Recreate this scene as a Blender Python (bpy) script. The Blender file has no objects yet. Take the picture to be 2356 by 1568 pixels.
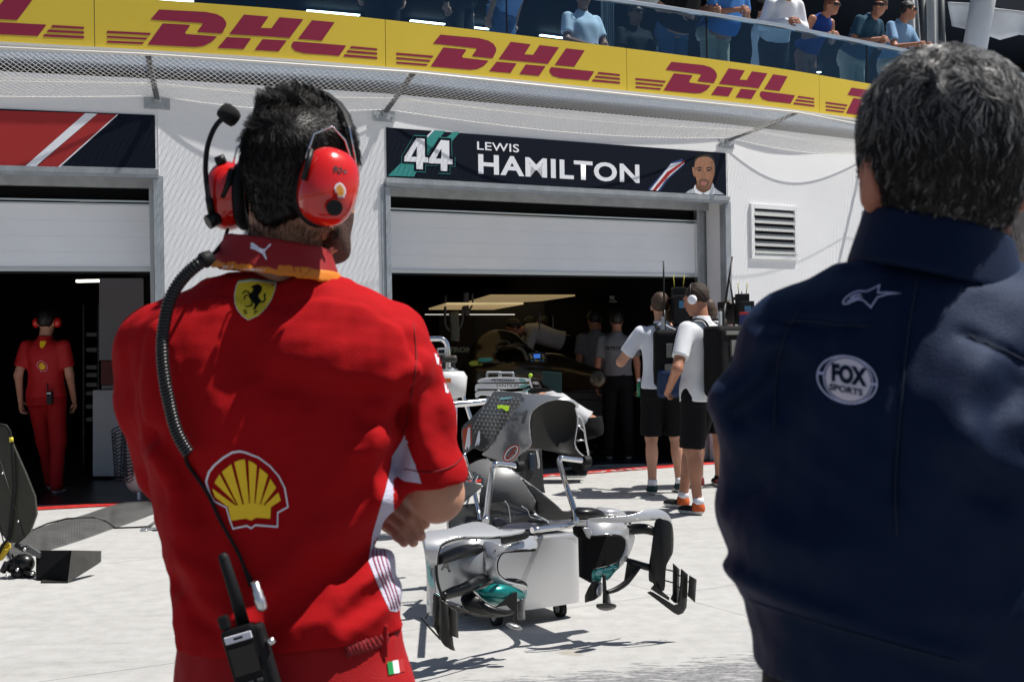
import bpy, bmesh, math, random
import numpy as np
from math import radians, sin, cos, pi, sqrt, atan2
from mathutils import Vector, Matrix
from mathutils.bvhtree import BVHTree
random.seed(7); np.random.seed(7)
SC = bpy.context.scene
COL = SC.collection

# ---------------- camera, world, sun, exposure ----------------
FPX = 2945.0; CX = 1178.0; CY = 784.0; CAMH = 1.44     # focal length and centre in the units of a 2356 px wide frame
cam_d = bpy.data.cameras.new('camera'); cam_d.lens = 45.0; cam_d.sensor_width = 36.0
cam_d.clip_end = 500; cam_d.clip_start = 0.05
cam = bpy.data.objects.new('camera', cam_d); COL.objects.link(cam)
CROT = Matrix.Rotation(radians(90) - 0.0012, 3, 'X') @ Matrix.Rotation(-0.015, 3, 'Z')
cam.matrix_world = Matrix.Translation((0, 0, CAMH)) @ CROT.to_4x4()
SC.camera = cam
cam_d.dof.use_dof = True; cam_d.dof.focus_distance = 10.5; cam_d.dof.aperture_fstop = 13
w = bpy.data.worlds.new('World'); SC.world = w; w.use_nodes = True
SUN = Vector((0.44, 0.015, 0.89)).normalized()
nt = w.node_tree; bg = nt.nodes['Background']
sky = nt.nodes.new('ShaderNodeTexSky'); sky.sky_type = 'NISHITA'; sky.sun_disc = False
sky.sun_elevation = math.asin(SUN.z); sky.sun_rotation = atan2(SUN.x, SUN.y)
nt.links.new(sky.outputs[0], bg.inputs[0]); bg.inputs[1].default_value = 0.050
sl = bpy.data.lights.new('sun', 'SUN'); sl.energy = 4.95; sl.angle = radians(0.53); sl.color = (1, 0.965, 0.91)
so = bpy.data.objects.new('sun', sl); COL.objects.link(so)
so.rotation_euler = (-SUN).to_track_quat('-Z', 'Y').to_euler(); so.location = (0, 0, 30)
SC.view_settings.view_transform = 'Standard'; SC.view_settings.look = 'None'
SC.view_settings.exposure = 0.38; SC.view_settings.gamma = 1
SC.render.resolution_x = 1024; SC.render.resolution_y = 681

# ---------------- picture-to-world helpers ----------------
CAM = Vector((0, 0, CAMH))
def ray(x, y): return CROT @ Vector(((x - CX) / FPX, (CY - y) / FPX, -1.0))
def P(x, y, Y):                       # the point seen at (x, y), Y metres away
    d = ray(x, y); return CAM + d * (Y / d.y)
def G(x, y, z=0.0):                   # the point seen at (x, y) on the level z
    d = ray(x, y); return CAM + d * ((z - CAMH) / d.z)
def zc(x0, y0, wd, W):                # a traced detail, in its own units, to frame units
    s = wd / W / 1.73854
    return lambda a, b: (x0 / 1.73854 + a * s, y0 / 1.73854 + b * s)

# ---------------- scene helpers ----------------
def lin(c):
    return tuple(((v / 12.92) if v <= 0.04045 else ((v + 0.055) / 1.055) ** 2.4) for v in c)
def hexc(h): return lin(tuple(int(h[i:i+2], 16) / 255 for i in (0, 2, 4)))
MATS = {}
def mat(name, col, rough=0.6, metal=0.0, var=0.0, vscale=6.0, bump=0.0, bscale=80.0, spec=0.5, emit=None, es=1.0,
        coat=0.0, sheen=0.0, trans=0.0, ior=1.45, stretch=None, sss=0.0, stint=(1, 1, 1), sptint=None):
    if name in MATS: return MATS[name]
    m = bpy.data.materials.new(name); m.use_nodes = True; MATS[name] = m
    n = m.node_tree.nodes; l = m.node_tree.links; b = n['Principled BSDF']
    b.inputs['Base Color'].default_value = (*col, 1); b.inputs['Roughness'].default_value = rough
    b.inputs['Metallic'].default_value = metal; b.inputs['Specular IOR Level'].default_value = spec
    b.inputs['IOR'].default_value = ior
    if coat: b.inputs['Coat Weight'].default_value = coat; b.inputs['Coat Roughness'].default_value = 0.05
    if sheen: b.inputs['Sheen Weight'].default_value = sheen; b.inputs['Sheen Roughness'].default_value = 0.5; b.inputs['Sheen Tint'].default_value = (*stint, 1)
    if trans: b.inputs['Transmission Weight'].default_value = trans
    if sss:
        b.inputs['Subsurface Weight'].default_value = sss; b.inputs['Subsurface Radius'].default_value = (0.02, 0.006, 0.003)
    if emit: b.inputs['Emission Color'].default_value = (*emit, 1); b.inputs['Emission Strength'].default_value = es
    if sptint: b.inputs['Specular Tint'].default_value = (*sptint, 1)
    tc = None
    if var or bump:
        tc = n.new('ShaderNodeTexCoord'); src = tc.outputs['Object']
        if stretch:
            mp = n.new('ShaderNodeMapping'); mp.inputs['Scale'].default_value = stretch
            l.new(src, mp.inputs[0]); src = mp.outputs[0]
    if var:
        t = n.new('ShaderNodeTexNoise'); t.inputs['Scale'].default_value = vscale; t.inputs['Detail'].default_value = 5
        l.new(src, t.inputs[0])
        mr = n.new('ShaderNodeMapRange'); mr.inputs[1].default_value = 0.3; mr.inputs[2].default_value = 0.7
        mr.inputs[3].default_value = 1 - var; mr.inputs[4].default_value = 1 + var
        l.new(t.outputs[0], mr.inputs[0])
        mx = n.new('ShaderNodeVectorMath'); mx.operation = 'SCALE'; mx.inputs[0].default_value = col
        l.new(mr.outputs[0], mx.inputs['Scale']); l.new(mx.outputs[0], b.inputs['Base Color'])
        mr2 = n.new('ShaderNodeMapRange'); mr2.inputs[3].default_value = max(0, rough - .08); mr2.inputs[4].default_value = min(1, rough + .08)
        l.new(t.outputs[0], mr2.inputs[0]); l.new(mr2.outputs[0], b.inputs['Roughness'])
    if bump:
        t2 = n.new('ShaderNodeTexNoise'); t2.inputs['Scale'].default_value = bscale; t2.inputs['Detail'].default_value = 3
        l.new(src, t2.inputs[0])
        bp = n.new('ShaderNodeBump'); bp.inputs['Strength'].default_value = bump; bp.inputs['Distance'].default_value = 0.01
        l.new(t2.outputs[0], bp.inputs['Height']); l.new(bp.outputs[0], b.inputs['Normal'])
    return m

def root_inv(p):
    while p.parent is not None: p = p.parent
    return p.matrix_basis.inverted()
def thing(name, label, cat, loc=(0, 0, 0), rz=0.0, group=None):
    o = bpy.data.objects.new(name, None); COL.objects.link(o); o.location = loc; o.rotation_euler = (0, 0, rz)
    o.empty_display_size = 0.1
    o['label'] = label; o['category'] = cat
    if group: o['group'] = group
    bpy.context.view_layer.update()
    return o
def tag(o, label, cat, group=None, kind=None):
    if label: o['label'] = label
    if cat: o['category'] = cat
    if group: o['group'] = group
    if kind: o['kind'] = kind
    return o
def struct(o): o['kind'] = 'structure'; return o
def link_mesh(name, me, mats, parent=None):
    if not isinstance(mats, (list, tuple)): mats = [mats]
    for m in mats: me.materials.append(m)
    o = bpy.data.objects.new(name, me); COL.objects.link(o)
    if parent is not None:
        me.transform(root_inv(parent)); o.parent = parent
    return o
def np_mesh(name, v, f, mi=None, smooth=True):
    me = bpy.data.meshes.new(name); v = np.asarray(v, dtype=np.float32)
    me.vertices.add(len(v)); me.vertices.foreach_set('co', v.ravel())
    f = np.asarray(f, dtype=np.int32); nf, k = f.shape
    me.loops.add(nf * k); me.loops.foreach_set('vertex_index', f.ravel())
    me.polygons.add(nf); me.polygons.foreach_set('loop_start', np.arange(0, nf * k, k, dtype=np.int32))
    me.polygons.foreach_set('loop_total', np.full(nf, k, dtype=np.int32))
    if mi is not None: me.polygons.foreach_set('material_index', np.asarray(mi, dtype=np.int32))
    me.polygons.foreach_set('use_smooth', np.full(nf, smooth)); me.update(calc_edges=True); me.validate()
    return me
class MB:                              # collects shapes, builds ONE mesh object
    def __init__(s): s.v = []; s.f = []; s.m = []; s.cur = 0; s.sm = []
    def add(s, vs, fs, smooth=False):
        o = len(s.v); s.v += [tuple(p) for p in vs]; s.f += [tuple(i + o for i in f) for f in fs]
        s.m += [s.cur] * len(fs); s.sm += [smooth] * len(fs); return s
    def hexa(s, a):                    # 8 corners: bottom ring, top ring
        return s.add(a, [(3, 2, 1, 0), (4, 5, 6, 7), (0, 1, 5, 4), (1, 2, 6, 5), (2, 3, 7, 6), (3, 0, 4, 7)])
    def box(s, c, d, R=None):
        c = Vector(c); x, y, z = d[0] / 2, d[1] / 2, d[2] / 2
        a = [Vector(p) for p in ((-x, -y, -z), (x, -y, -z), (x, y, -z), (-x, y, -z), (-x, -y, z), (x, -y, z), (x, y, z), (-x, y, z))]
        if R is not None: a = [R @ p for p in a]
        return s.hexa([c + p for p in a])
    def tube(s, pts, r, n=10, cap=True, flat=None, closed=False):
        pts = [Vector(p) for p in pts]; N = len(pts)
        rs = r if isinstance(r, (list, tuple)) else [r] * N
        vs = []; up = None
        for i, p in enumerate(pts):
            a = pts[i - 1] if (i > 0 or closed) else p; b = pts[(i + 1) % N] if (i < N - 1 or closed) else p
            t = (b - a).normalized()
            if up is None:
                up = Vector((0, 0, 1)) if abs(t.z) < 0.9 else Vector((0, 1, 0))
            sd = t.cross(up).normalized(); up = sd.cross(t).normalized()
            for k in range(n):
                an = 2 * pi * k / n
                vs.append(p + sd * (cos(an) * rs[i]) + up * (sin(an) * rs[i] * (flat or 1)))
        fs = []
        for i in range(N if closed else N - 1):
            j = (i + 1) % N
            for k in range(n):
                fs.append((i * n + k, i * n + (k + 1) % n, j * n + (k + 1) % n, j * n + k))
        s.add(vs, fs, True)
        if cap and not closed:
            o = len(s.v) - len(vs)
            s.f.append(tuple(o + k for k in range(n))[::-1]); s.f.append(tuple(o + (N - 1) * n + k for k in range(n)))
            s.m += [s.cur] * 2; s.sm += [False] * 2
        return s
    def cyl(s, a, b, r, n=16): return s.tube([a, b], r, n)
    def ball(s, c, r, n=12, R=None):
        c = Vector(c); r = r if isinstance(r, (list, tuple)) else (r, r, r); vs = []; fs = []
        h = n // 2
        for i in range(h + 1):
            t = pi * i / h
            for k in range(n):
                q = Vector((r[0] * sin(t) * cos(2 * pi * k / n), r[1] * sin(t) * sin(2 * pi * k / n), r[2] * cos(t)))
                vs.append(c + (R @ q if R is not None else q))
        for i in range(h):
            for k in range(n):
                fs.append((i * n + k, (i + 1) * n + k, (i + 1) * n + (k + 1) % n, i * n + (k + 1) % n))
        return s.add(vs, fs, True)
    def grid(s, rows, smooth=True, closed_u=False):
        n = len(rows[0]); vs = [p for r in rows for p in r]; fs = []
        for i in range(len(rows) - 1):
            for k in range(n if closed_u else n - 1):
                fs.append((i * n + k, i * n + (k + 1) % n, (i + 1) * n + (k + 1) % n, (i + 1) * n + k))
        return s.add(vs, fs, smooth)
    def prism(s, pts, vec):            # outline extruded along vec
        pts = [Vector(p) for p in pts]; vec = Vector(vec); n = len(pts)
        vs = pts + [p + vec for p in pts]
        fs = [tuple(range(n))[::-1], tuple(range(n, 2 * n))] + [(i, (i + 1) % n, n + (i + 1) % n, n + i) for i in range(n)]
        return s.add(vs, fs)
    def build(s, name, m, parent=None, bevel=0, solid=0, sub=0, fixn=True, weld=False):
        me = bpy.data.meshes.new(name); me.from_pydata(s.v, [], s.f)
        me.polygons.foreach_set('material_index', s.m); me.polygons.foreach_set('use_smooth', s.sm); me.update()
        if weld or sub:
            bm = bmesh.new(); bm.from_mesh(me); bmesh.ops.remove_doubles(bm, verts=bm.verts, dist=1e-4); bm.to_mesh(me); bm.free()
        if fixn:
            bm = bmesh.new(); bm.from_mesh(me); bmesh.ops.recalc_face_normals(bm, faces=bm.faces)
            big = [f for f in bm.faces if len(f.verts) > 4]
            if big: bmesh.ops.triangulate(bm, faces=big)
            bm.to_mesh(me); bm.free()
        o = link_mesh(name, me, m, parent)
        if solid:
            md = o.modifiers.new('solid', 'SOLIDIFY'); md.thickness = solid; md.offset = 0
        if sub:
            md = o.modifiers.new('sub', 'SUBSURF'); md.levels = sub; md.render_levels = sub
            me.polygons.foreach_set('use_smooth', [True] * len(me.polygons))
        if bevel:
            md = o.modifiers.new('bev', 'BEVEL'); md.width = bevel; md.segments = 2; md.limit_method = 'ANGLE'
        return o
def catmull(pts, n=8, closed=False):
    pts = [np.array(p, dtype=float) for p in pts]; N = len(pts); out = []
    for i in range(N if closed else N - 1):
        p0 = pts[i - 1] if (i > 0 or closed) else 2 * pts[0] - pts[1]
        p1 = pts[i]; p2 = pts[(i + 1) % N]
        p3 = pts[(i + 2) % N] if (i < N - 2 or closed) else 2 * pts[-1] - pts[-2]
        for k in range(n):
            t = k / n
            out.append(0.5 * (2 * p1 + (p2 - p0) * t + (2 * p0 - 5 * p1 + 4 * p2 - p3) * t * t + (3 * p1 - p0 - 3 * p2 + p3) * t ** 3))
    if not closed: out.append(pts[-1])
    return out

# ---------------- flat shapes: letters and emblems ----------------
def fill2d(loops):
    """filled 2D shape from closed loops (inner loops are holes) -> bmesh"""
    cu = bpy.data.curves.new('t', 'CURVE'); cu.dimensions = '2D'; cu.fill_mode = 'BOTH'
    for lp in loops:
        sp = cu.splines.new('POLY'); sp.points.add(len(lp) - 1); sp.use_cyclic_u = True
        for i, p in enumerate(lp): sp.points[i].co = (p[0], p[1], 0, 1)
    return curve_bm(cu)
def curve_bm(cu):
    o = bpy.data.objects.new('t', cu); COL.objects.link(o); bpy.context.view_layer.update()
    me = bpy.data.meshes.new_from_object(o.evaluated_get(bpy.context.evaluated_depsgraph_get()))
    bm = bmesh.new(); bm.from_mesh(me); bpy.data.objects.remove(o); bpy.data.meshes.remove(me)
    return bm
def text2d(s, box, bold=0.0, shear=0.0, space=1.0, mirror=False, res=4):
    """text fitted into box (u0, v0, u1, v1)"""
    cu = bpy.data.curves.new('t', 'FONT'); cu.body = s; cu.offset = bold; cu.shear = shear; cu.space_character = space
    cu.resolution_u = res; cu.fill_mode = 'FRONT'
    bm = curve_bm(cu)
    xs = [v.co.x for v in bm.verts]; ys = [v.co.y for v in bm.verts]
    x0, x1, y0, y1 = min(xs), max(xs), min(ys), max(ys)
    for v in bm.verts:
        u = (v.co.x - x0) / (x1 - x0)
        if mirror: u = 1 - u
        v.co = Vector((box[0] + (box[2] - box[0]) * u, box[1] + (box[3] - box[1]) * (v.co.y - y0) / (y1 - y0), 0))
    return bm
def decal(name, bms, fn, m, parent, step=None, bounds=None):
    """flat shapes laid onto a surface: fn(u, v) -> world point"""
    if not isinstance(bms, (list, tuple)): bms = [bms]
    V = []; Fc = []
    for bm in bms:
        if step:
            xs = [v.co.x for v in bm.verts]; ys = [v.co.y for v in bm.verts]
            for ax, lo, hi in ((0, min(xs), max(xs)), (1, min(ys), max(ys))):
                k = lo + step
                while k < hi:
                    co = Vector((k, 0, 0)) if ax == 0 else Vector((0, k, 0)); no = Vector((1, 0, 0)) if ax == 0 else Vector((0, 1, 0))
                    bmesh.ops.bisect_plane(bm, geom=bm.verts[:] + bm.edges[:] + bm.faces[:], plane_co=co, plane_no=no, dist=1e-7)
                    k += step
        o = len(V); bm.verts.index_update()
        pts = [fn(v.co.x, v.co.y) for v in bm.verts]
        V += [p if p is not None else None for p in pts]
        for f in bm.faces:
            ix = [v.index + o for v in f.verts]
            if all(V[i] is not None for i in ix): Fc.append(ix)
        bm.free()
    V = [p if p is not None else Vector((0, 0, 0)) for p in V]
    me = bpy.data.meshes.new(name); me.from_pydata([tuple(p) for p in V], [], Fc); me.update()
    bm = bmesh.new(); bm.from_mesh(me)
    loose = [v for v in bm.verts if not v.link_faces]
    bmesh.ops.delete(bm, geom=loose, context='VERTS')
    for f in bm.faces: f.smooth = True
    bm.to_mesh(me); bm.free()
    return link_mesh(name, me, m, parent)
def bvh_of(o):
    dg = bpy.context.evaluated_depsgraph_get(); bpy.context.view_layer.update()
    ev = o.evaluated_get(dg); me = ev.to_mesh(); mw = ev.matrix_world
    b = BVHTree.FromPolygons([mw @ v.co for v in me.vertices], [tuple(p.vertices) for p in me.polygons])
    ev.to_mesh_clear(); return b

# ---------------- implicit surfaces ----------------
def nets(f, o, h):
    s = f < 0; nx, ny, nz = f.shape; sh = (nx - 1, ny - 1, nz - 1)
    cnt = np.zeros(sh, np.float32); acc = [np.zeros(sh, np.float32) for _ in range(3)]; cross = []
    for a in range(3):
        lo = [slice(None)] * 3; hi = [slice(None)] * 3; lo[a] = slice(0, -1); hi[a] = slice(1, None)
        f0 = f[tuple(lo)]; f1 = f[tuple(hi)]; c = s[tuple(lo)] != s[tuple(hi)]
        t = np.where(c, f0 / np.where(c, f0 - f1, 1), 0).astype(np.float32); cross.append((c, s[tuple(lo)]))
        b1, b2 = [k for k in range(3) if k != a]
        for o1 in (0, 1):
            for o2 in (0, 1):
                sl_ = [slice(None)] * 3
                sl_[b1] = slice(o1, o1 + sh[b1]); sl_[b2] = slice(o2, o2 + sh[b2])
                cc = c[tuple(sl_)]; tt = t[tuple(sl_)]
                cnt += cc; acc[a] += tt; acc[b1] += cc * o1; acc[b2] += cc * o2
    m = cnt > 0; idx = np.full(sh, -1, np.int64); idx[m] = np.arange(m.sum())
    ii = np.argwhere(m).astype(np.float32)
    V = np.stack([(ii[:, k] + acc[k][m] / cnt[m]) * h + o[k] for k in range(3)], 1)
    F = []
    for a in range(3):
        c, sg = cross[a]; b1, b2 = (a + 1) % 3, (a + 2) % 3
        e = np.argwhere(c); ok = (e[:, b1] > 0) & (e[:, b2] > 0) & (e[:, b1] < sh[b1]) & (e[:, b2] < sh[b2]); e = e[ok]
        sgn = sg[tuple(e.T)]
        q = []
        for d1, d2 in ((1, 1), (0, 1), (0, 0), (1, 0)):
            g = e.copy(); g[:, b1] -= d1; g[:, b2] -= d2; q.append(idx[tuple(g.T)])
        q = np.stack(q, 1); q[~sgn] = q[~sgn][:, ::-1]; F.append(q)
    return V, np.concatenate(F)
def sdf_obj(name, fn, lo, hi, h, mats, parent, matfn=None, world=None, smooth_it=0):
    lo = np.array(lo, float); hi = np.array(hi, float)
    n = np.ceil((hi - lo) / h).astype(int) + 1
    X, Y, Z = np.meshgrid(*[(lo[k] + np.arange(n[k]) * h).astype(np.float32) for k in range(3)], indexing='ij')
    f = fn(X, Y, Z)
    f[0, :, :] = np.maximum(f[0], 1e-4); f[-1] = np.maximum(f[-1], 1e-4); f[:, 0] = np.maximum(f[:, 0], 1e-4); f[:, -1] = np.maximum(f[:, -1], 1e-4)
    f[:, :, 0] = np.maximum(f[:, :, 0], 1e-4); f[:, :, -1] = np.maximum(f[:, :, -1], 1e-4)
    V, F = nets(f, lo, h)
    mi = None
    if matfn is not None:
        c = V[F].mean(1); mi = matfn(c[:, 0], c[:, 1], c[:, 2])
    me = np_mesh(name, V, F, mi)
    if world is not None: me.transform(world)
    o = link_mesh(name, me, mats, parent)
    if smooth_it:
        md = o.modifiers.new('sm', 'SMOOTH'); md.iterations = smooth_it; md.factor = 0.5
    return o
def smin(a, b, k):
    if k <= 0: return np.minimum(a, b)
    hh = np.clip(0.5 + 0.5 * (b - a) / k, 0, 1); return b + (a - b) * hh - k * hh * (1 - hh)
def cone(X, Y, Z, a, b, ra, rb, flat=None):
    a = np.array(a, float); b = np.array(b, float); d = b - a; L = max((d * d).sum(), 1e-9)
    px, py, pz = X - a[0], Y - a[1], Z - a[2]
    t = np.clip((px * d[0] + py * d[1] + pz * d[2]) / L, 0, 1)
    qx, qy, qz = px - t * d[0], py - t * d[1], pz - t * d[2]
    if flat is not None:
        n_, s_ = flat; n_ = np.array(n_, float); n_ /= np.linalg.norm(n_)
        w_ = (qx * n_[0] + qy * n_[1] + qz * n_[2]) * (s_ - 1); qx = qx + n_[0] * w_; qy = qy + n_[1] * w_; qz = qz + n_[2] * w_
    return np.sqrt(qx * qx + qy * qy + qz * qz) - (ra + (rb - ra) * t)
def ell(X, Y, Z, c, r, R=None):
    x, y, z = X - c[0], Y - c[1], Z - c[2]
    if R is not None:
        M_ = np.array(R.transposed()) if hasattr(R, 'transposed') else R
        x, y, z = (M_[0, 0] * x + M_[0, 1] * y + M_[0, 2] * z, M_[1, 0] * x + M_[1, 1] * y + M_[1, 2] * z, M_[2, 0] * x + M_[2, 1] * y + M_[2, 2] * z)
    k0 = np.sqrt((x / r[0]) ** 2 + (y / r[1]) ** 2 + (z / r[2]) ** 2)
    k1 = np.sqrt((x / r[0] ** 2) ** 2 + (y / r[1] ** 2) ** 2 + (z / r[2] ** 2) ** 2) + 1e-9
    return k0 * (k0 - 1) / k1
def loft(X, Y, Z, keys, off=0.0, pw=2.3, cap=True):
    """keys: (z, cx, cy, a, b) rising in z"""
    kk = np.array(catmull(sorted(keys), 8)); z = kk[:, 0]
    cx, cy, a, b = [np.interp(Z, z, kk[:, i]) for i in range(1, 5)]
    a = a + off; b = b + off
    q = (np.abs((X - cx) / a) ** pw + np.abs((Y - cy) / b) ** pw) ** (1 / pw)
    d = (q - 1) * np.minimum(a, b)
    if cap: d = np.maximum(d, np.maximum(z[0] - off - Z, Z - z[-1] - off))
    return d
def rbox(X, Y, Z, c, d, r=0.01, R=None):
    x, y, z = X - c[0], Y - c[1], Z - c[2]
    if R is not None:
        M_ = np.array(R.transposed())
        x, y, z = (M_[0, 0] * x + M_[0, 1] * y + M_[0, 2] * z, M_[1, 0] * x + M_[1, 1] * y + M_[1, 2] * z, M_[2, 0] * x + M_[2, 1] * y + M_[2, 2] * z)
    qx, qy, qz = np.abs(x) - d[0] + r, np.abs(y) - d[1] + r, np.abs(z) - d[2] + r
    return np.sqrt(np.maximum(qx, 0) ** 2 + np.maximum(qy, 0) ** 2 + np.maximum(qz, 0) ** 2) + np.minimum(np.maximum(qx, np.maximum(qy, qz)), 0) - r
def wob(X, Y, Z, s, seed=0):           # cheap smooth noise in [-1, 1]
    r = np.random.RandomState(seed); o = 0
    for k in range(5):
        d = r.randn(3); d /= np.linalg.norm(d); o = o + np.sin((X * d[0] + Y * d[1] + Z * d[2]) * s * (0.7 + 0.5 * k) + r.rand() * 6.28)
    return o / 5
def ridge(X, Z, pts, w_, amp):          # soft fold along a polyline in the x-z plane
    best = np.full(X.shape, 1e9, np.float32)
    pts = catmull(pts, 5)
    for p, q in zip(pts[:-1], pts[1:]):
        dx, dz = q[0] - p[0], q[1] - p[1]; L = dx * dx + dz * dz + 1e-9
        t = np.clip(((X - p[0]) * dx + (Z - p[1]) * dz) / L, 0, 1)
        best = np.minimum(best, (X - p[0] - t * dx) ** 2 + (Z - p[1] - t * dz) ** 2)
    return amp * np.exp(-best / (2 * w_ * w_))

# ---------------- materials ----------------
M_white = mat('white_panel', (.80, .80, .81), .5, var=.03, vscale=1.5)
M_shut = mat('shutter_paint', (.86, .87, .90), .5, var=.03, vscale=2)
M_galv = mat('galvanised', (.42, .44, .46), .42, .55, var=.12, vscale=9)
M_galvb = mat('galvanised_blue', (.36, .39, .42), .5, .35, var=.1, vscale=7)
M_alu = mat('aluminium', (.72, .72, .72), .28, .9)
M_chrome = mat('chrome', (.75, .75, .76), .10, 1.0)
M_black = mat('matt_black', (.006, .006, .007), .9, spec=.2)
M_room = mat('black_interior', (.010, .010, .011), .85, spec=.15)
M_rub = mat('black_rubber', (.009, .009, .010), .6, bump=.1, bscale=200, spec=.25)
M_plas = mat('black_plastic', (.009, .009, .010), .42, spec=.3)
M_navy = mat('navy_vinyl', (.005, .008, .017), .6, spec=.12)
M_vred = mat('red_vinyl', (.36, .018, .018), .5)
M_vwhite = mat('white_vinyl', (.80, .81, .86), .5)
M_teal = mat('teal_vinyl', (.03, .25, .23), .5)
M_yel = mat('yellow_vinyl', (.63, .46, .045), .32, var=.03, vscale=2, bump=.03, bscale=3)
M_dred = mat('crimson_vinyl', (.24, .014, .045), .35)
M_fascia = mat('pale_blue_fascia', (.55, .63, .76), .5, var=.03)
M_net = mat('white_net', (.78, .77, .74), .6)
M_glow = mat('ceiling_light', (1, 1, 1), emit=(1, .93, .8), es=7)
M_skin = mat('skin', (.50, .255, .165), .5, var=.06, vscale=20, sss=.06, bump=.05, bscale=150)
M_skin2 = mat('tanned_skin', (.36, .16, .095), .5, var=.06, vscale=20, sss=.05)
M_skind = mat('brown_skin', (.22, .10, .055), .48, var=.05, vscale=20)

# ---------------- ground ----------------
N_ = [Vector((-1.22, 12.52, 0)), Vector((2.487, 14.65, 0))]
def ground_mat():
    m = mat('concrete', (.5, .5, .49), .85); n = m.node_tree.nodes; l = m.node_tree.links; b = n['Principled BSDF']
    tc = n.new('ShaderNodeTexCoord')
    def noise(sc, det=6, st=None, rough=.6):
        t = n.new('ShaderNodeTexNoise'); t.inputs['Scale'].default_value = sc; t.inputs['Detail'].default_value = det
        t.inputs['Roughness'].default_value = rough
        if st:
            mp = n.new('ShaderNodeMapping'); mp.inputs['Scale'].default_value = st; mp.inputs['Rotation'].default_value = (0, 0, -.38)
            l.new(tc.outputs['Object'], mp.inputs[0]); l.new(mp.outputs[0], t.inputs[0])
        else: l.new(tc.outputs['Object'], t.inputs[0])
        return t.outputs[0]
    def ramp(src, a, b_, c0, c1):
        r = n.new('ShaderNodeValToRGB'); r.color_ramp.elements[0].position = a; r.color_ramp.elements[1].position = b_
        r.color_ramp.elements[0].color = (*c0, 1); r.color_ramp.elements[1].color = (*c1, 1); l.new(src, r.inputs[0]); return r.outputs[0]
    def mul(a, b_, f=1.0):
        x = n.new('ShaderNodeMix'); x.data_type = 'RGBA'; x.blend_type = 'MULTIPLY'; x.inputs[0].default_value = f
        l.new(a, x.inputs['A']); l.new(b_, x.inputs['B']); return x.outputs['Result']
    base = ramp(noise(.8), .3, .75, (.375, .37, .36), (.44, .435, .425))
    c = mul(base, ramp(noise(9, 8), .3, .6, (.84, .84, .83), (1, 1, 1)))
    c = mul(c, ramp(noise(5, 9, (.6, 9, 1), .75), .27, .40, (.80, .80, .78), (1, 1, 1)))
    c = mul(c, ramp(noise(60, 5), .22, .32, (.55, .54, .52), (1, 1, 1)))
    # joints parallel to the garages, a few faint tyre streaks
    e_ = (N_[1] - N_[0]).normalized(); nn_ = Vector((e_.y, -e_.x, 0))
    for vec, per, wd_, dk in ((nn_, 2.9, .004, .62), (e_, 4.3, .003, .70)):
        dj = n.new('ShaderNodeVectorMath'); dj.operation = 'DOT_PRODUCT'; dj.inputs[1].default_value = vec / per; l.new(tc.outputs['Object'], dj.inputs[0])
        fr = n.new('ShaderNodeMath'); fr.operation = 'FRACT'; l.new(dj.outputs['Value'], fr.inputs[0])
        lt = n.new('ShaderNodeMath'); lt.operation = 'LESS_THAN'; lt.inputs[1].default_value = wd_; l.new(fr.outputs[0], lt.inputs[0])
        xm = n.new('ShaderNodeMix'); xm.data_type = 'RGBA'; xm.blend_type = 'MULTIPLY'; l.new(lt.outputs[0], xm.inputs[0]); l.new(c, xm.inputs['A']); xm.inputs['B'].default_value = (dk, dk, dk, 1); c = xm.outputs['Result']
    c = mul(c, ramp(noise(1.6, 4, (.12, 3.5, 1)), .30, .45, (.90, .90, .89), (1, 1, 1)))
    sp_ = n.new('ShaderNodeVectorMath'); sp_.operation = 'DISTANCE'; sp_.inputs[1].default_value = G(1315, 1500); l.new(tc.outputs['Object'], sp_.inputs[0])
    sm_ = n.new('ShaderNodeMath'); sm_.operation = 'MULTIPLY_ADD'; sm_.inputs[1].default_value = .12; l.new(noise(14, 4), sm_.inputs[0]); l.new(sp_.outputs['Value'], sm_.inputs[2])
    st_ = n.new('ShaderNodeMapRange'); st_.inputs[1].default_value = .135; st_.inputs[2].default_value = .11; l.new(sm_.outputs[0], st_.inputs[0])
    xs = n.new('ShaderNodeMix'); xs.data_type = 'RGBA'; xs.blend_type = 'MULTIPLY'; l.new(st_.outputs[0], xs.inputs[0]); l.new(c, xs.inputs['A']); xs.inputs['B'].default_value = (.80, .77, .70, 1); c = xs.outputs['Result']
    # worn grey asphalt band crossing the foreground
    p0 = G(1250, 1532); p1 = G(1745, 1486); d = (p1 - p0).normalized(); nn = Vector((d.y, -d.x, 0))
    dt = n.new('ShaderNodeVectorMath'); dt.operation = 'DOT_PRODUCT'; dt.inputs[1].default_value = nn
    l.new(tc.outputs['Object'], dt.inputs[0])
    mr = n.new('ShaderNodeMapRange'); k = p0.dot(nn)
    mr.inputs[1].default_value = k - .22; mr.inputs[2].default_value = k + .30; mr.inputs[3].default_value = -.22; mr.inputs[4].default_value = .13
    l.new(dt.outputs['Value'], mr.inputs[0])
    ad = n.new('ShaderNodeMath'); ad.operation = 'ADD'; l.new(mr.outputs[0], ad.inputs[0]); l.new(noise(16, 10, (.45, 2.2, 1), .72), ad.inputs[1])
    st = n.new('ShaderNodeMapRange'); st.inputs[1].default_value = .54; st.inputs[2].default_value = .60; l.new(ad.outputs[0], st.inputs[0])
    x = n.new('ShaderNodeMix'); x.data_type = 'RGBA'; l.new(st.outputs[0], x.inputs[0]); l.new(c, x.inputs['A'])
    l.new(ramp(noise(40), .3, .7, (.10, .10, .105), (.26, .26, .265)), x.inputs['B'])
    l.new(x.outputs['Result'], b.inputs['Base Color'])
    bp = n.new('ShaderNodeBump'); bp.inputs['Strength'].default_value = .25; bp.inputs['Distance'].default_value = .01
    l.new(noise(45, 8), bp.inputs['Height']); l.new(bp.outputs[0], b.inputs['Normal'])
    return m
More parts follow.
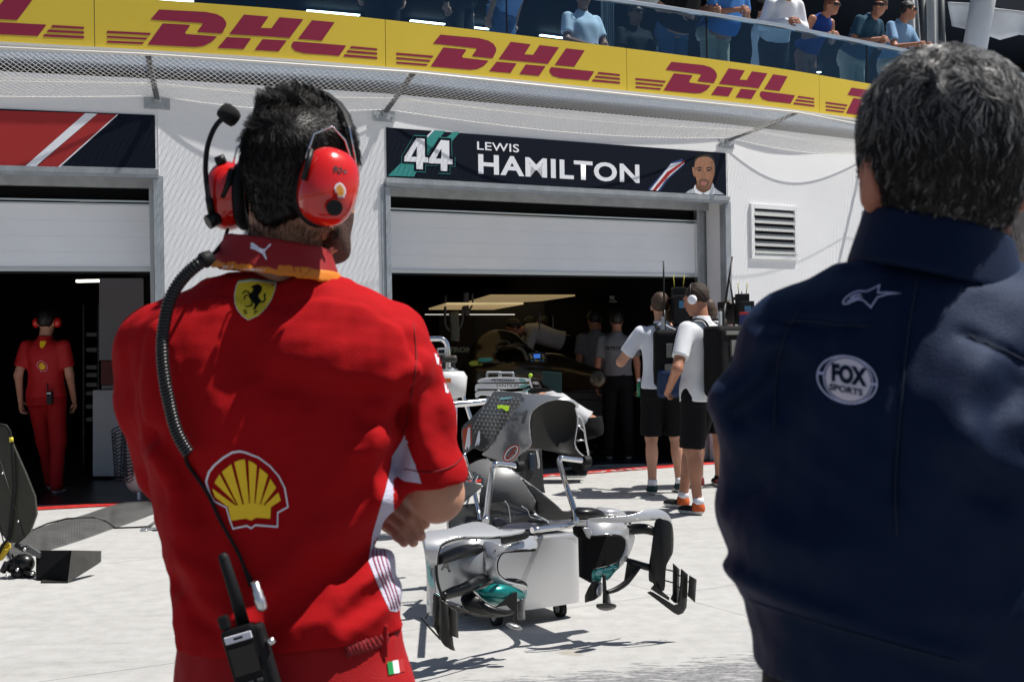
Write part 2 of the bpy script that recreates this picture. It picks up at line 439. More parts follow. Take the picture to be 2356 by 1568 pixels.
g = MB(); g.add([(-60, -40, 0), (80, -40, 0), (80, 90, 0), (-60, 90, 0)], [(0, 1, 2, 3)])
struct(g.build('ground', ground_mat(), fixn=False))

# ---------------- facade plan ----------------
N = [Vector((-11.2, 8.85, 0)), Vector((-7.25, 10.31, 0)), Vector((-3.207, 11.68, 0)), Vector((-1.22, 12.52, 0)), Vector((2.487, 14.65, 0)),
     Vector((4.435, 16.03, 0)), Vector((7.95, 18.72, 0)), Vector((10.1, 20.6, 0)), Vector((14.0, 24.2, 0))]
def seg(i):
    a, b = N[i], N[i + 1]; d = (b - a).normalized(); return a, d, Vector((d.y, -d.x, 0)), (b - a).length
def W(i, s, z, off=0.0):
    a, d, n, L = seg(i); return a + d * s + n * off + Vector((0, 0, z))
def onw(i, x, y, off=0.0):             # (s, z) where the ray through (x, y) meets segment i
    a, d, n, L = seg(i); r = ray(x, y); t = (a + n * off - CAM).dot(n) / r.dot(n); p = CAM + r * t
    return (p - a).dot(d), p.z
def wbox(mb, i, s0, s1, z0, z1, o0, o1):
    return mb.hexa([W(i, s0, z0, o1), W(i, s1, z0, o1), W(i, s1, z0, o0), W(i, s0, z0, o0),
                    W(i, s0, z1, o1), W(i, s1, z1, o1), W(i, s1, z1, o0), W(i, s0, z1, o0)])
ZT = 3.83                              # top of the ground-floor wall
bays = [1, 3, 5, 7]; BAYS = {1, 3, 5}
bld = thing('pit_building', 'long white pit building with open garages below and a glazed balcony above', 'building', (0, 14, 0))
for i in range(8):
    L = seg(i)[3]; m = MB()
    bay = i in (1, 3, 5)
    wbox(m, i, 0, L, 3.03 if bay else 0, ZT, -.35, 0)
    wbox(m, i, 0, L, ZT - .02, ZT + .03, -.36, .02)
    if not bay:
        m2 = m
        wbox(m, i, .004, .012, 0, ZT - .03, -.01, .004)
    m.build('wall_panel', M_white, bld, bevel=.004)
# garage openings: lintel, jamb strips, reveal, shutter, dark room
def bay(i, zb, zt=2.74, rv=.17):
    L = seg(i)[3]
    m = MB(); wbox(m, i, 0, L, 2.985, 3.03, -.33, .05); wbox(m, i, 0, L, 2.90, 2.985, -.36, -.30)
    wbox(m, i, 0, L, 2.955, 2.985, -.02, .035); m.build('door_lintel', M_galv, bld)
    for a_, b_, c_, d_ in ((-.005, .05, -.045, -.005), (L - .045, L + .005, L + .005, L + .045)):
        m = MB(); wbox(m, i, a_, b_, 0, 2.95, -.02, .022); wbox(m, i, c_, d_, 0, 2.98, 0, .008); m.build('door_jamb', M_galvb, bld, bevel=.003)
    m = MB(); wbox(m, i, 0, .012, 0, 2.95, -.40, -.02); m.build('door_reveal', M_galv, bld)
    m = MB(); wbox(m, i, L - .012, L, 0, 2.95, -.40, -.02)
    if rv > .1: wbox(m, i, L - rv + .01, L - .012, 0, 2.90, -.40, -.37)
    m.build('door_reveal', M_galv, bld)
    m = MB(); wbox(m, i, L - rv - .035, L - rv, 0, 2.90, -.36, -.30); m.build('door_rail', M_alu, bld)
    m = MB(); wbox(m, i, .10, .13, 0, 2.9, -.40, -.34); m.build('door_rail', M_alu, bld)
    sh = MB(); z = zb
    while z < zt - .02:
        z1 = min(z + .145, zt); wbox(sh, i, .05, L - rv, z + .0006, z1 - .0006, -.40, -.35); z = z1
    wbox(sh, i, .05, L - rv, zb, zt, -.395, -.353)
    s_ = sh.build('roller_shutter', M_shut, bld, bevel=.0015)
    sh = MB(); wbox(sh, i, .05, L - rv, zb - .035, zb, -.40, -.335); wbox(sh, i, .05, L - rv, zt, zt + .015, -.40, -.34)
    wbox(sh, i, .05, L - rv, zt + .03, zt + .045, -.40, -.33)
    sh.build('bottom_seal', M_alu, s_)
    sh = MB(); wbox(sh, i, .05, L - rv, zb - .055, zb - .035, -.39, -.345); sh.build('rubber_edge', M_rub, s_)
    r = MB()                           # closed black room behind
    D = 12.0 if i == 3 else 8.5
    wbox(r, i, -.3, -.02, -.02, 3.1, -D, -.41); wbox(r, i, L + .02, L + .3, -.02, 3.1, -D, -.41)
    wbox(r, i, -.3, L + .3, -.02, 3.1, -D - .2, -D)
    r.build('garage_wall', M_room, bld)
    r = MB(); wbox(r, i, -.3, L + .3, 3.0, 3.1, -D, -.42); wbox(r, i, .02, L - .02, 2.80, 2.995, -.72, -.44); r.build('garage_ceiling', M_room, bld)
bay(1, 2.16, rv=.03); bay(3, 2.165); bay(5, 2.4)
fl = MB()
for i in (1, 3, 5):
    L = seg(i)[3]; a = [W(i, 0, .004, -.16), W(i, L, .004, -.16), W(i, L, .004, -12.1 if i == 3 else -8.6), W(i, 0, .004, -12.1 if i == 3 else -8.6)]
    fl.add(a, [(0, 1, 2, 3)])
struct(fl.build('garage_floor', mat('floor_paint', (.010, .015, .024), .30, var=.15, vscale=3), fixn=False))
rl = MB()
for i in (1, 3, 5):
    L = seg(i)[3]; n_ = 60; top_ = []; bot = []
    for k in range(n_ + 1):
        s = L * k / n_; top_.append(W(i, s, .004, -.16)); bot.append(W(i, s, .004, .075 + .008 * sin(k * 1.7) + .006 * random.random()))
    rl.grid([bot, top_], smooth=False)
struct(rl.build('red_line', mat('red_line_paint', (.52, .025, .02), .6, var=.25, vscale=12), fixn=False))
ML = mat('white_marking', (.6, .6, .58), .7, var=.15, vscale=20)
bm = text2d('PIT LANE', (0, 0, 1.65, .10), bold=.02, space=1.1)
o = decal('floor_lettering', bm, lambda u, v: W(3, 1.45 + u, .0082, .065 - (.10 - v)), ML, None); struct(o)

# louvred vent
v = thing('wall_vent', 'grey louvred ventilation grille on the white wall right of the garage door', 'vent', W(4, .6, 2.2, 0))
sA, zA = onw(4, 1722, 466); sB, zB = onw(4, 1832, 597)
sB = sA + .62; zA = 2.95; zB = 2.25
sA, zA = onw(4, 1724, 468); sB, _ = onw(4, 1832, 520); _, zB = onw(4, 1775, 597)
m = MB(); fw = .055
wbox(m, 4, sA, sA + fw, zB, zA, 0, .03); wbox(m, 4, sB - fw, sB, zB, zA, 0, .03)
wbox(m, 4, sA + fw, sB - fw, zA - fw, zA, 0, .03); wbox(m, 4, sA + fw, sB - fw, zB, zB + fw, 0, .03)
m.build('vent_frame', M_white, v, bevel=.003)
m = MB(); wbox(m, 4, sA + fw, sB - fw, zB + fw, zA - fw, .001, .003); m.build('vent_back', M_black, v)
m = MB(); nsl = 6; hh = (zA - zB - 2 * fw) / nsl
for k in range(nsl):
    z = zB + fw + hh * k
    a = [W(4, sA + fw, z + .005, .034), W(4, sB - fw, z + .005, .034), W(4, sB - fw, z + hh * .72, .006), W(4, sA + fw, z + hh * .72, .006)]
    m.prism(a, seg(4)[2] * .004 + Vector((0, 0, .004)))
m.build('louvre', mat('grey_louvre', (.36, .37, .36), .5, .3), v)

# ---------------- signs above the garages ----------------
def sign_quad(i, off=.012):
    L = seg(i)[3]
    return lambda u, v, o=0.0: W(i, .02 + (L - .04) * u, 3.045 + .485 * v, off + o)
def homog(src, W_=1.0, H_=1.0):
    A = []; dst = [(0, H_), (0, 0), (W_, H_), (W_, 0)]     # TL BL TR BR
    for (x, y), (u, v) in zip(src, dst):
        A.append([x, y, 1, 0, 0, 0, -u * x, -u * y, u]); A.append([0, 0, 0, x, y, 1, -v * x, -v * y, v])
    A = np.array(A, float); h = np.append(np.linalg.solve(A[:, :8], A[:, 8]), 1).reshape(3, 3)
    def f(p):
        q = h @ np.array([p[0], p[1], 1.0]); return (q[0] / q[2], q[1] / q[2])
    return f
sg = thing('garage_sign', 'black garage sign with the number 44, a driver name and a portrait', 'sign', W(3, 2, 3.03, .01), group='name signs above the garage doors')
Q = sign_quad(3); L3 = seg(3)[3]
m = MB(); wbox(m, 3, .02, L3 - .02, 3.045, 3.53, .002, .011); m.build('sign_board', M_navy, sg)
z2 = lambda a, b: (1350 + a * .59423, b * .59423)
z3 = lambda a, b: (2696 + a * .59423, b * .59423)
Hs = homog([(1552, 512), (1552, 715), (2916, 611), (2925, 787)])
T = lambda pts, zz=z2: [Hs(zz(*p)) for p in pts]
def sdec(name, loops, m_, o): return decal(name, fill2d(loops), lambda u, v: Q(u, v, o), m_, sg)
sdec('teal_stripe', [T([(345, 1195), (660, 880), (735, 885), (600, 1050), (520, 1200)])], M_teal, .001)
sdec('teal_stripe', [T([(735, 935), (790, 890), (832, 892), (775, 960)])], M_teal, .001)
sdec('white_stripe', [T([(598, 932), (650, 880), (662, 880), (600, 945)])], M_vwhite, .0015)
four = [(540, 935), (595, 940), (595, 1065), (617, 1068), (617, 1103), (582, 1101), (580, 1150), (537, 1147), (537, 1098), (455, 1095), (458, 1065)]
hole = [(543, 990), (540, 1064), (503, 1063)]
fout = [(525, 918), (610, 922), (612, 1050), (632, 1052), (632, 1118), (600, 1116), (598, 1167), (522, 1163), (521, 1113), (440, 1110), (441, 1058)]
sh4 = lambda pts: [(x + 165, y + 12) for x, y in pts]
sc4 = lambda pts, s: [(535 + (x - 535) * s, 1040 + (y - 1040) * s) for x, y in pts]
for k, f_ in enumerate((lambda p: p, sh4)):
    sdec('number_outline', [T(f_(sc4(fout, 1.035)))], M_teal, .0018 + k * .0001)
for k, f_ in enumerate((lambda p: p, sh4)):
    sdec('number_backing', [T(f_(sc4(fout, 1.0)))], M_navy, .0022 + k * .0001)
    sdec('number', [T(f_(four)), T(f_(hole))], M_vwhite, .0030)
def tbox(pts):
    q = T(pts); return (min(a for a, b in q), min(b for a, b in q), max(a for a, b in q), max(b for a, b in q))
b0 = T([(948, 1010), (1232, 970)]); tl = T([(948, 955), (948, 1012), (1232, 1028)])
decal('first_name', text2d('LEWIS', (tl[0][0], tl[1][1], tl[2][0], tl[0][1]), bold=.012, space=1.05), lambda u, v: Q(u, v, .001), M_vwhite, sg)
tl = T([(955, 1040), (955, 1180), (2053, 1240)])
decal('surname', text2d('HAMILTON', (tl[0][0], tl[1][1], tl[2][0], tl[0][1]), bold=.030, space=1.08), lambda u, v: Q(u, v, .001), M_vwhite, sg)
# slanted flag fragment
sdec('flag_blue', [T([(2110, 1285), (2265, 1095), (2340, 1070), (2356, 1110), (2250, 1210), (2195, 1292)])], mat('flag_blue', (.02, .05, .17), .5), .001)
sdec('flag_white', [T([(2125, 1288), (2262, 1105), (2330, 1090), (2356, 1098), (2230, 1215), (2180, 1292)])], M_vwhite, .0015)
sdec('flag_red', [T([(2142, 1289), (2240, 1160), (2356, 1080), (2356, 1095), (2262, 1175), (2165, 1291)])], M_vred, .002)
# portrait: head and shoulders in a pale race suit
pz = lambda pts: T(pts, z3)
por = [('portrait_suit', [(100, 1308), (125, 1290), (172, 1268), (285, 1252), (320, 1285), (372, 1318)], mat('suit_print', (.42, .45, .50), .6), .001),
       ('portrait_neck', [(180, 1235), (182, 1285), (235, 1306), (278, 1270), (285, 1225)], mat('neck_print', (.16, .07, .04), .6), .0014),
       ('portrait_collar', [(170, 1250), (180, 1282), (225, 1312), (175, 1310), (160, 1275)], M_vwhite, .0018),
       ('portrait_collar', [(284, 1240), (298, 1262), (296, 1316), (228, 1312), (272, 1282)], M_vwhite, .0018),
       ('portrait_hair', [(157, 1145), (155, 1080), (172, 1048), (215, 1033), (262, 1040), (292, 1072), (300, 1150), (290, 1165), (170, 1165)], mat('hair_print', (.012, .010, .009), .6), .0022),
       ('portrait_face', [(163, 1150), (160, 1105), (172, 1072), (205, 1055), (250, 1056), (283, 1080), (296, 1118), (297, 1165), (288, 1215), (262, 1265), (235, 1284), (212, 1280), (185, 1245), (170, 1200)], mat('face_print', (.34, .16, .09), .6), .0026),
       ('portrait_ear', [(143, 1132), (155, 1128), (163, 1160), (165, 1195), (152, 1180)], mat('face_print', (.34, .16, .09), .6), .0024),
       ('portrait_shade', [(262, 1090), (283, 1085), (296, 1118), (297, 1165), (288, 1215), (262, 1265), (240, 1282), (262, 1235), (275, 1180), (268, 1130)], mat('face_print_b', (.26, .118, .065), .6), .003),
       ('portrait_beard', [(188, 1225), (200, 1212), (222, 1206), (250, 1212), (264, 1228), (258, 1260), (235, 1284), (212, 1280), (195, 1255)], mat('beard_print', (.17, .08, .05), .6), .0034),
       ('portrait_mouth', [(203, 1232), (222, 1227), (245, 1233), (238, 1250), (222, 1254), (208, 1246)], mat('mouth_print', (.38, .14, .11), .6), .0038),
       ('portrait_nose', [(216, 1156), (226, 1156), (236, 1196), (226, 1206), (212, 1204), (205, 1194)], mat('nose_print', (.30, .138, .078), .6), .0034),
       ('portrait_eye', [(178, 1146), (195, 1140), (208, 1148), (195, 1154)], mat('eye_print', (.02, .015, .012), .6), .0036),
       ('portrait_eye', [(242, 1148), (257, 1141), (272, 1147), (258, 1155)], mat('eye_print', (.02, .015, .012), .6), .0036),
       ('portrait_brow', [(172, 1134), (190, 1124), (212, 1132), (211, 1137), (190, 1131), (174, 1139)], mat('hair_print', (.012, .010, .009), .6), .0036),
       ('portrait_brow', [(238, 1132), (258, 1124), (279, 1135), (277, 1140), (258, 1131), (240, 1138)], mat('hair_print', (.012, .010, .009), .6), .0036)]
for nm, pts, m_, o_ in por:
    q = [tuple(p) for p in catmull(pz(pts), 4, True)] if nm not in ('portrait_suit',) else pz(pts)
    sdec(nm, [q], m_, o_)
# left sign
sg2 = thing('garage_sign', 'red and navy garage sign crossed by a white diagonal stripe, above the left garage', 'sign', W(1, 3, 3.03, .01), group='name signs above the garage doors')
L1 = seg(1)[3]
m = MB(); wbox(m, 1, .02, L1 - .02, 3.045, 3.53, .002, .011); m.build('sign_board', M_navy, sg2)
def wl(i, pts, o):
    return [W(i, *onw(i, x, y, o), o) for x, y in pts]
z1 = zc(0, 0, 1400, 2356)
def sl2(name, pts, m_, o_):
    a = wl(1, [z1(*p) for p in pts], o_); mb = MB(); mb.add([tuple(p) for p in a], [tuple(range(len(a)))]); mb.build(name, m_, sg2)
xb0, xt0 = 170, 575
sl2('red_field', [(-2600, 1118), (168, 1120), (575, 762), (-2600, 660)], M_vred, .0125)
sl2('white_stripe', [(168, 1119), (240, 1120), (655, 766), (575, 762)], M_vwhite, .0125)
sl2('red_stripe', [(248, 1121), (395, 1126), (790, 772), (655, 766)], M_vred, .0125)
sl2('thin_stripe', [(388, 1126), (402, 1126), (796, 772), (786, 772)], M_vwhite, .013)
sg3 = thing('garage_sign', 'dark garage sign at the far right behind the man in the navy jacket', 'sign', W(5, 3, 3.03, .01), group='name signs above the garage doors')
L5 = seg(5)[3]
m = MB(); wbox(m, 5, .02, L5 - .02, 3.045, 3.53, .002, .011); m.build('sign_board', M_navy, sg3)

# ---------------- balcony ----------------
nodes_s = catmull([(p.x, p.y) for p in N], 12)
plan = np.array(nodes_s); cum = np.concatenate([[0], np.cumsum(np.linalg.norm(np.diff(plan, axis=0), axis=1))])
def BP(t, z=0.0, off=0.0):
    x = float(np.interp(t, cum, plan[:, 0])); y = float(np.interp(t, cum, plan[:, 1]))
    e = .15; dx = float(np.interp(t + e, cum, plan[:, 0]) - np.interp(t - e, cum, plan[:, 0])); dy = float(np.interp(t + e, cum, plan[:, 1]) - np.interp(t - e, cum, plan[:, 1]))
    l_ = sqrt(dx * dx + dy * dy) or 1; return Vector((x + dy / l_ * off, y - dx / l_ * off, z))
ts = np.linspace(cum[0] + .2, cum[-1] - .2, 4000)
_px = []
for t in ts:
    p = BP(t); _px.append(CX + FPX * p.x / p.y)
_px = np.array(_px)
def t_of(x): return float(np.interp(x, _px, ts))   # x in frame units
TA, TB = cum[0] + .3, cum[-1] - .3
def sweep(mb, t0, t1, z0, z1, o0, o1, step=.35):
    n_ = max(2, int((t1 - t0) / step) + 1); rows = []
    for k in range(n_):
        t = t0 + (t1 - t0) * k / (n_ - 1)
        rows.append([BP(t, z0, o1), BP(t, z0, o0), BP(t, z1, o0), BP(t, z1, o1)])
    o_ = len(mb.v); mb.grid(rows, smooth=False, closed_u=True); mb.add(rows[0], [(0, 1, 2, 3)]); mb.add(rows[-1], [(3, 2, 1, 0)])
m = MB(); sweep(m, TA, TB, 3.985, 4.085, -3.2, .03); m.build('balcony_floor', M_fascia, bld)
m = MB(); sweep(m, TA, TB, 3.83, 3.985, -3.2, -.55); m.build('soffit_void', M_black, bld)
m = MB(); sweep(m, TA, TB, 5.055, 5.095, .015, .075); m.build('handrail', M_alu, bld, bevel=.004)
m = MB(); sweep(m, TA, TB, 4.075, 4.10, .028, .10); m.build('glass_channel', mat('cream_channel', (.62, .60, .55), .5), bld)
glass = mat('tinted_glass', (.12, .30, .42), .03)
def make_glass():
    n_ = glass.node_tree.nodes; l_ = glass.node_tree.links; out = n_['Material Output']
    tr = n_.new('ShaderNodeBsdfTransparent'); tr.inputs[0].default_value = (.60, .74, .82, 1)
    gl = n_.new('ShaderNodeBsdfGlossy'); gl.inputs['Roughness'].default_value = .02; gl.inputs[0].default_value = (.55, .75, .95, 1)
    fr = n_.new('ShaderNodeLayerWeight'); pw_ = n_.new('ShaderNodeMath'); pw_.operation = 'POWER'; pw_.inputs[1].default_value = 4; l_.new(fr.outputs['Facing'], pw_.inputs[0])
    sc_ = n_.new('ShaderNodeMath'); sc_.operation = 'MULTIPLY_ADD'; sc_.inputs[1].default_value = .7; sc_.inputs[2].default_value = .04; l_.new(pw_.outputs[0], sc_.inputs[0])
    mx = n_.new('ShaderNodeMixShader'); l_.new(sc_.outputs[0], mx.inputs[0]); l_.new(tr.outputs[0], mx.inputs[1]); l_.new(gl.outputs[0], mx.inputs[2])
    l_.new(mx.outputs[0], out.inputs[0])
make_glass()
seams = [t_of(x / 1.73854) for x in (2039, 2836, 3474)]
wdt = seams[1] - seams[0]
pt = [seams[0] - wdt * 3.9, seams[0] - wdt * 2.9, seams[0] - wdt * 1.95, seams[0] - wdt, seams[0], seams[1], seams[2], seams[2] + wdt, seams[2] + 2 * wdt]
for a, b in zip(pt[:-1], pt[1:]):
    m = MB(); sweep(m, a + .006, b - .006, 4.10, 5.055, .03, .042); m.build('glass_pane', glass, bld)
m = MB()
for a in pt[1:-1]: m.hexa([BP(a - .006, 4.1, .043), BP(a + .006, 4.1, .043), BP(a + .006, 4.1, .029), BP(a - .006, 4.1, .029), BP(a - .006, 5.05, .043), BP(a + .006, 5.05, .043), BP(a + .006, 5.05, .029), BP(a - .006, 5.05, .029)])
m.build('glass_seam', M_black, bld)
# banners
zD = [t_of(x / 1.73854) for x in (397, 1552, 2512, 3278)]
zD = [zD[0] - 5.4, zD[0] - 2.7] + zD + [zD[-1] + 2.95, zD[-1] + 5.9]
Hd = homog([(345, 150), (345, 478), (1955, 323), (1955, 638)])
dhl = [[(690, 247), (940, 268), (1000, 283), (1035, 305), (1053, 335), (1052, 358), (1030, 402), (1016, 404), (900, 392), (894, 388), (925, 343), (920, 337), (643, 308)],
       [(708, 333), (848, 345), (856, 351), (828, 392), (833, 402), (1002, 421), (970, 455), (925, 479), (880, 484), (625, 462)],
       [(1150, 290), (1285, 305), (1240, 375), (1300, 378), (1345, 310), (1478, 324), (1400, 440), (1068, 410)],
       [(1055, 427), (1188, 438), (1145, 505), (1003, 493)], [(1250, 445), (1384, 456), (1337, 524), (1205, 512)],
       [(1527, 330), (1657, 343), (1582, 459), (1446, 447)],
       [(1425, 462), (1722, 490), (1680, 555), (1480, 538), (1430, 522), (1410, 497), (1412, 474)],
       [(410, 370), (645, 390), (636, 404), (410, 384)], [(410, 400), (627, 419), (617, 431), (410, 413)], [(410, 430), (608, 446), (598, 458), (410, 443)],
       [(1752, 493), (1904, 508), (1904, 521), (1742, 507)], [(1732, 519), (1904, 535), (1904, 548), (1722, 533)], [(1712, 545), (1904, 562), (1904, 576), (1704, 559)]]
wh = ['cut by the left edge of the photo', 'above the headset man', 'above the middle of the pit wall sign', 'at the right beneath the leaning spectators', 'behind the grey-haired head', 'far right end']
bn = ['leftmost yellow banner on the balcony glass, cut off by the left edge of the photo', 'yellow banner with crimson lettering on the glass above the man in the red shirt',
      'middle yellow banner with crimson lettering, above the number 44 of the black sign', 'yellow banner with crimson lettering below the leaning spectators, striped by their shadows',
      'yellow banner at the right, mostly hidden by the grey-haired head']
for k in range(1, 6):
    a, b = zD[k], zD[k + 1]
    bb = thing('balcony_banner', bn[k - 1], 'banner', BP((a + b) / 2, 4.08, .05), group='yellow banners along the balcony glass')
    m = MB(); sweep(m, a + .003, b - .003, 4.092, 4.572, .046, .052, .12); m.build('banner_sheet', M_yel, bb)
    for lp in dhl:
        q = [Hd(p) for p in lp]
        decal('lettering', fill2d([q]), lambda u, v: BP(a + (b - a) * u, 4.092 + .48 * v, .0545), M_dred, bb, step=.06)
# upper room
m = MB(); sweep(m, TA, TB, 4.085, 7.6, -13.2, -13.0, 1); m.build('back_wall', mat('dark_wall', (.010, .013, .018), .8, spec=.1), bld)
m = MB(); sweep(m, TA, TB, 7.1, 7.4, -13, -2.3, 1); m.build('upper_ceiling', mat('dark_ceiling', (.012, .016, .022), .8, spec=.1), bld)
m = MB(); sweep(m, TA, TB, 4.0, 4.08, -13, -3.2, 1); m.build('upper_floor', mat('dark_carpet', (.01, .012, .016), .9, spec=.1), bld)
m = MB()
for t_ in (TA, TB - .1):
    m.hexa([BP(t_, 4, -13), BP(t_, 4, -2.3), BP(t_ + .1, 4, -2.3), BP(t_ + .1, 4, -13), BP(t_, 7.3, -13), BP(t_, 7.3, -2.3), BP(t_ + .1, 7.3, -2.3), BP(t_ + .1, 7.3, -13)])
m.build('side_wall', M_room, bld)
bars = [(630, 0, 775, 7), (1227, 45, 1438, 64), (1641, 85, 1778, 100), (1873, 110, 2052, 130), (2160, 143, 2253, 155), (2635, 201, 2723, 213), (3077, 262, 3095, 265), (3272, 290, 3280, 292), (3393, 311, 3420, 316), (3433, 317, 3450, 319)]
blab = ['leftmost white strip light, at the top edge above the lettering of the left yellow banner', 'white strip light behind the glass beside the embroidered tunic', 'white strip light behind the glass between the tunic and the dark suited figure',
        'long white strip light behind the glass left of the man in jeans', 'white strip light between the man in jeans and the seated white-shirted man', 'white strip light right of the seated black-shirted man',
        'tiny white light behind the glass under the small woman in team shirt', 'tiny white dot of light left of the blue dress', 'short white light right of the hem of the blue dress', 'last short light of the row, below the teal polo']
for k, (xa, ya, xb, yb) in enumerate(bars):
    a = G(xa / 1.73854, ya / 1.73854, 7.0); b = G(xb / 1.73854, yb / 1.73854, 7.0)
    dv = (b - a).normalized() * .0 ; nx = Vector(((b - a).y, -(b - a).x, 0)).normalized() * .032
    m = MB(); m.hexa([a - nx, b - nx, b + nx, a + nx, a - nx + Vector((0, 0, .018)), b - nx + Vector((0, 0, .018)), b + nx + Vector((0, 0, .018)), a + nx + Vector((0, 0, .018))])
    o = m.build('ceiling_light', M_glow)
    tag(o, blab[k], 'light', 'strip lights in a row on the upper ceiling')
# white leaning column and draped fabric at the upper right
colu = thing('leaning_column', 'thick white round column leaning outwards at the upper right', 'column', P(2240, 200, 19.5))
m = MB(); ya = 19.5
m.tube([P(2232, 175, ya), P(2262, 0, ya), P(2310, -280, ya)], [.178, .185, .20], 32); m.build('column_shaft', mat('column_paint', (.55, .55, .57), .45, var=.04), colu)
m = MB(); pb = P(2205, 340, ya); m.tube([pb, P(2232, 176, ya)], [.175, .178], 32); m.build('column_foot', mat('column_paint', (.5, .5, .5)), colu)
def drape(nm, lab, pts_top, pts_bot, y0, y1):
    m = MB(); rows = []
    n_ = 24
    for r in range(7):
        f = r / 6; row = []
        for k in range(n_ + 1):
            u = k / n_
            def at(pp):
                j = u * (len(pp) - 1); i_ = min(int(j), len(pp) - 2); q = j - i_
                return (pp[i_][0] * (1 - q) + pp[i_ + 1][0] * q, pp[i_][1] * (1 - q) + pp[i_ + 1][1] * q)
            a = at(pts_top); b = at(pts_bot); x = a[0] * (1 - f) + b[0] * f; y = a[1] * (1 - f) + b[1] * f
            row.append(P(x, y, y0 + (y1 - y0) * f + .10 * sin(u * 9 + f * 2) * (.3 + f)))
        rows.append(row)
    m.grid(rows); o = m.build(nm, mat('white_canvas', (.5, .5, .5), .7, var=.06, vscale=3), solid=.012); tag(o, lab, 'canopy'); return o
drape('canvas_drape', 'white canvas sheet hanging beside the leaning column', [(2125, -40), (2165, -40)], [(2135, 225), (2186, 228)], 19.0, 19.2)
drape('canvas_drape', 'grey canvas strip between the dark posts above the balcony rail', [(2085, -40), (2108, -40)], [(2098, 215), (2126, 222)], 18.6, 18.7)
drape('canvas_drape', 'white canvas roll sagging behind the leaning column', [(2180, 5), (2240, 8), (2300, 20), (2380, 30)], [(2190, 60), (2240, 72), (2300, 92), (2345, 80), (2380, 84)], 21, 21.2)
drape('canvas_drape', 'pale ribbed panel at the top behind the black-shirted man', [(1390, -60), (1640, -55)], [(1395, -2), (1650, 38)], 20, 20.1)
m = MB()
for x0, x1, y1 in ((2128, -6, 236), (2168, -2, 236)): m.tube([P(x0, y1, 18.9), P(x0 + x1, -60, 18.9)], .05, 8)
tag(m.build('canopy_post', mat('dark_post', (.05, .055, .06), .5)), 'dark canopy posts beside the hanging canvas', 'post')

# ---------------- safety net ----------------
net = thing('safety_net', 'white diamond safety net slung between steel arms above the garage doors', 'net', W(3, 0, 3.6, .2))
arms = [(2, 0.0, 592, 218), (3, 0.0, 1655, 290), (4, 0.0, 3190, 450), (5, 0.0, 3850, 560)]
tips = []; feet = []
for i, s, ax, ay in arms[:3]:
    foot = W(i, s, 3.67, .03); d = ray(ax / 1.73854, ay / 1.73854); zt = 3.93 if ax < 3000 else 3.86
    tip = CAM + d * ((zt - CAMH) / d.z); feet.append(foot); tips.append(tip)
feet.insert(0, W(1, -.2, 3.67, .03)); tips.insert(0, W(1, -.2, 3.93, .45) + Vector((.1, 0, 0)))
feet.append(W(5, 0, 3.67, .03)); tips.append(W(5, 0, 3.86, .5) + Vector((.2, 0, 0)))
feet.append(W(6, 0, 3.67, .03)); tips.append(W(6, 0, 3.86, .5) + Vector((.2, 0, 0)))
for k in range(6):
    f_, t_ = feet[k], tips[k]; d = (t_ - f_)
    m = MB(); sd = d.cross(Vector((0, 0, 1))).normalized() * .024; up = Vector((0, 0, .012))
    m.hexa([f_ - sd - up, f_ + sd - up, f_ + sd + up, f_ - sd + up, t_ - sd - up, t_ + sd - up, t_ + sd + up, t_ - sd + up])
    m.build('net_arm', mat('dark_galvanised', (.13, .14, .15), .45, .5, var=.15), net, bevel=.002)
    i = [1, 2, 3, 4, 5, 6][k]; s0 = 0.0 if k else -.2
    m = MB(); wbox(m, i, s0 - .115, s0 + .115, 3.585, 3.69, .004, .012); wbox(m, i, s0 - .03, s0 + .03, 3.64, 3.70, .012, .05)
    br = m.build('bracket', M_galv, net, bevel=.002)
    m = MB()
    for e in (-.08, .08): m.cyl(W(i, s0 + e, 3.625, .012), W(i, s0 + e, 3.625, .024), .012, 10)
    m.build('bolt', M_galvb, br)
rail_pts = []
m = MB(); m.tube([t for t in tips], .012, 8); m.build('net_rail', mat('net_rail_paint', (.7, .67, .62), .4), net)
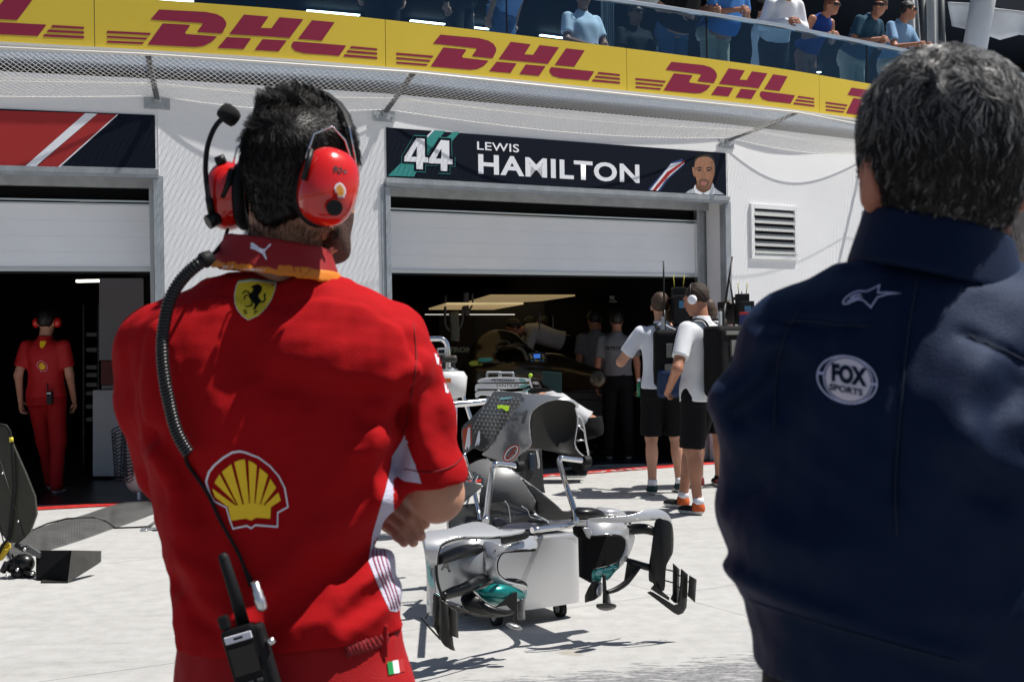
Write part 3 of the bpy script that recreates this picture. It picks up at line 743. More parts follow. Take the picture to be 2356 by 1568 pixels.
for k in range(5):
    a0, a1, b0, b1 = feet[k] + Vector((0, 0, .03)), feet[k + 1] + Vector((0, 0, .03)), tips[k], tips[k + 1]
    Lw = (a1 - a0).length; nu = int(Lw / .052); nv = 22
    sag = [.02, .0, .0, .0, .0][k]
    def NP(u, v):                      # u along, v from rail to wall
        top_ = b0.lerp(b1, u); bot = a0.lerp(a1, u)
        p = top_.lerp(bot, v); sg_ = sin(pi * u)
        n_ = seg(min(k + 1, 5))[2]
        dn = sg_ * (.02 + .085 * (v ** 1.2)) * min(1, Lw / 3.0) + .03 * sin(pi * v)
        return p + Vector((0, 0, -dn)) + n_ * (sg_ * .12 * v * min(1, Lw / 4) + .05 * sin(pi * v))
    m = MB(); r_ = .0019
    vs = []; fs = []
    def strand(p, q):
        d = (q - p).normalized(); s_ = d.cross(Vector((0.3, -1, .2))).normalized() * r_; u_ = d.cross(s_).normalized() * r_
        o_ = len(vs)
        for b_ in (p, q):
            for e in (s_, u_, -s_, -u_): vs.append(b_ + e)
        for e in range(4): fs.append((o_ + e, o_ + (e + 1) % 4, o_ + 4 + (e + 1) % 4, o_ + 4 + e))
    for i in range(nu):
        for j in range(nv):
            c = (i + .5) / nu
            if (j % 2) == 0: p, q1, q2 = NP((i + .5) / nu, j / nv), NP(i / nu, (j + 1) / nv), NP((i + 1) / nu, (j + 1) / nv)
            else: p, q1, q2 = NP((i + .5) / nu, (j + 1) / nv), NP(i / nu, j / nv), NP((i + 1) / nu, j / nv)
            strand(q1, p); strand(p, q2)
    me = np_mesh('net_panel', [tuple(p) for p in vs], fs, smooth=False); link_mesh('net_panel', me, M_net, net)
    m = MB(); m.tube([NP(u / 24, 1.0) for u in range(25)], .0045, 6); m.tube([NP(u / 24, .62) for u in range(25)], .0028, 6)
    m.build('net_rope', M_net, net)

# ---------------- people ----------------
def fabric(name, col, rough=.85, bump=.25, sheen=.0, var=.05, bscale=260, spec=.25): return mat(name, col, rough, bump=bump, bscale=bscale, var=var, vscale=5, sheen=sheen, spec=spec)
M_lip = mat('lips', (.38, .13, .10), .45)
M_eye = mat('eye_dark', (.015, .012, .01), .2)
M_hairb = mat('brown_hair', (.055, .03, .017), .55, bump=.5, bscale=120, stretch=(1, 1, .25))
M_hairk = mat('black_hair', (.012, .009, .008), .5, bump=.5, bscale=120, stretch=(1, 1, .25))
M_hairg = mat('grey_hair', (.22, .21, .20), .5, bump=.5, bscale=120, stretch=(1, 1, .25))
M_hairr = mat('chestnut_hair', (.12, .045, .02), .5, bump=.5, bscale=120, stretch=(1, 1, .25))
M_lens = mat('dark_lens', (.008, .008, .009), .08)
M_sole = mat('white_sole', (.6, .6, .58), .6)
def V3(a): return np.array(a, float)
def figure(name, label, loc, yaw=0.0, h=1.78, pose=None, skin=None, lean=0.0, head=(0, 0), shirt=None, sleeve='short', hem=1.0, bottom=None,
           legs='long', hair=None, hairlen=0.0, shoe=None, sole=None, belly=0.0, fat=1.0, glasses=False, res=.013, group=None, hands=True,
           collar=True, dress=None, curl=.9, side=0.0, hemband=None, belt=None, heel=None):
    skin = skin or M_skin; S = h / 1.78
    Wm = Matrix.Translation(loc) @ Matrix.Rotation(yaw, 4, 'Z') @ Matrix.Scale(S, 4)
    J = dict(hipL=(-.09, 0, .92), hipR=(.09, 0, .92), kneeL=(-.105, .015, .50), kneeR=(.105, .015, .50), ankL=(-.115, -.02, .085), ankR=(.115, -.02, .085),
             shL=(-.185, -.01, 1.425), shR=(.185, -.01, 1.425), elL=(-.235, -.03, 1.14), elR=(.235, -.03, 1.14), wrL=(-.245, .06, .89), wrR=(.245, .06, .89))
    pv = Vector((0, 0, .95)); RL = Matrix.Rotation(-lean, 3, 'X') @ Matrix.Rotation(side, 3, 'Y')
    up = lambda p: np.array(RL @ (Vector(p) - pv) + pv)
    for k in ('shL', 'shR', 'elL', 'elR', 'wrL', 'wrR'): J[k] = up(J[k])
    J.update(pose or {})
    if pose:
        for k in pose: J[k] = V3(pose[k])
    hd = up((0, .035, 1.655)); RH = RL @ Matrix.Rotation(head[0], 3, 'Z') @ Matrix.Rotation(head[1] - 0 * lean, 3, 'X')
    if lean > .15 and head[1] == 0: RH = Matrix.Rotation(-lean * .3, 3, 'X') @ Matrix.Rotation(head[0], 3, 'Z')
    RHn = np.array(RH); RLn = np.array(RL); pvn = np.array(pv)
    def tor(X, Y, Z):
        x, y, z = X - pvn[0], Y - pvn[1], Z - pvn[2]; M_ = RLn.T
        return (M_[0, 0] * x + M_[0, 1] * y + M_[0, 2] * z + pvn[0], M_[1, 0] * x + M_[1, 1] * y + M_[1, 2] * z + pvn[1], M_[2, 0] * x + M_[2, 1] * y + M_[2, 2] * z + pvn[2])
    def hloc(X, Y, Z):
        x, y, z = X - hd[0], Y - hd[1], Z - hd[2]; M_ = RHn.T
        return (M_[0, 0] * x + M_[0, 1] * y + M_[0, 2] * z, M_[1, 0] * x + M_[1, 1] * y + M_[1, 2] * z, M_[2, 0] * x + M_[2, 1] * y + M_[2, 2] * z)
    F_ = fat
    keys = [(.90, 0, -.005, .165 * F_, .112 * F_ + belly * .2), (.98, 0, .0 + belly * .35, .165 * F_, .112 * F_ + belly * .5), (1.07, 0, belly * .6, .155 * F_, .105 * F_ + belly * .7), (1.15, 0, belly * .6, .152 * F_, .105 * F_ + belly * .7),
            (1.25, 0, belly * .3, .160 * F_, .108 * F_ + belly * .3), (1.35, 0, -.005, .175 * F_, .110 * F_), (1.42, 0, -.01, .168, .09), (1.465, 0, -.01, .115, .068), (1.495, 0, -.01, .07, .055)]
    def torso(X, Y, Z, off=0): return loft(*tor(X, Y, Z), keys, off)
    def arm(X, Y, Z, s, o1, o2, o3, o4, short=False):
        a = cone(X, Y, Z, J['sh' + s], J['el' + s], o1, o2)
        return a if short else smin(a, cone(X, Y, Z, J['el' + s], J['wr' + s], o3, o4), .02)
    def body(X, Y, Z):
        d = torso(X, Y, Z, -.006)
        for s in 'LR':
            d = smin(d, arm(X, Y, Z, s, .052, .041, .041, .027), .03)
            kn = V3(J['knee' + s]); an = V3(J['ank' + s]); md = kn * .68 + an * .32 + np.array([0, -.018, 0])
            q_ = .014 if (bottom is not None and legs == 'long') else 0
            l_ = smin(cone(X, Y, Z, J['hip' + s], kn, .085 - q_, .054 - q_), cone(X, Y, Z, kn, an, .052 - q_, .036), .03)
            l_ = smin(l_, ell(X, Y, Z, md, (.05 - q_, .052 - q_, .11)), .03)
            ft = an + np.array([0, .085, -.055]); l_ = smin(l_, ell(X, Y, Z, ft, (.04, .11, .03)), .03)
            d = smin(d, l_, .03)
            wr = V3(J['wr' + s]); f_ = wr - V3(J['el' + s]); f_ /= np.linalg.norm(f_)
            d = smin(d, cone(X, Y, Z, wr, wr + f_ * .075, .026, .030, ((1, 0, 0), 1.35)), .015)
        x, y, z = hloc(X, Y, Z)
        hh = smin(ell(x, y, z, (0, -.012, .03), (.074, .092, .090)), ell(x, y, z, (0, .028, -.035), (.058, .068, .085)), .03)
        hh = smin(hh, ell(x, y, z, (0, .060, -.085), (.030, .030, .026)), .02)
        hh = smin(hh, cone(x, y, z, (0, .094, .012), (0, .112, -.022), .008, .013), .012)
        hh = smin(hh, ell(x, y, z, (0, .085, .038), (.052, .016, .011)), .012)
        hh = smin(hh, ell(x, y, z, (0, .096, -.055), (.022, .010, .009)), .008)
        for e in (-1, 1):
            hh = np.maximum(hh, -ell(x, y, z, (e * .031, .102, .014), (.017, .014, .011)))
            hh = smin(hh, ell(x, y, z, (e * .031, .088, .014), (.013, .010, .010)), .003)
            hh = smin(hh, ell(x, y, z, (e * .078, -.008, -.005), (.010, .022, .032)), .006)
        nb = up((0, -.015, 1.45)); hb = hd + RHn @ np.array([0, -.015, -.045])
        hh = smin(hh, cone(X, Y, Z, nb, hb, .062, .055), .025)
        return smin(d, hh, .03)
    pts = np.array([V3(v) for v in J.values()] + [hd]); lo = pts.min(0) - .17; hi = pts.max(0) + .17; lo[2] = max(lo[2], -.005) if min(J['ankL'][2], J['ankR'][2]) < .2 else lo[2] - .1
    root = thing(name, label, 'person', loc, yaw, group)
    def mf(x, y, z):
        a, b, c = hloc(x, y, z); mi = np.zeros(len(a), int)
        mi[(np.abs(a) < .024) & (b > .088) & (np.abs(c + .055) < .010)] = 1
        mi[((np.abs(np.abs(a) - .031) < .010) & (b > .088) & (np.abs(c - .014) < .006))] = 2
        return mi
    bo = sdf_obj('body', body, lo, hi, res, [skin, M_lip, M_eye], root, mf, Wm)
    if hands:
        mb = MB()
        for s in 'LR':
            e = -1 if s == 'L' else 1
            wr = Vector(J['wr' + s]); f_ = (wr - Vector(J['el' + s])).normalized()
            sd = f_.cross(Vector((e, 0, .25))).normalized() if abs(f_.x) < .8 else f_.cross(Vector((0, -1, .2))).normalized()
            pn = sd.cross(f_).normalized() * (1 if s == 'L' else -1)
            if pn.dot(Vector((-e, .2, -.3))) < 0: pn = -pn
            for q in range(4):
                b_ = wr + f_ * .088 + sd * (.030 - .02 * q); ln = (.034, .038, .036, .028)[q]; c_ = curl * (.8 + .12 * q)
                d1 = (f_ * cos(c_ * .5) + pn * sin(c_ * .5)); d2 = (f_ * cos(c_ * 1.3) + pn * sin(c_ * 1.3)); d3 = (f_ * cos(c_ * 2) + pn * sin(c_ * 2))
                p1 = b_ + d1 * ln; p2 = p1 + d2 * ln * .7; p3 = p2 + d3 * ln * .5
                mb.tube([b_ - f_ * .02, p1, p2, p3], [.010, .0095, .0085, .006], 8)
            b_ = wr + f_ * .03 + sd * .030
            mb.tube([b_, b_ + (sd * .7 + f_ * .6 + pn * .4).normalized() * .035, b_ + (sd * .55 + f_ * .9 + pn * .7).normalized() * .06], [.012, .011, .007], 8)
        me = bpy.data.meshes.new('t'); me.from_pydata(mb.v, [], mb.f); me.transform(root_inv(root) @ Wm)
        bm = bmesh.new(); bm.from_mesh(bo.data); k0 = len(bm.faces); bm.from_mesh(me); 
        for f in bm.faces: f.smooth = True
        bm.to_mesh(bo.data); bm.free(); bpy.data.meshes.remove(me)
    if shirt is not None:
        def sf(X, Y, Z):
            x, y, z = tor(X, Y, Z)
            d = loft(x, y, z, keys, .018 + .012 * np.clip((1.06 - z) / .12, 0, 1)); nz = wob(x, y, z * .6, 26, 3) * .006
            for s in 'LR':
                if sleeve == 'none': break
                sh = V3(J['sh' + s]); el = V3(J['el' + s]); wr = V3(J['wr' + s])
                if sleeve == 'short':
                    a = cone(X, Y, Z, sh, sh + (el - sh) * .95, .068, .066); n_ = (el - sh); n_ /= np.linalg.norm(n_); c = sh + (el - sh) * .72
                    a = np.maximum(a, (X - c[0]) * n_[0] + (Y - c[1]) * n_[1] + (Z - c[2]) * n_[2])
                else:
                    a = smin(cone(X, Y, Z, sh, el, .068, .055), cone(X, Y, Z, el, el + (wr - el) * (.95 if sleeve == 'long' else .25), .055, .042 if sleeve == 'long' else .05), .03)
                d = smin(d, a, .035)
            if dress: 
                kd = [(dress, 0, 0, .22, .17), (.8, 0, 0, .20, .15), (1.0, 0, 0, .18, .125), (1.12, 0, 0, .155, .115)]
                d = smin(d, loft(X, Y, Z, kd, .0), .03)
            d = d + nz
            d = np.maximum(d, (hem if not dress else dress) - Z if lean < .5 else (hem - z))
            d = np.maximum(d, z - (1.505 if not collar else 1.49))
            if collar:
                c = cone(x, y, z, (0, -.014, 1.47), (0, -.005, 1.525), .080, .068); c = np.maximum(c, z - 1.53 + (y > .02) * (y - .02) * .8); d = smin(d, c, .01)
            return d
        lo2 = lo.copy(); lo2[2] = (dress or min(hem, 1.0)) - .05 if lean < .5 else lo[2]
        sb = sdf_obj('shirt' if not dress else 'dress', sf, lo2, hi, res, [shirt], root, None, Wm)
    if bottom is not None:
        def bf(X, Y, Z):
            kk = [(.86, 0, -.005, .165 * F_, .115 * F_ + belly * .2), (.93, 0, -.005, .172 * F_, .12 * F_ + belly * .3), (1.03, 0, belly * .4, .16 * F_, .112 * F_ + belly * .5)]
            d = loft(X, Y, Z, kk, .010)
            for s in 'LR':
                hp, kn, an = V3(J['hip' + s]), V3(J['knee' + s]), V3(J['ank' + s])
                if legs == 'long':
                    a = smin(cone(X, Y, Z, hp, kn, .102, .080), cone(X, Y, Z, kn, an, .078, .062), .03); a = np.maximum(a, an[2] - .035 - Z)
                else:
                    a = cone(X, Y, Z, hp, kn, .102, .098); n_ = (kn - hp); n_ /= np.linalg.norm(n_); c = hp + (kn - hp) * .97
                    a = np.maximum(a, (X - c[0]) * n_[0] + (Y - c[1]) * n_[1] + (Z - c[2]) * n_[2])
                d = smin(d, a, .025)
            return d + wob(X, Y, Z * .6, 24, 9) * .005
        hi3 = hi.copy(); hi3[2] = 1.10; lo3 = lo.copy(); 
        if legs != 'long': lo3[2] = .42
        sdf_obj('trousers' if legs == 'long' else 'shorts', bf, lo3, hi3, res, [bottom], root, None, Wm)
    if belt is not None:
        mb = MB(); ring = []
        for k in range(40):
            a = 2 * pi * k / 40; q = (abs(cos(a)) ** 2.3 + abs(sin(a)) ** 2.3) ** (-1 / 2.3)
            ring.append(q); 
        rows = [[Wm @ Vector(((.160 * F_ + .022 + o_) * q * cos(2 * pi * i / 40), (.112 * F_ + belly * .5 + .024 + o_) * q * sin(2 * pi * i / 40) + belly * .38, zz)) for i, q in enumerate(ring)] for zz, o_ in ((.985, .0), (.985, .004), (1.02, .004), (1.02, .0))]
        mb.grid(rows, closed_u=True); mb.build('belt', belt, root)
    if shoe is not None:
        for s in 'LR':
            an = V3(J['ank' + s])
            def shf(X, Y, Z):
                d = smin(ell(X, Y, Z, an + [0, -.005, -.035], (.042, .055, .05)), ell(X, Y, Z, an + [0, .10, -.055], (.046, .10, .038)), .03)
                d = smin(d, cone(X, Y, Z, an + [0, 0, -.03], an + [0, 0, .0], .043, .044), .02)
                d = np.maximum(d, Z - an[2] - .015); return np.maximum(d, an[2] - .083 - Z)
            sdf_obj('shoe', shf, an - [.07, .09, .095], an + [.07, .23, .03], .009, [shoe, sole or M_sole, heel or shoe], root, lambda x, y, z: np.where(z < an[2] - .058, 1, np.where(y < an[1] + .025, 2, 0)), Wm)
    if hair is not None:
        def hf(X, Y, Z):
            x, y, z = hloc(X, Y, Z)
            d = ell(x, y, z, (0, -.014, .032), (.082, .102, .099))
            if hairlen: d = smin(d, ell(x, y, z, (0, -.035, -.02), (.088, .075, .06 + hairlen)), .03)
            d = d + .5 * wob(x, y, z, 90, 4) * .008 + .006 * wob(x, y, z, 38, 6)
            cut = (y - .055) * 1.0 - (z - .055) * .9         # front hairline
            d = np.maximum(d, cut * .7); d = np.maximum(d, -.055 - hairlen - z - np.clip(-y, 0, .05) * .5)
            side_ = np.maximum(np.abs(x) - .055, 0); d = np.maximum(d, (-(z) - .0 + (y > -.03) * .0 - .012) * ((y > -.035)) + (y <= -.035) * -1) if not hairlen else d
            return d
        c = Wm @ Vector(hd); sdf_obj('hair', hf, hd - .16 - hairlen * .5, hd + .16, .007, [hair], root, None, Wm)
    if glasses:
        mb = MB(); Mh = Wm @ Matrix.Translation(hd) @ RH.to_4x4()
        row = []
        for zz in (-.008, .014, .030):
            r_ = []
            for k in range(17):
                a = (k / 16 - .5) * 2.3; thin = 1.0 if abs(k - 8) > 1 else .55
                r_.append(Mh @ Vector((.070 * sin(a), .062 + .056 * cos(a), .012 + (zz - .012) * thin)))
            row.append(r_)
        mb.grid(row)
        for e in (-1, 1): mb.tube([Mh @ Vector((e * .064, .085, .022)), Mh @ Vector((e * .080, .0, .018))], .003 * S, 6)
        mb.build('sunglasses', M_lens if glasses is True else glasses, root, solid=.002)
    root['_'] = 0; del root['_']
    root_info[root.name] = dict(Wm=Wm, J=J, hd=hd, RH=RH, up=up)
    return root
root_info = {}
def torso_decal(root, nm, bms, m_, u0, v0, wdt, hgt, back=True, step=.03):
    """flat mark placed on the chest or back of a figure's shirt (local metres)"""
    inf = root_info[root.name]; Wm = inf['Wm']
    sh = [c for c in root.children if c.name.startswith(('shirt', 'dress'))][0]; bv = bvh_of(sh)
    dr = (Wm.to_3x3() @ Vector((0, 1 if back else -1, 0))).normalized()
    def fn(u, v):
        x = u0 + (u - .5) * wdt * (1 if back else -1); z = v0 + (v - .5) * hgt
        o = Wm @ Vector((x, -1 if back else 1, z)); hit = bv.ray_cast(o, dr)
        return hit[0] - dr * .004 if hit[0] is not None else None
    return decal(nm, bms, fn, m_, root, step=step)

# ---- scallop emblem used on the red shirts (unit box) ----
def shell_shapes():
    z = lambda a, b: ((a - 1380) / 560, 1 - (b - 5) / 535)
    outline = [(1380, 215), (1400, 150), (1440, 100), (1500, 50), (1560, 15), (1610, 7), (1650, 15), (1740, 50), (1820, 110), (1880, 180), (1920, 260), (1942, 390), (1872, 430), (1870, 527), (1720, 515), (1690, 537), (1660, 520), (1565, 540), (1540, 470), (1520, 395), (1435, 350), (1405, 300)]
    inner = [(1690 + (x - 1690) * .955 if True else x, 275 + (y - 275) * .95) for x, y in outline]
    ribs = []
    cx_, cy_ = 1690, 420
    ring = [(1430, 270), (1443, 225), (1475, 170), (1495, 150), (1555, 100), (1577, 85), (1648, 68), (1672, 75), (1727, 108), (1747, 125), (1802, 170), (1818, 197), (1858, 258), (1872, 290), (1888, 345)]
    body_ = [[(1430, 268), (1432, 310), (1440, 335), (1530, 385), (1600, 388)], ]
    petals = [[(1430, 270), (1448, 320), (1530, 385), (1600, 390), (1436, 268)], [(1443, 225), (1478, 168), (1600, 390), (1560, 335)], [(1493, 152), (1556, 100), (1632, 372), (1605, 380)],
              [(1576, 87), (1612, 72), (1648, 68), (1676, 370), (1642, 370)], [(1672, 75), (1700, 88), (1727, 108), (1710, 370), (1682, 370)],
              [(1747, 125), (1802, 170), (1745, 378), (1716, 372)], [(1818, 197), (1858, 258), (1760, 388), (1750, 380)], [(1872, 290), (1888, 345), (1822, 388), (1765, 390)]]
    base = [(1535, 385), (1600, 375), (1690, 360), (1780, 375), (1822, 385), (1818, 465), (1722, 460), (1690, 478), (1655, 465), (1555, 480)]
    return [[z(*p) for p in outline], [z(*p) for p in inner]], [[z(*p) for p in q] for q in petals], [z(*p) for p in base]
def xf(pts, f): return [f(*p) for p in pts]

# ---------------- balcony spectators ----------------
ZF = 4.085
def spect(label, hx, hy, off, h, facing=pi, extra=0.0, **kw):
    """a figure on the balcony whose head is seen at (hx, hy) in 4096-px units, off metres behind the rail"""
    x, y = hx / 1.73854, hy / 1.73854
    t = t_of(x)
    for _ in range(6):
        p = BP(t, 0, off); px = CX + FPX * p.x / p.y; t += (x - px) * p.y / FPX
    p = BP(t, 0, off); zh = P(x, y, p.y).z - ZF
    S = h / 1.78; zmax = 1.655 * S
    c = (zh / S - .95) / .705; lean = math.acos(max(.80, min(1, c)))
    q = BP(t + .1, 0, off) - BP(t - .1, 0, off); ya = atan2(q.y, q.x) + facing   # facing pi: out over the rail
    fdir = Vector((-sin(ya), cos(ya), 0)); loc = Vector((p.x, p.y, ZF)) - fdir * (.705 * sin(lean) * S)
    return dict(loc=loc, yaw=ya, h=h, lean=lean, t=t), kw
def sp(label, hx, hy, off, h, facing=pi, turn=0.0, seated=False, **kw):
    a, _ = spect(label, hx, hy, off, h, facing)
    if seated:
        S = h / 1.78; x, y = hx / 1.73854, hy / 1.73854; p = BP(a['t'], 0, off); d = 1.655 * S - (P(x, y, p.y).z - ZF); d = max(0, min(.48, d))
        a['lean'] = 0.0; a['loc'] = Vector((p.x, p.y, ZF - d)); az = d / S + .085
        kw['pose'] = dict(kneeL=(-.11, .40, .90), kneeR=(.11, .40, .90), ankL=(-.11, .42, az), ankR=(.11, .42, az), elL=(-.25, .06, 1.16), elR=(.25, .06, 1.16), wrL=(-.12, .30, 1.06), wrR=(.12, .30, 1.06))
    return figure('person', label, a['loc'], a['yaw'] + turn, a['h'], lean=a['lean'], res=.013, **kw)
M_seam0 = mat('placket_shade', (.3, .3, .33), .7)
F_blue = fabric('sky_blue_cotton', (.06, .20, .52)); F_whs = fabric('white_cotton', (.72, .73, .78)); F_khk = fabric('khaki_cotton', (.50, .47, .36))
F_navyd = fabric('royal_blue_dress', (.012, .045, .22)); F_teal = fabric('dark_teal_polo', (.02, .06, .10)); F_blk = fabric('black_cotton', (.008, .008, .009))
F_jean = fabric('faded_denim', (.08, .15, .28)); F_lblue = fabric('pale_blue_polo', (.20, .33, .50)); F_dk = fabric('charcoal_cotton', (.02, .022, .026))
F_ltb = fabric('light_blue_shirt', (.25, .36, .62))
rail_pose = lambda z=1.02, w_=.06, y=.52: dict(elL=(-.27, y - .22, z + .05), elR=(.27, y - .22, z + .05), wrL=(-w_ - .04, y, z + .06), wrR=(w_ + .04, y, z + .06))
sp('man in a black shirt holding a glass at the balcony rail', 2800, -120, -.30, 1.86, hair=M_hairb, shirt=F_blk, bottom=F_jean, shoe=F_blk, belly=.08, fat=1.12,
   pose=dict(elR=(.27, .10, 1.14), wrR=(.10, .30, 1.06), elL=(-.30, .18, 1.18), wrL=(-.24, .48, 1.10)))
sp('man in a bright blue shirt and khaki trousers leaning with clasped hands on the rail', 2978, -88, -.12, 1.88, hair=M_hairg, shirt=F_blue, bottom=F_khk, shoe=F_blk, belly=.10, fat=1.15, belt=F_navyd,
   pose=rail_pose(1.02, .03, .46), skin=M_skin2)
sp('grey-haired man in a white dress shirt leaning on the rail with hands clasped', 3222, -22, -.12, 1.84, turn=-.35, hair=M_hairg, shirt=F_whs, sleeve='long', bottom=F_dk, shoe=F_blk, pose=rail_pose(1.03, .02, .46), skin=M_skin2)
wo = sp('woman with short chestnut hair and sunglasses in a sleeveless blue dress', 3341, 52, -.10, 1.68, hair=M_hairr, hairlen=.02, shirt=F_navyd, sleeve='none', dress=.45, collar=False, shoe=F_blk, glasses=True, pose=rail_pose(1.06, .02, .44), skin=M_skin2, fat=.95)
sp('man in a dark teal polo turning his head left at the rail', 3533, 30, -.12, 1.84, hair=M_hairb, head=(-1.1, 0), shirt=F_teal, bottom=F_khk, shoe=F_blk, glasses=True, pose=rail_pose(1.02, .03, .46), skin=M_skin2, belly=.04, fat=1.08)
sp('man in pale blue striped polo and sunglasses looking right at the rail', 3642, 42, -.22, 1.80, hair=M_hairk, head=(.75, 0), shirt=F_lblue, bottom=F_khk, shoe=F_blk, glasses=True, pose=rail_pose(1.04, .10, .50), skin=M_skin2)
sp('man in blue shirt and jeans standing side-on behind the tinted glass', 2106, -190, -.45, 1.85, turn=.5, hair=M_hairb, shirt=F_ltb, bottom=F_jean, shoe=F_blk, hem=.93, belt=F_blk)
sp('seated grey-haired man in white shirt and mirrored sunglasses behind the glass', 2348, 62, -.75, 1.82, seated=True, hair=M_hairg, shirt=F_whs, bottom=F_dk, shoe=F_blk, glasses=mat('green_lens', (.05, .25, .22), .1, .5), head=(-.25, 0), skin=M_skin2, fat=1.1)
sp('man in black shirt and dark glasses sitting behind the balcony glass', 2555, 103, -1.0, 1.80, seated=True, hair=M_hairk, shirt=F_blk, bottom=F_dk, shoe=F_blk, glasses=True, fat=1.2, skin=M_skind)
sp('woman in a white top behind the glass, left of the man with a glass', 2726, 22, -1.3, 1.66, turn=1.2, hair=M_hairb, hairlen=.05, shirt=F_whs, bottom=F_jean, shoe=F_blk)
sp('small woman in white team shirt and sunglasses between blue-shirted and white-shirted men', 3127, 80, -1.6, 1.66, turn=.2, hair=M_hairk, hairlen=.04, shirt=F_whs, bottom=F_dk, shoe=F_blk, glasses=True, skin=M_skin2)
sp('person in a pale shirt and black cap standing behind the blue-shirted man', 3065, 22, -1.25, 1.75, turn=.9, hair=M_black, shirt=F_whs, bottom=F_dk, shoe=F_blk, hem=.8)
sp('woman in a navy embroidered tunic standing with her back to the glass at the top', 1520, -290, -.5, 1.72, facing=0, hair=M_hairk, hairlen=.08, shirt=fabric('navy_tunic', (.006, .02, .05)), dress=.80, bottom=F_dk, shoe=F_blk, collar=False)
sp('figure in a dark suit standing behind the glass left of the man in jeans', 1760, -230, -.8, 1.80, facing=.6, hair=M_hairk, shirt=F_dk, sleeve='long', bottom=F_dk, shoe=F_blk, hem=.85)
def chest_line(root, nm, pts, r, m_, closed=False):
    inf = root_info[root.name]; Wm = inf['Wm']; sh = [c for c in root.children if c.name.startswith(('shirt', 'dress'))][0]; bv = bvh_of(sh); dr = (Wm.to_3x3() @ Vector((0, -1, 0))).normalized(); out = []
    for x, z in catmull(pts, 5):
        q = Wm @ Vector(inf['up']((x, 0, z))); hit = bv.ray_cast(q - dr * 1.2, dr)
        hit = bv.ray_cast(q + dr * 1.0, -dr)
        if hit[0] is not None: out.append(hit[0] + dr * .004)
    if len(out) > 3: mb = MB(); mb.tube(out, r, 6); return mb.build(nm, m_, root)
M_lan = mat('lanyard_band', (.40, .36, .30), .6); M_pass = mat('pass_card', (.5, .45, .25), .4)
for o in [o for o in COL.objects if o.get('category') == 'person' and o.location.z > 3.5 and o.name in root_info]:
    if any(k in o['label'] for k in ('tunic', 'suit', 'cap', 'jeans')): continue
    try:
        chest_line(o, 'lanyard', [(-.055, 1.47), (-.045, 1.40), (-.02, 1.30), (0, 1.22)], .0055, M_lan); chest_line(o, 'lanyard', [(.055, 1.47), (.045, 1.40), (.02, 1.30), (0, 1.22)], .0055, M_lan)
        chest_line(o, 'pass_card', [(0, 1.22), (0, 1.19), (0, 1.17), (0, 1.15)], .022, M_pass)
        if 'dress shirt' in o['label'] or 'bright blue' in o['label']: chest_line(o, 'button_placket', [(0.012, 1.46), (0.012, 1.35), (0.012, 1.2), (0.012, 1.1)], .003, M_seam0)
        if 'striped' in o['label']:
            for z in (1.38, 1.33, 1.28, 1.23, 1.18): chest_line(o, 'stripe', [(-.13, z), (-.04, z), (.04, z), (.13, z)], .004, F_whs)
        if 'teal polo' in o['label']: chest_line(o, 'chest_stripe', [(-.14, 1.36), (-.05, 1.36), (.05, 1.36), (.14, 1.36)], .012, mat('violet_stripe', (.12, .14, .35), .7))
    except Exception as e: print('lanyard', e)
m = MB()                                # curtains behind the glass
for x0 in (2405, 1848):
    rows = []
    for r in range(2):
        row = []
        for k in range(25):
            q = G((x0 + k * 2.0) / 1.73854, 60 / 1.73854, 5.3); q.z = 4.09 + r * 3.0; row.append(q + Vector((0, .05 * sin(k * 1.5), 0)))
        rows.append(row)
    mm = MB(); mm.grid(rows); o = mm.build('curtain', mat('pale_curtain', (.35, .37, .38), .8), solid=.006)
    tag(o, 'pale curtain hanging behind the glass ' + ('beside the seated man' if x0 > 2000 else 'beside the dark suited figure'), 'curtain', 'curtains behind the balcony glass')

# ---------------- cameramen in front of the black garage ----------------
F_wp = fabric('white_polo', (.66, .69, .76)); F_bs = fabric('black_shorts', (.007, .007, .008), spec=.15); F_bag = fabric('black_nylon', (.006, .006, .007), .7, spec=.15)
def at(x, y): return G(x, y)
g1 = at(1527, 1134)
cm1 = figure('person', 'cameraman in white polo and black shorts, seen from behind, camera on right shoulder', g1, .0, 1.85, shirt=F_wp, bottom=F_bs, legs='short', shoe=fabric('dark_green_trainer', (.02, .045, .05)), hair=M_hairb, hairlen=.0,
             pose=dict(elL=(-.36, .04, 1.17), wrL=(-.17, .28, 1.34), elR=(.30, .20, 1.22), wrR=(.16, .42, 1.45), shR=(.19, .0, 1.43), kneeL=(-.10, .02, .5), ankL=(-.11, -.10, .085), kneeR=(.12, .05, .5), ankR=(.15, .04, .085)), head=(-.15, 0), res=.011, hem=.93)
g2 = at(1618, 1180)
cm2 = figure('person', 'shaven-headed cameraman in white shirt and headphones, one hand on his hip, facing left', g2, .75, 1.87, shirt=fabric('crumpled_white_shirt', (.66, .67, .70)), bottom=F_bs, legs='short', skin=M_skin2,
             shoe=fabric('black_trainer', (.012, .012, .012)), heel=fabric('orange_trainer', (.50, .10, .03)), hair=mat('shaved_hair', (.03, .018, .012), .8), pose=dict(elL=(-.36, -.06, 1.13), wrL=(-.24, .12, .98), ankL=(-.10, -.03, .085), kneeL=(-.10, .02, .5), ankR=(.12, .30, .085), kneeR=(.12, .22, .5)), head=(.25, -.25), res=.011, hem=.84)
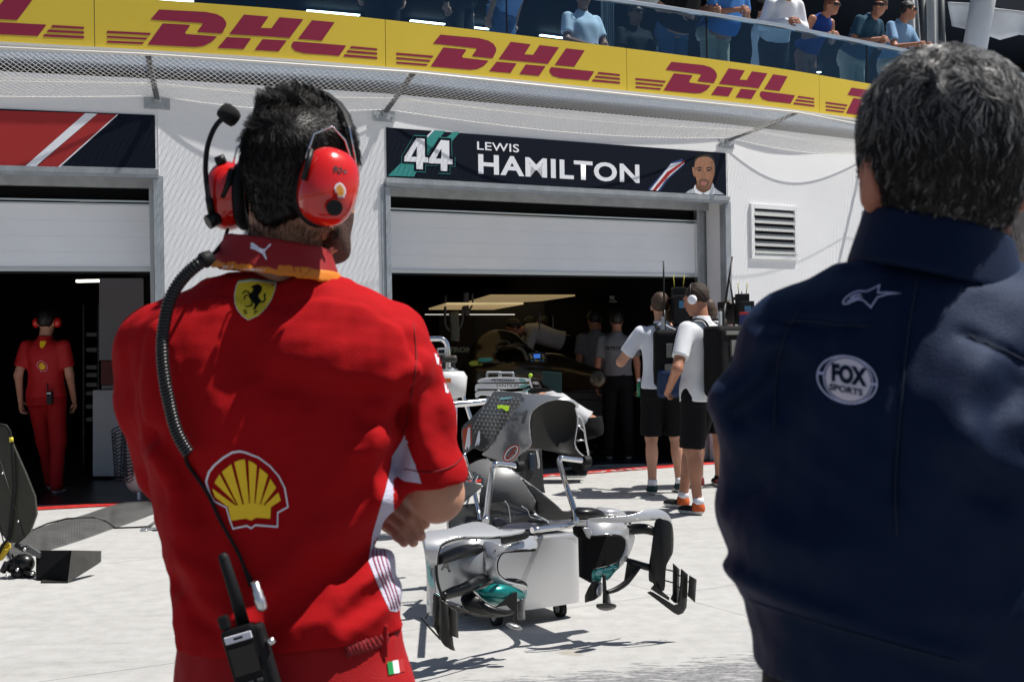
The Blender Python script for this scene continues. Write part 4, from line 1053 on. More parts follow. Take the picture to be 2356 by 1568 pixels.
# trim the shorts' own legs are bare below; socks
for rt, J in ((cm1, None), (cm2, None)):
    inf = root_info[rt.name]
    for s in 'LR':
        a = V3(inf['J']['ank' + s]); mb = MB(); mb.tube([inf['Wm'] @ Vector(a + [0, -.005, 0]), inf['Wm'] @ Vector(a + [0, -.005, .05])], [.046, .042], 16); mb.build('sock', F_whs, rt)
def backpack(root, label, inner, wide, zc_, hgt, dep, yb, xs=0.0, panels=True):
    inf = root_info[root.name]; Wm = inf['Wm']
    t = thing('transmitter_backpack', label, 'backpack', Wm @ Vector((xs, yb, zc_)), root.rotation_euler.z, 'broadcast backpacks')
    c = (xs, yb - dep / 2, zc_)
    sdf_obj('pack', lambda X, Y, Z: rbox(X, Y, Z, c, (wide / 2, dep / 2, hgt / 2), .045) + .003 * wob(X, Y, Z, 30, 2), V3(c) - [wide / 2 + .03, dep / 2 + .03, hgt / 2 + .03], V3(c) + [wide / 2 + .03, dep / 2 + .03, hgt / 2 + .03], .009, [F_bag], t, None, Wm)
    for e in (-1, 1):
        mb = MB(); mb.tube([Wm @ Vector(p) for p in catmull([(xs + e * .10, yb - .02, zc_ + hgt * .42), (xs + e * .12, yb + .05, 1.50), (e * .13, .08, 1.47), (e * .135, .155, 1.32), (e * .15, .13, 1.15), (xs + e * .15, -.06, 1.02), (xs + e * .12, yb, zc_ - hgt * .35)], 5)], .020, 8, flat=.35)
        mb.build('strap', F_bag, t)
    if panels:
        yy = yb - dep - .006
        mp = mat('grey_electronics', (.16, .16, .15), .4, .4); md = mat('dark_electronics', (.03, .03, .035), .4); mbz = mat('blue_label', (.05, .16, .30), .4)
        for nm, x0, z0, w2, h2, m_ in inner:
            mb = MB(); mb.box((0, 0, 0), (w2, .022, h2)); mb.v = [tuple(Wm @ (Vector(q) + Vector((xs + x0, yy, zc_ + z0)))) for q in mb.v]
            mb.build(nm, {'g': mp, 'd': md, 'b': mbz, 'w': M_vwhite}[m_], t, bevel=.004)
    return t
el1 = [('circuit_panel', -.02, .07, .07, .12, 'g'), ('circuit_panel', .04, .02, .05, .10, 'd'), ('circuit_panel', -.02, -.08, .10, .07, 'g'), ('battery', .03, -.13, .08, .06, 'd')]
el2 = [('circuit_panel', -.06, .10, .06, .12, 'g'), ('circuit_panel', .03, .13, .07, .07, 'g'), ('circuit_panel', .03, .04, .08, .08, 'd'), ('name_plate', -.01, -.02, .09, .035, 'w'), ('battery', -.03, -.12, .07, .09, 'b'), ('battery', .06, -.13, .07, .09, 'b'), ('metal_edge', .0, -.185, .18, .012, 'w'), ('top_bar', .0, .215, .30, .03, 'g')]
bp1 = backpack(cm1, 'black backpack with exposed electronics worn by the cameraman in the white polo', el1, .31, 1.20, .50, .17, -.13, .06)
bp2 = backpack(cm2, 'black backpack with exposed circuit boards and blue battery worn by the shaven-headed cameraman', el2, .40, 1.18, .54, .19, -.13, .04)
for root, t, x0, zt, lx in ((cm1, bp1, .0, 2.05, 0), (cm2, bp2, -.06, 1.98, .16)):
    Wm = root_info[root.name]['Wm']; mb = MB()
    mb.tube([Wm @ Vector((x0, -.24, 1.38)), Wm @ Vector((x0 + lx * .4, -.24, 1.62))], .013, 8); mb.tube([Wm @ Vector((x0 + lx * .4, -.24, 1.62)), Wm @ Vector((x0 + lx, -.24, zt))], [.010, .007], 8)
    mb.build('antenna', M_plas, t)
    mb = MB(); mb.box((0, 0, 0), (.028, .02, .20)); mb.v = [tuple(Wm @ (Vector(q) + Vector((x0 - .015, -.25, 1.46)))) for q in mb.v]; mb.build('antenna_mount', M_galv, t, bevel=.003)
def tvcam(label, c, yaw, s=1.0):
    t = thing('television_camera', label, 'camera', c, yaw, 'shoulder cameras'); W_ = Matrix.Translation(c) @ Matrix.Rotation(yaw, 4, 'Z') @ Matrix.Scale(s, 4)
    def bx(nm, a, d, m_, bv=.006):
        mb = MB(); mb.box(a, d); mb.v = [tuple(W_ @ Vector(q)) for q in mb.v]; return mb.build(nm, m_, t, bevel=bv)
    bx('camera_body', (0, 0, 0), (.12, .30, .17), M_plas); bx('battery_box', (0, -.20, -.005), (.11, .09, .20), M_plas)
    bx('top_handle', (0, 0, .125), (.03, .22, .025), M_plas); bx('transmitter', (0, -.10, .12), (.09, .10, .07), M_plas)
    bx('viewfinder', (-.10, .08, .07), (.07, .12, .06), M_plas); bx('label_plate', (.0, -.247, .03), (.05, .004, .05), mat('blue_label', (.05, .16, .30), .4), .001)
    mb = MB(); mb.tube([W_ @ Vector((0, .15, 0)), W_ @ Vector((0, .22, 0)), W_ @ Vector((0, .225, 0)), W_ @ Vector((0, .31, 0))], [.05, .05, .06, .062], 18); mb.build('lens', M_plas, t)
    for e in (-.03, .03):
        mb = MB(); mb.tube([W_ @ Vector((e, -.11, .15)), W_ @ Vector((e * 1.3, -.12, .24))], .004, 6); mb.build('aerial', mat('yellow_tip', (.5, .42, .05), .5), t)
    mb = MB(); mb.tube([W_ @ Vector(p) for p in catmull([(.05, -.2, .05), (.10, -.22, -.06), (.06, -.24, -.2), (.0, -.26, -.35)], 6)], .005, 6); mb.build('cable', M_rub, t)
    return t
tvcam('black shoulder camera between the heads of the two cameramen', P(1556, 712, g1.y + .12), .05, 1.3)
# headphones of the second cameraman
inf = root_info[cm2.name]; Mh = inf['Wm'] @ Matrix.Translation(inf['hd']) @ inf['RH'].to_4x4()
hp = thing('headphones', 'white headphones on the shaven-headed cameraman', 'headphones', Mh @ Vector((0, 0, .05)))
mb = MB(); mb.tube([Mh @ Vector((.092 * cos(a), .0, .0 + .135 * sin(a))) for a in np.linspace(0, pi, 14)], .007, 8); mb.build('headband', M_plas, hp)
for e in (-1, 1):
    mb = MB(); mb.tube([Mh @ Vector((e * .078, -.005, 0)), Mh @ Vector((e * .085, -.005, 0)), Mh @ Vector((e * .105, -.005, 0)), Mh @ Vector((e * .11, -.005, 0))], [.032, .04, .036, .02], 16); mb.build('ear_cup', M_vwhite, hp)
# two more camera people behind
g3 = at(1640, 1125)
figure('person', 'brown-haired crew member half hidden behind the shaven-headed cameraman', g3 + Vector((.0, .15, 0)), .2, 1.80, shirt=F_wp, bottom=F_bs, legs='short', shoe=fabric('red_black_trainer', (.12, .02, .02)), hair=M_hairb, hairlen=.03)
g4 = at(1672, 1118)
figure('person', 'curly dark-haired crew member beside the navy jacket', g4 + Vector((.05, .1, 0)), .1, 1.79, shirt=F_wp, bottom=F_bs, legs='short', shoe=F_blk, hair=M_hairb, hairlen=.02)
c4 = P(1700, 722, g3.y - .45)
tvcam('black camera with a red and blue battery right beside the navy jacket', c4, .1, 1.15)
bt = thing('camera_battery', 'battery with a blue and red label on the rear camera', 'battery', P(1716, 738, g3.y - .55))
mb = MB(); c = P(1713, 740, g3.y - .74); mb.box(c, (.085, .06, .14)); mb.build('battery_case', mat('battery_navy', (.02, .03, .14), .3), bt, bevel=.006)
mb = MB(); mb.box(c + Vector((0, 0, .073)), (.087, .062, .025)); mb.build('battery_top', M_vred, bt, bevel=.004)
mb = MB(); mb.box(c + Vector((-.02, -.032, -.04)), (.02, .003, .03)); mb.box(c + Vector((.015, -.032, -.01)), (.035, .003, .02)); mb.build('battery_label', mat('cyan_label', (.1, .5, .7), .4), bt)
at_ = thing('aerial_rod', 'tall black whip aerial with a pale joint above the camera crew', 'antenna', P(1700, 745, g3.y - .4))
mb = MB(); mb.tube([P(1688, 760, g3.y - .6), P(1690, 720, g3.y - .6), P(1679, 640, g3.y - .6)], [.012, .012, .006], 8); mb.tube([P(1712, 715, g3.y - .6), P(1706, 670, g3.y - .6)], .005, 6); mb.build('rod', M_plas, at_)
# bag and bottle on the first cameraman
bg_ = thing('shoulder_bag', 'navy nylon bag hanging between the two cameramen', 'bag', P(1542, 880, g1.y - .25))
c = P(1541, 880, g1.y - .28)
sdf_obj('bag_body', lambda X, Y, Z: rbox(X, Y, Z, c, (.115, .06, .13), .04) + .006 * wob(X, Y, Z, 28, 5), V3(c) - .2, V3(c) + .2, .01, [fabric('navy_nylon', (.015, .03, .08), .5)], bg_)
mb = MB(); mb.tube([c + Vector((-.08, 0, .1)), c + Vector((.02, .05, .42)), c + Vector((.1, .02, .12))], .012, 6); mb.build('bag_strap', F_bag, bg_)
bo_ = thing('bottle', 'green plastic bottle in the shorts pocket of the first cameraman', 'bottle', P(1471, 900, g1.y))
mb = MB(); b = P(1471, 912, g1.y); mb.tube([b, b + Vector((0, 0, .11)), b + Vector((0, 0, .14))], [.024, .024, .013], 14); mb.build('bottle_body', mat('green_plastic', (.01, .16, .07), .15), bo_)
mb = MB(); mb.cyl(b + Vector((0, 0, .14)), b + Vector((0, 0, .17)), .014, 12); mb.build('cap', M_vwhite, bo_)

# ---------------- mechanic in the left garage ----------------
F_red = fabric('red_polyester', (.42, .010, .012), .62, bump=.12, spec=.35, var=.03); F_redt = fabric('red_trouser', (.30, .008, .010), .75, bump=.15)
gf = at(110, 1133)
fm = figure('person', 'mechanic in red shirt, trousers and ear defenders walking into the left garage', gf, -.08, 1.80, shirt=F_red, bottom=F_redt, shoe=fabric('dark_red_trainer', (.20, .008, .01)), hair=M_hairk,
            pose=dict(elL=(-.245, -.07, 1.15), wrL=(-.27, .02, .90), elR=(.23, .02, 1.14), wrR=(.215, .14, .90), ankL=(-.10, .30, .085), kneeL=(-.10, .16, .50), ankR=(.11, -.06, .085)), head=(0, 0), res=.012, hem=.93)
sh_out, sh_pet, sh_base = shell_shapes()
M_shy = mat('yellow_print', (.95, .62, .01), .5); M_whp = mat('white_print', (.80, .78, .86), .55); M_redp = mat('red_print', (.30, .008, .012), .6)
torso_decal(fm, 'scallop_emblem', [fill2d([q]) for q in sh_pet + [sh_base]], M_shy, .02, 1.235, .085, .085)
torso_decal(fm, 'emblem_outline', [fill2d(sh_out)], M_whp, .02, 1.235, .105, .105)
torso_decal(fm, 'shield_badge', [fill2d([[(0, 1), (1, 1), (1, .55), (.8, .2), (.5, 0), (.2, .2), (0, .55)]])], M_shy, .02, 1.44, .055, .07)
inf = root_info[fm.name]; Mh = inf['Wm'] @ Matrix.Translation(inf['hd']) @ inf['RH'].to_4x4()
hp = thing('ear_defenders', 'red ear defenders on the mechanic in the left garage', 'headset', Mh @ Vector((0, 0, .05)))
mb = MB(); mb.tube([Mh @ Vector((.095 * cos(a), .0, .0 + .135 * sin(a))) for a in np.linspace(0, pi, 14)], .005, 8); mb.build('headband', M_plas, hp)
for e in (-1, 1):
    mb = MB(); mb.ball(Mh @ Vector((e * .108, 0, 0)), (.038, .04, .052), 16); mb.build('ear_cup', mat('glossy_red', (.55, .012, .008), .18, coat=.6), hp)
rd = thing('radio', 'black radio clipped to the belt of the mechanic in the left garage', 'radio', inf['Wm'] @ Vector((.10, -.16, .93)))
mb = MB(); mb.box((0, 0, 0), (.055, .035, .13)); mb.v = [tuple(inf['Wm'] @ (Vector(q) + Vector((.11, -.165, .93)))) for q in mb.v]; mb.build('radio_body', M_plas, rd, bevel=.006)
mb = MB(); mb.tube([inf['Wm'] @ Vector((.09, -.165, .99)), inf['Wm'] @ Vector((.09, -.165, 1.07))], .006, 8); mb.build('antenna', M_plas, rd)
mb = MB(); mb.box((0, 0, 0), (.04, .004, .012)); mb.v = [tuple(inf['Wm'] @ (Vector(q) + Vector((.11, -.185, .975)))) for q in mb.v]; mb.build('radio_label', M_vwhite, rd)

# ---------------- the two men in the foreground ----------------
def merge(dst, src):
    bm = bmesh.new(); bm.from_mesh(dst.data); bm.from_mesh(src.data); bm.to_mesh(dst.data); bm.free()
    bpy.data.objects.remove(src)
def pv3(x, y, Y): return V3(P(x, y, Y))
def pix(x, y, z):                      # where points appear, frame units
    R = np.array(CROT); q = np.stack([x, y, z - CAMH], -1) @ R
    return CX + FPX * q[..., 0] / -q[..., 2], CY - FPX * q[..., 1] / -q[..., 2]
def inpoly(px, py, poly):
    r = np.zeros(px.shape, bool); n = len(poly)
    for i in range(n):
        x0, y0 = poly[i]; x1, y1 = poly[(i + 1) % n]
        c = ((y0 > py) != (y1 > py)) & (px < (x1 - x0) * (py - y0) / (y1 - y0 + 1e-12) + x0); r ^= c
    return r
def caster(o, off=.0015):
    bv = bvh_of(o)
    def fn(x, y):
        d = ray(x, y).normalized(); h_ = bv.ray_cast(CAM, d)
        return h_[0] - d * off if h_[0] is not None else None
    return fn
def lkeys(rows, Y, sc=1.0):
    out = []
    for y, xl, xr, b in rows:
        a = P(xl, y, Y); c = P(xr, y, Y); out.append(((a.z + c.z) / 2, (a.x + c.x) / 2, Y, (c.x - a.x) / 2, b))
    return out
def strands(name, parent, m_, n, surf, flow, length, r=.00035, seg_=6, mask=None, wave=0.0, seed=1, clump=22, prob=None, jit=.0025):
    """many fine tapered hairs rooted on a surface"""
    rs = np.random.RandomState(seed)
    me = surf.data; nv = len(me.vertices); co = np.empty(nv * 3, np.float32); no = np.empty(nv * 3, np.float32)
    me.vertices.foreach_get('co', co); me.vertices.foreach_get('normal', no); co = co.reshape(-1, 3); no = no.reshape(-1, 3)
    off = np.array(parent.location) if parent is not None else 0
    co = co + off
    if mask is not None:
        k = mask(co, no); co = co[k]; no = no[k]
    ix = rs.randint(0, len(co), n); p = co[ix] + rs.randn(n, 3) * jit; nn = no[ix]
    L = length(p) * rs.uniform(.6, 1.25, n); d0 = flow(p, nn) + rs.randn(n, 3) * .07
    d0 /= np.linalg.norm(d0, axis=1)[:, None]
    ph = rs.rand(n) * 1.2 + (p * 60).sum(1); P_ = [p]; q = p.copy(); d = d0
    sidev = np.cross(d0, nn); sidev /= np.linalg.norm(sidev, axis=1)[:, None] + 1e-9
    for s in range(seg_):
        f = (s + 1) / seg_
        dd = flow(q, nn) * .35 + d * .65; dd = dd + sidev * (wave * np.cos(f * 6.0 + ph))[:, None]
        dd /= np.linalg.norm(dd, axis=1)[:, None] + 1e-9; q = q + dd * (L / seg_)[:, None]; P_.append(q); d = dd
    P_ = np.stack(P_, 1)               # n, seg+1, 3
    if clump:
        K = max(8, int(n / clump)); gi = rs.choice(n, K, replace=False); near_ = np.zeros(n, int)
        for c0 in range(0, n, 4000):
            dd = ((P_[c0:c0 + 4000, None, 0] - P_[None, gi, 0]) ** 2).sum(2); near_[c0:c0 + 4000] = dd.argmin(1)
        tt = (np.linspace(0, 1, seg_ + 1) ** 1.3 * .68)[None, :, None]; P_ = P_ * (1 - tt) + P_[gi[near_]] * tt
    t = np.gradient(P_, axis=1); u = np.cross(t, nn[:, None, :]); u /= np.linalg.norm(u, axis=2)[..., None] + 1e-9
    w_ = np.cross(t, u); w_ /= np.linalg.norm(w_, axis=2)[..., None] + 1e-9
    rad = (r * np.array([1, 1, 1, .9, .75, .5, .2, .1])[:seg_ + 1])[None, :, None]
    V = np.stack([P_ + u * rad, P_ - .5 * u * rad + .87 * w_ * rad, P_ - .5 * u * rad - .87 * w_ * rad], 2)   # n, s, 3, 3
    S_ = seg_ + 1; base = (np.arange(n) * S_ * 3)[:, None, None]; s_i = (np.arange(seg_) * 3)[None, :, None]; k_i = np.arange(3)[None, None, :]
    a = base + s_i + k_i; b = base + s_i + (k_i + 1) % 3
    F = np.stack([a, b, b + 3, a + 3], -1).reshape(-1, 4)
    ms = m_ if isinstance(m_, (list, tuple)) else [m_]
    pr = (np.full(n, .35) if prob is None else prob(p)); mi = np.repeat(((rs.rand(n) < pr) & (len(ms) > 1)).astype(int), seg_ * 3)
    me2 = np_mesh(name, V.reshape(-1, 3), F, mi)
    return link_mesh(name, me2, ms, parent)
M_hs = [mat('hair_dark', (.006, .0042, .0032), .40, spec=.35)]
M_fh = [mat('hair_charcoal', (.009, .0085, .009), .36, spec=.5), mat('hair_silver', (.34, .335, .33), .34, spec=.7)]

# ======== man in the red shirt ========
YR = 2.13
red = thing('person', 'man in a red polo shirt and red ear defenders seen from behind with folded arms', 'person', (P(660, 1500, YR).x, YR, 0))
rk = lkeys([(655, 500, 790, .055), (700, 400, 880, .080), (760, 340, 925, .10), (850, 326, 930, .118), (950, 328, 922, .125), (1050, 342, 912, .125),
            (1150, 362, 897, .120), (1250, 380, 872, .115), (1350, 397, 888, .117), (1420, 407, 918, .125), (1478, 410, 938, .130)], YR)
aL = [pv3(350, 803, 2.15), pv3(358, 930, 2.16), pv3(398, 1078, 2.23)]
aR = [pv3(903, 802, 2.14), pv3(955, 950, 2.15), pv3(988, 1098, 2.17)]
hemz = P(650, 1462, YR).z
folds = [([(960, 850), (860, 868), (740, 860), (640, 835)], .022, .010), ([(900, 930), (800, 905), (690, 880), (600, 860), (520, 850)], .020, -.006),
         ([(925, 760), (880, 800), (780, 800), (660, 770)], .020, .007), ([(545, 790), (620, 850), (700, 880)], .018, -.007), ([(420, 780), (470, 830), (500, 920), (505, 1010)], .026, .007),
         ([(935, 900), (925, 960), (915, 1020), (895, 1085)], .014, -.014), ([(905, 905), (880, 985), (870, 1080), (880, 1150)], .018, .011),
         ([(880, 1180), (800, 1215), (700, 1290), (600, 1380), (560, 1450)], .024, .010), ([(885, 1230), (800, 1290), (700, 1370), (640, 1440)], .020, -.010),
         ([(895, 1290), (820, 1350), (740, 1410), (690, 1455)], .022, .012), ([(400, 1300), (450, 1360), (520, 1400), (560, 1430)], .018, .009), ([(395, 1350), (450, 1410), (500, 1440)], .014, -.009),
         ([(390, 1200), (430, 1270), (470, 1340)], .020, .008), ([(350, 1050), (400, 1130), (420, 1210)], .018, .009), ([(360, 1010), (430, 1090), (470, 1180)], .018, -.007),
         ([(910, 1380), (850, 1430), (790, 1462)], .016, .012), ([(660, 930), (640, 1100), (620, 1300)], .030, -.006), ([(945, 905), (905, 930), (850, 935)], .009, .0045), ([(925, 960), (880, 975), (835, 965)], .009, -.0045), ([(900, 1010), (860, 1035), (820, 1040)], .009, .004), ([(870, 1245), (815, 1262), (770, 1290)], .009, .0045), ([(872, 1275), (825, 1300), (780, 1335)], .009, -.004), ([(880, 1330), (830, 1352), (790, 1390)], .009, .0045), ([(395, 1260), (425, 1290), (460, 1310)], .009, .004), ([(398, 1320), (440, 1345), (490, 1362)], .009, -.004), ([(405, 1395), (450, 1400), (500, 1420)], .009, .0045), ([(560, 1425), (660, 1432), (760, 1420)], .010, .004), ([(355, 760), (390, 800), (410, 860)], .010, .004), ([(860, 1010), (780, 1110), (740, 1230)], .026, .007)]
foldw = [([(P(a, b, 2.02).x, P(a, b, 2.02).z) for a, b in pl], w_, am * 1.35) for pl, w_, am in folds]
armf = [([(985, 830), (960, 900), (965, 1000), (1000, 1060)], .012, .007), ([(1000, 900), (1010, 980), (1040, 1040)], .012, -.007), ([(945, 880), (950, 960), (940, 1040), (945, 1100)], .012, .007)]
armw = [([(P(a, b, 2.1).x, P(a, b, 2.1).z) for a, b in pl], w_, am) for pl, w_, am in armf]
nb = pv3(640, 650, 2.12)
def red_shirt(X, Y, Z):
    d = loft(X, Y, Z, rk, 0, 2.25)
    for s_, A in (('L', aL), ('R', aR)):
        d = smin(d, cone(X, Y, Z, pv3(565, 692, 2.13) if s_ == 'L' else pv3(715, 700, 2.13), pv3(372, 772, 2.14) if s_ == 'L' else pv3(884, 776, 2.14), .054, .055), .035)
        r0, r1, r2 = (.066, .063, .058) if s_ == 'L' else (.060, .064, .068)
        a = smin(cone(X, Y, Z, A[0], A[1], r0, r1), cone(X, Y, Z, A[1], A[2], r1, r2), .02)
        if s_ == 'L': a = smin(a, cone(X, Y, Z, A[2], A[2] + np.array([.03, .14, .02]), .060, .052), .02)
        n_ = A[2] - A[1] + (np.array([-.022, 0, .0]) if s_ == 'R' else 0); n_ = n_ / np.linalg.norm(n_)
        if s_ == 'R': a = np.maximum(a, (X - A[2][0]) * n_[0] + (Y - A[2][1]) * n_[1] + (Z - A[2][2]) * n_[2])
        else: a = np.maximum(a, Y - 2.31)
        d = smin(d, a, .022)
    for e, bx in ((-1, 470), (1, 790)):  # shoulder blades
        d = smin(d, ell(X, Y, Z, pv3(bx, 850, 2.05), (.085, .022, .10)), .06)
    back = (Y < YR + .06)
    f = sum(ridge(X, Z, p, w_, am) for p, w_, am in foldw) + sum(ridge(X, Z, p, w_, am) for p, w_, am in armw)
    d = d - f * np.clip((YR + .08 - Y) / .05, 0, 1) + .0026 * wob(X, Y, Z, 60, 3) + .0028 * wob(X * 1.3, Y, Z * .6, 30, 5) + .0012 * wob(X, Y, Z, 130, 21)
    hz = hemz + .012 * np.sin((X - P(660, 1400, YR).x) * 9) - .01 * (X - P(660, 1400, YR).x)
    d = np.maximum(d, hz - Z)
    inner = loft(X, Y, Z, rk, -.010, 2.25, False); d = np.maximum(d, -np.maximum(inner, Z - hz - .02))
    return np.maximum(d, Z - P(640, 625, YR).z)
F_redm = mat('red_jersey', (.36, .0055, .008), .85, bump=.16, bscale=520, sheen=.0, spec=.12, var=.03, vscale=8)
F_side = fabric('white_mesh', (.52, .50, .62), .7, .35, bscale=300)
def shrink(poly, k=7):
    cx_ = sum(p[0] for p in poly) / len(poly); cy_ = sum(p[1] for p in poly) / len(poly)
    return [(x + (k if x < cx_ else 0), y + (k * .6 if y < cy_ else -k * .6)) for x, y in poly]
panel = [(932, 1000), (905, 1050), (886, 1130), (858, 1225), (848, 1290), (872, 1350), (898, 1405), (960, 1410), (960, 1300), (900, 1200), (905, 1100), (935, 1062)]
under = [(930, 1005), (902, 1050), (898, 1085), (930, 1106), (970, 1112), (952, 1062), (936, 1020)]
def red_mf(x, y, z):
    px, py = pix(x, y, z)
    w_ = inpoly(px, py, shrink(panel)) | (inpoly(px, py, shrink(under)) & (y < 2.2))
    return w_.astype(int)
lo = (P(230, 700, 2.1).x, 1.93, hemz - .03); hi = (P(1110, 700, 2.1).x, 2.36, P(640, 600, YR).z)
rs_ = sdf_obj('shirt', red_shirt, lo, hi, .0055, [F_redm, F_side], red, red_mf, smooth_it=1)
# collar and lanyard
cxb = P(637, 617, YR).x
def ringf(y0, y1, a0, a1, b0, b1, th, tilt, Yc=YR, cx0=637, cx1=640):
    z0 = P(cx0, y0, Yc).z; z1_ = P(cx1, y1, Yc).z; c0 = P(cx0, y0, Yc).x; c1 = P(cx1, y1, Yc).x
    def f(X, Y, Z):
        zz = Z + tilt * (X - c0); t = np.clip((zz - z0) / (z1_ - z0), -.3, 1.3)
        a = a0 + (a1 - a0) * t; b = b0 + (b1 - b0) * t; cx_ = c0 + (c1 - c0) * t
        q = np.sqrt(((X - cx_) / a) ** 2 + ((Y - Yc) / b) ** 2); d = (q - 1) * np.minimum(a, b)
        d = np.abs(d + th / 2) - th / 2
        return np.maximum(d, np.maximum(z0 - zz, zz - z1_)) - .002
    return f
cf = ringf(624, 557, .104, .084, .098, .080, .006, .16)
col_r = sdf_obj('collar', cf, (cxb - .14, YR - .13, P(640, 690, YR).z), (cxb + .14, YR + .13, P(640, 520, YR).z), .0045, [mat('red_collar', (.27, .006, .008), .65, bump=.12, bscale=500)], red, smooth_it=2)
lf = ringf(634, 610, .1065, .101, .100, .094, .003, .15)
lan = sdf_obj('lanyard', lf, (cxb - .14, YR - .13, P(640, 690, YR).z), (cxb + .14, YR + .13, P(640, 580, YR).z), .0045, [mat('orange_lanyard', (.62, .19, .01), .6, bump=.1)], red, smooth_it=2)
# head
thr = radians(30); RHd = Matrix.Rotation(-thr, 3, 'Z') @ Matrix.Rotation(.06, 3, 'Y'); M0 = P(692, 418, 2.14)
RHn = np.array(RHd)
def hl(X, Y, Z, C=M0, Rn=RHn):
    x, y, z = X - C.x, Y - C.y, Z - C.z
    return (Rn[0, 0] * x + Rn[1, 0] * y + Rn[2, 0] * z, Rn[0, 1] * x + Rn[1, 1] * y + Rn[2, 1] * z, Rn[0, 2] * x + Rn[1, 2] * y + Rn[2, 2] * z)
def headf(x, y, z, sc=1.0):
    hh = smin(ell(x, y, z, (0, .0, .03), (.077, .100, .098)), ell(x, y, z, (0, .045, -.045), (.062, .066, .095)), .03)
    hh = smin(hh, ell(x, y, z, (0, .082, -.105), (.030, .030, .026)), .02)
    for e in (-1, 1): hh = smin(hh, cone(x, y, z, (e * .055, .005, -.075), (e * .028, .075, -.112), .018, .018), .02)
    hh = smin(hh, cone(x, y, z, (0, .106, .012), (0, .126, -.024), .008, .013), .012)
    hh = smin(hh, ell(x, y, z, (0, .096, .040), (.054, .018, .011)), .012)
    hh = smin(hh, ell(x, y, z, (0, .112, -.062), (.023, .010, .005)), .005)
    hh = smin(hh, ell(x, y, z, (0, .109, -.073), (.020, .010, .005)), .005)
    for e in (-1, 1):
        hh = np.maximum(hh, -ell(x, y, z, (e * .032, .116, .014), (.017, .014, .010)))
        hh = smin(hh, ell(x, y, z, (e * .032, .100, .014), (.013, .011, .011)), .003)
        ea = smin(ell(x, y, z, (e * .083, -.008, -.005), (.010, .020, .032)), ell(x, y, z, (e * .079, -.004, -.028), (.008, .010, .014)), .01)
        ea = np.maximum(ea, -ell(x, y, z, (e * .094, -.004, .0), (.008, .011, .020))); hh = smin(hh, ea, .005)
    return hh
M_beard = mat('stubble_beard', (.07, .032, .020), .7, bump=.6, bscale=260)
def red_body(X, Y, Z):
    x, y, z = hl(X, Y, Z); d = headf(x, y, z)
    d = smin(d, cone(X, Y, Z, pv3(650, 640, 2.155), pv3(664, 470, 2.145), .060, .064), .03)
    d = smin(d, loft(X, Y, Z, rk, -.022), .02)
    for A in (aL, aR): d = smin(d, cone(X, Y, Z, A[0], A[2], .045, .043), .03)
    el = pv3(1002, 1133, 2.175); wr = pv3(872, 1118, 2.36)
    d = smin(d, cone(X, Y, Z, aR[2] + [0, 0, .03], el, .046, .042), .02)
    d = smin(d, ell(X, Y, Z, el + [.004, -.004, -.008], (.040, .040, .040)), .02)
    d = smin(d, cone(X, Y, Z, el, el * .5 + wr * .5, .043, .044), .02)
    d = smin(d, cone(X, Y, Z, el * .5 + wr * .5, wr, .042, .030), .02)
    el2 = pv3(402, 1105, 2.26); wr2 = pv3(800, 1150, 2.33)
    d = smin(d, cone(X, Y, Z, aL[2], el2, .044, .042), .02); d = smin(d, cone(X, Y, Z, el2, wr2, .043, .028), .02)
    d = smin(d, cone(X, Y, Z, wr2, pv3(878, 1160, 2.29), .028, .032), .015)
    for e in (-1, 1):
        hx = P(675, 1500, YR).x + e * .095
        d = smin(d, smin(cone(X, Y, Z, (hx, YR, .90), (hx + e * .01, YR + .01, .50), .088, .055), cone(X, Y, Z, (hx + e * .01, YR + .01, .5), (hx + e * .02, YR - .02, .09), .055, .038), .02), .03)
        d = smin(d, ell(X, Y, Z, (hx + e * .02, YR + .06, .045), (.042, .11, .032)), .02)
    return d
def red_bmf(x, y, z):
    a, b, c = hl(x, y, z)
    be = ((b > .035) & (c < -.045) & (c > -.135)) | ((b > .0) & (b <= .035) & (c < -.055) & (c > -.11)); mi = be.astype(int)
    mi[(np.abs(a) < .022) & (b > .112) & (np.abs(c + .067) < .010)] = 2
    mi[((np.abs(np.abs(a) - .032) < .010) & (b > .100) & (np.abs(c - .014) < .006))] = 3
    return mi
rb = sdf_obj('body', red_body, (P(250, 700, 2.1).x, 1.9, -.01), (P(1100, 700, 2.1).x, 2.5, 2.0), .0075, [M_skin, M_beard, M_lip, M_eye], red, red_bmf, smooth_it=1)
# left hand laid over the right elbow, fingers spread
kn = [pv3(928, 1143, 2.215), pv3(914, 1163, 2.22), pv3(902, 1184, 2.23), pv3(893, 1205, 2.24)]
md_ = [pv3(958, 1166, 2.185), pv3(948, 1192, 2.19), pv3(936, 1215, 2.20), pv3(918, 1228, 2.215)]
tp = [pv3(978, 1204, 2.18), pv3(968, 1232, 2.182), pv3(951, 1246, 2.19), pv3(930, 1246, 2.205)]
plm = pv3(884, 1128, 2.26)
def handf(X, Y, Z):
    d = ell(X, Y, Z, plm, (.044, .035, .048))
    for k in range(4):
        d = smin(d, cone(X, Y, Z, plm, kn[k], .021, .0145), .010)
        f_ = smin(cone(X, Y, Z, kn[k], md_[k], .0138, .0120), cone(X, Y, Z, md_[k], tp[k], .0115, .0092), .005)
        f_ = smin(f_, ell(X, Y, Z, md_[k], (.0130, .0130, .0130)), .004); d = smin(d, f_, .0022)
    d = smin(d, smin(cone(X, Y, Z, plm + [0, -.01, .02], pv3(905, 1102, 2.20), .016, .012), cone(X, Y, Z, pv3(905, 1102, 2.20), pv3(925, 1098, 2.18), .012, .009), .006), .01)
    return d
hn = sdf_obj('hand', handf, pv3(830, 1290, 2.15) - [0, .03, 0], pv3(1010, 1070, 2.35), .0030, [M_skin], red, smooth_it=2)
nail = MB()
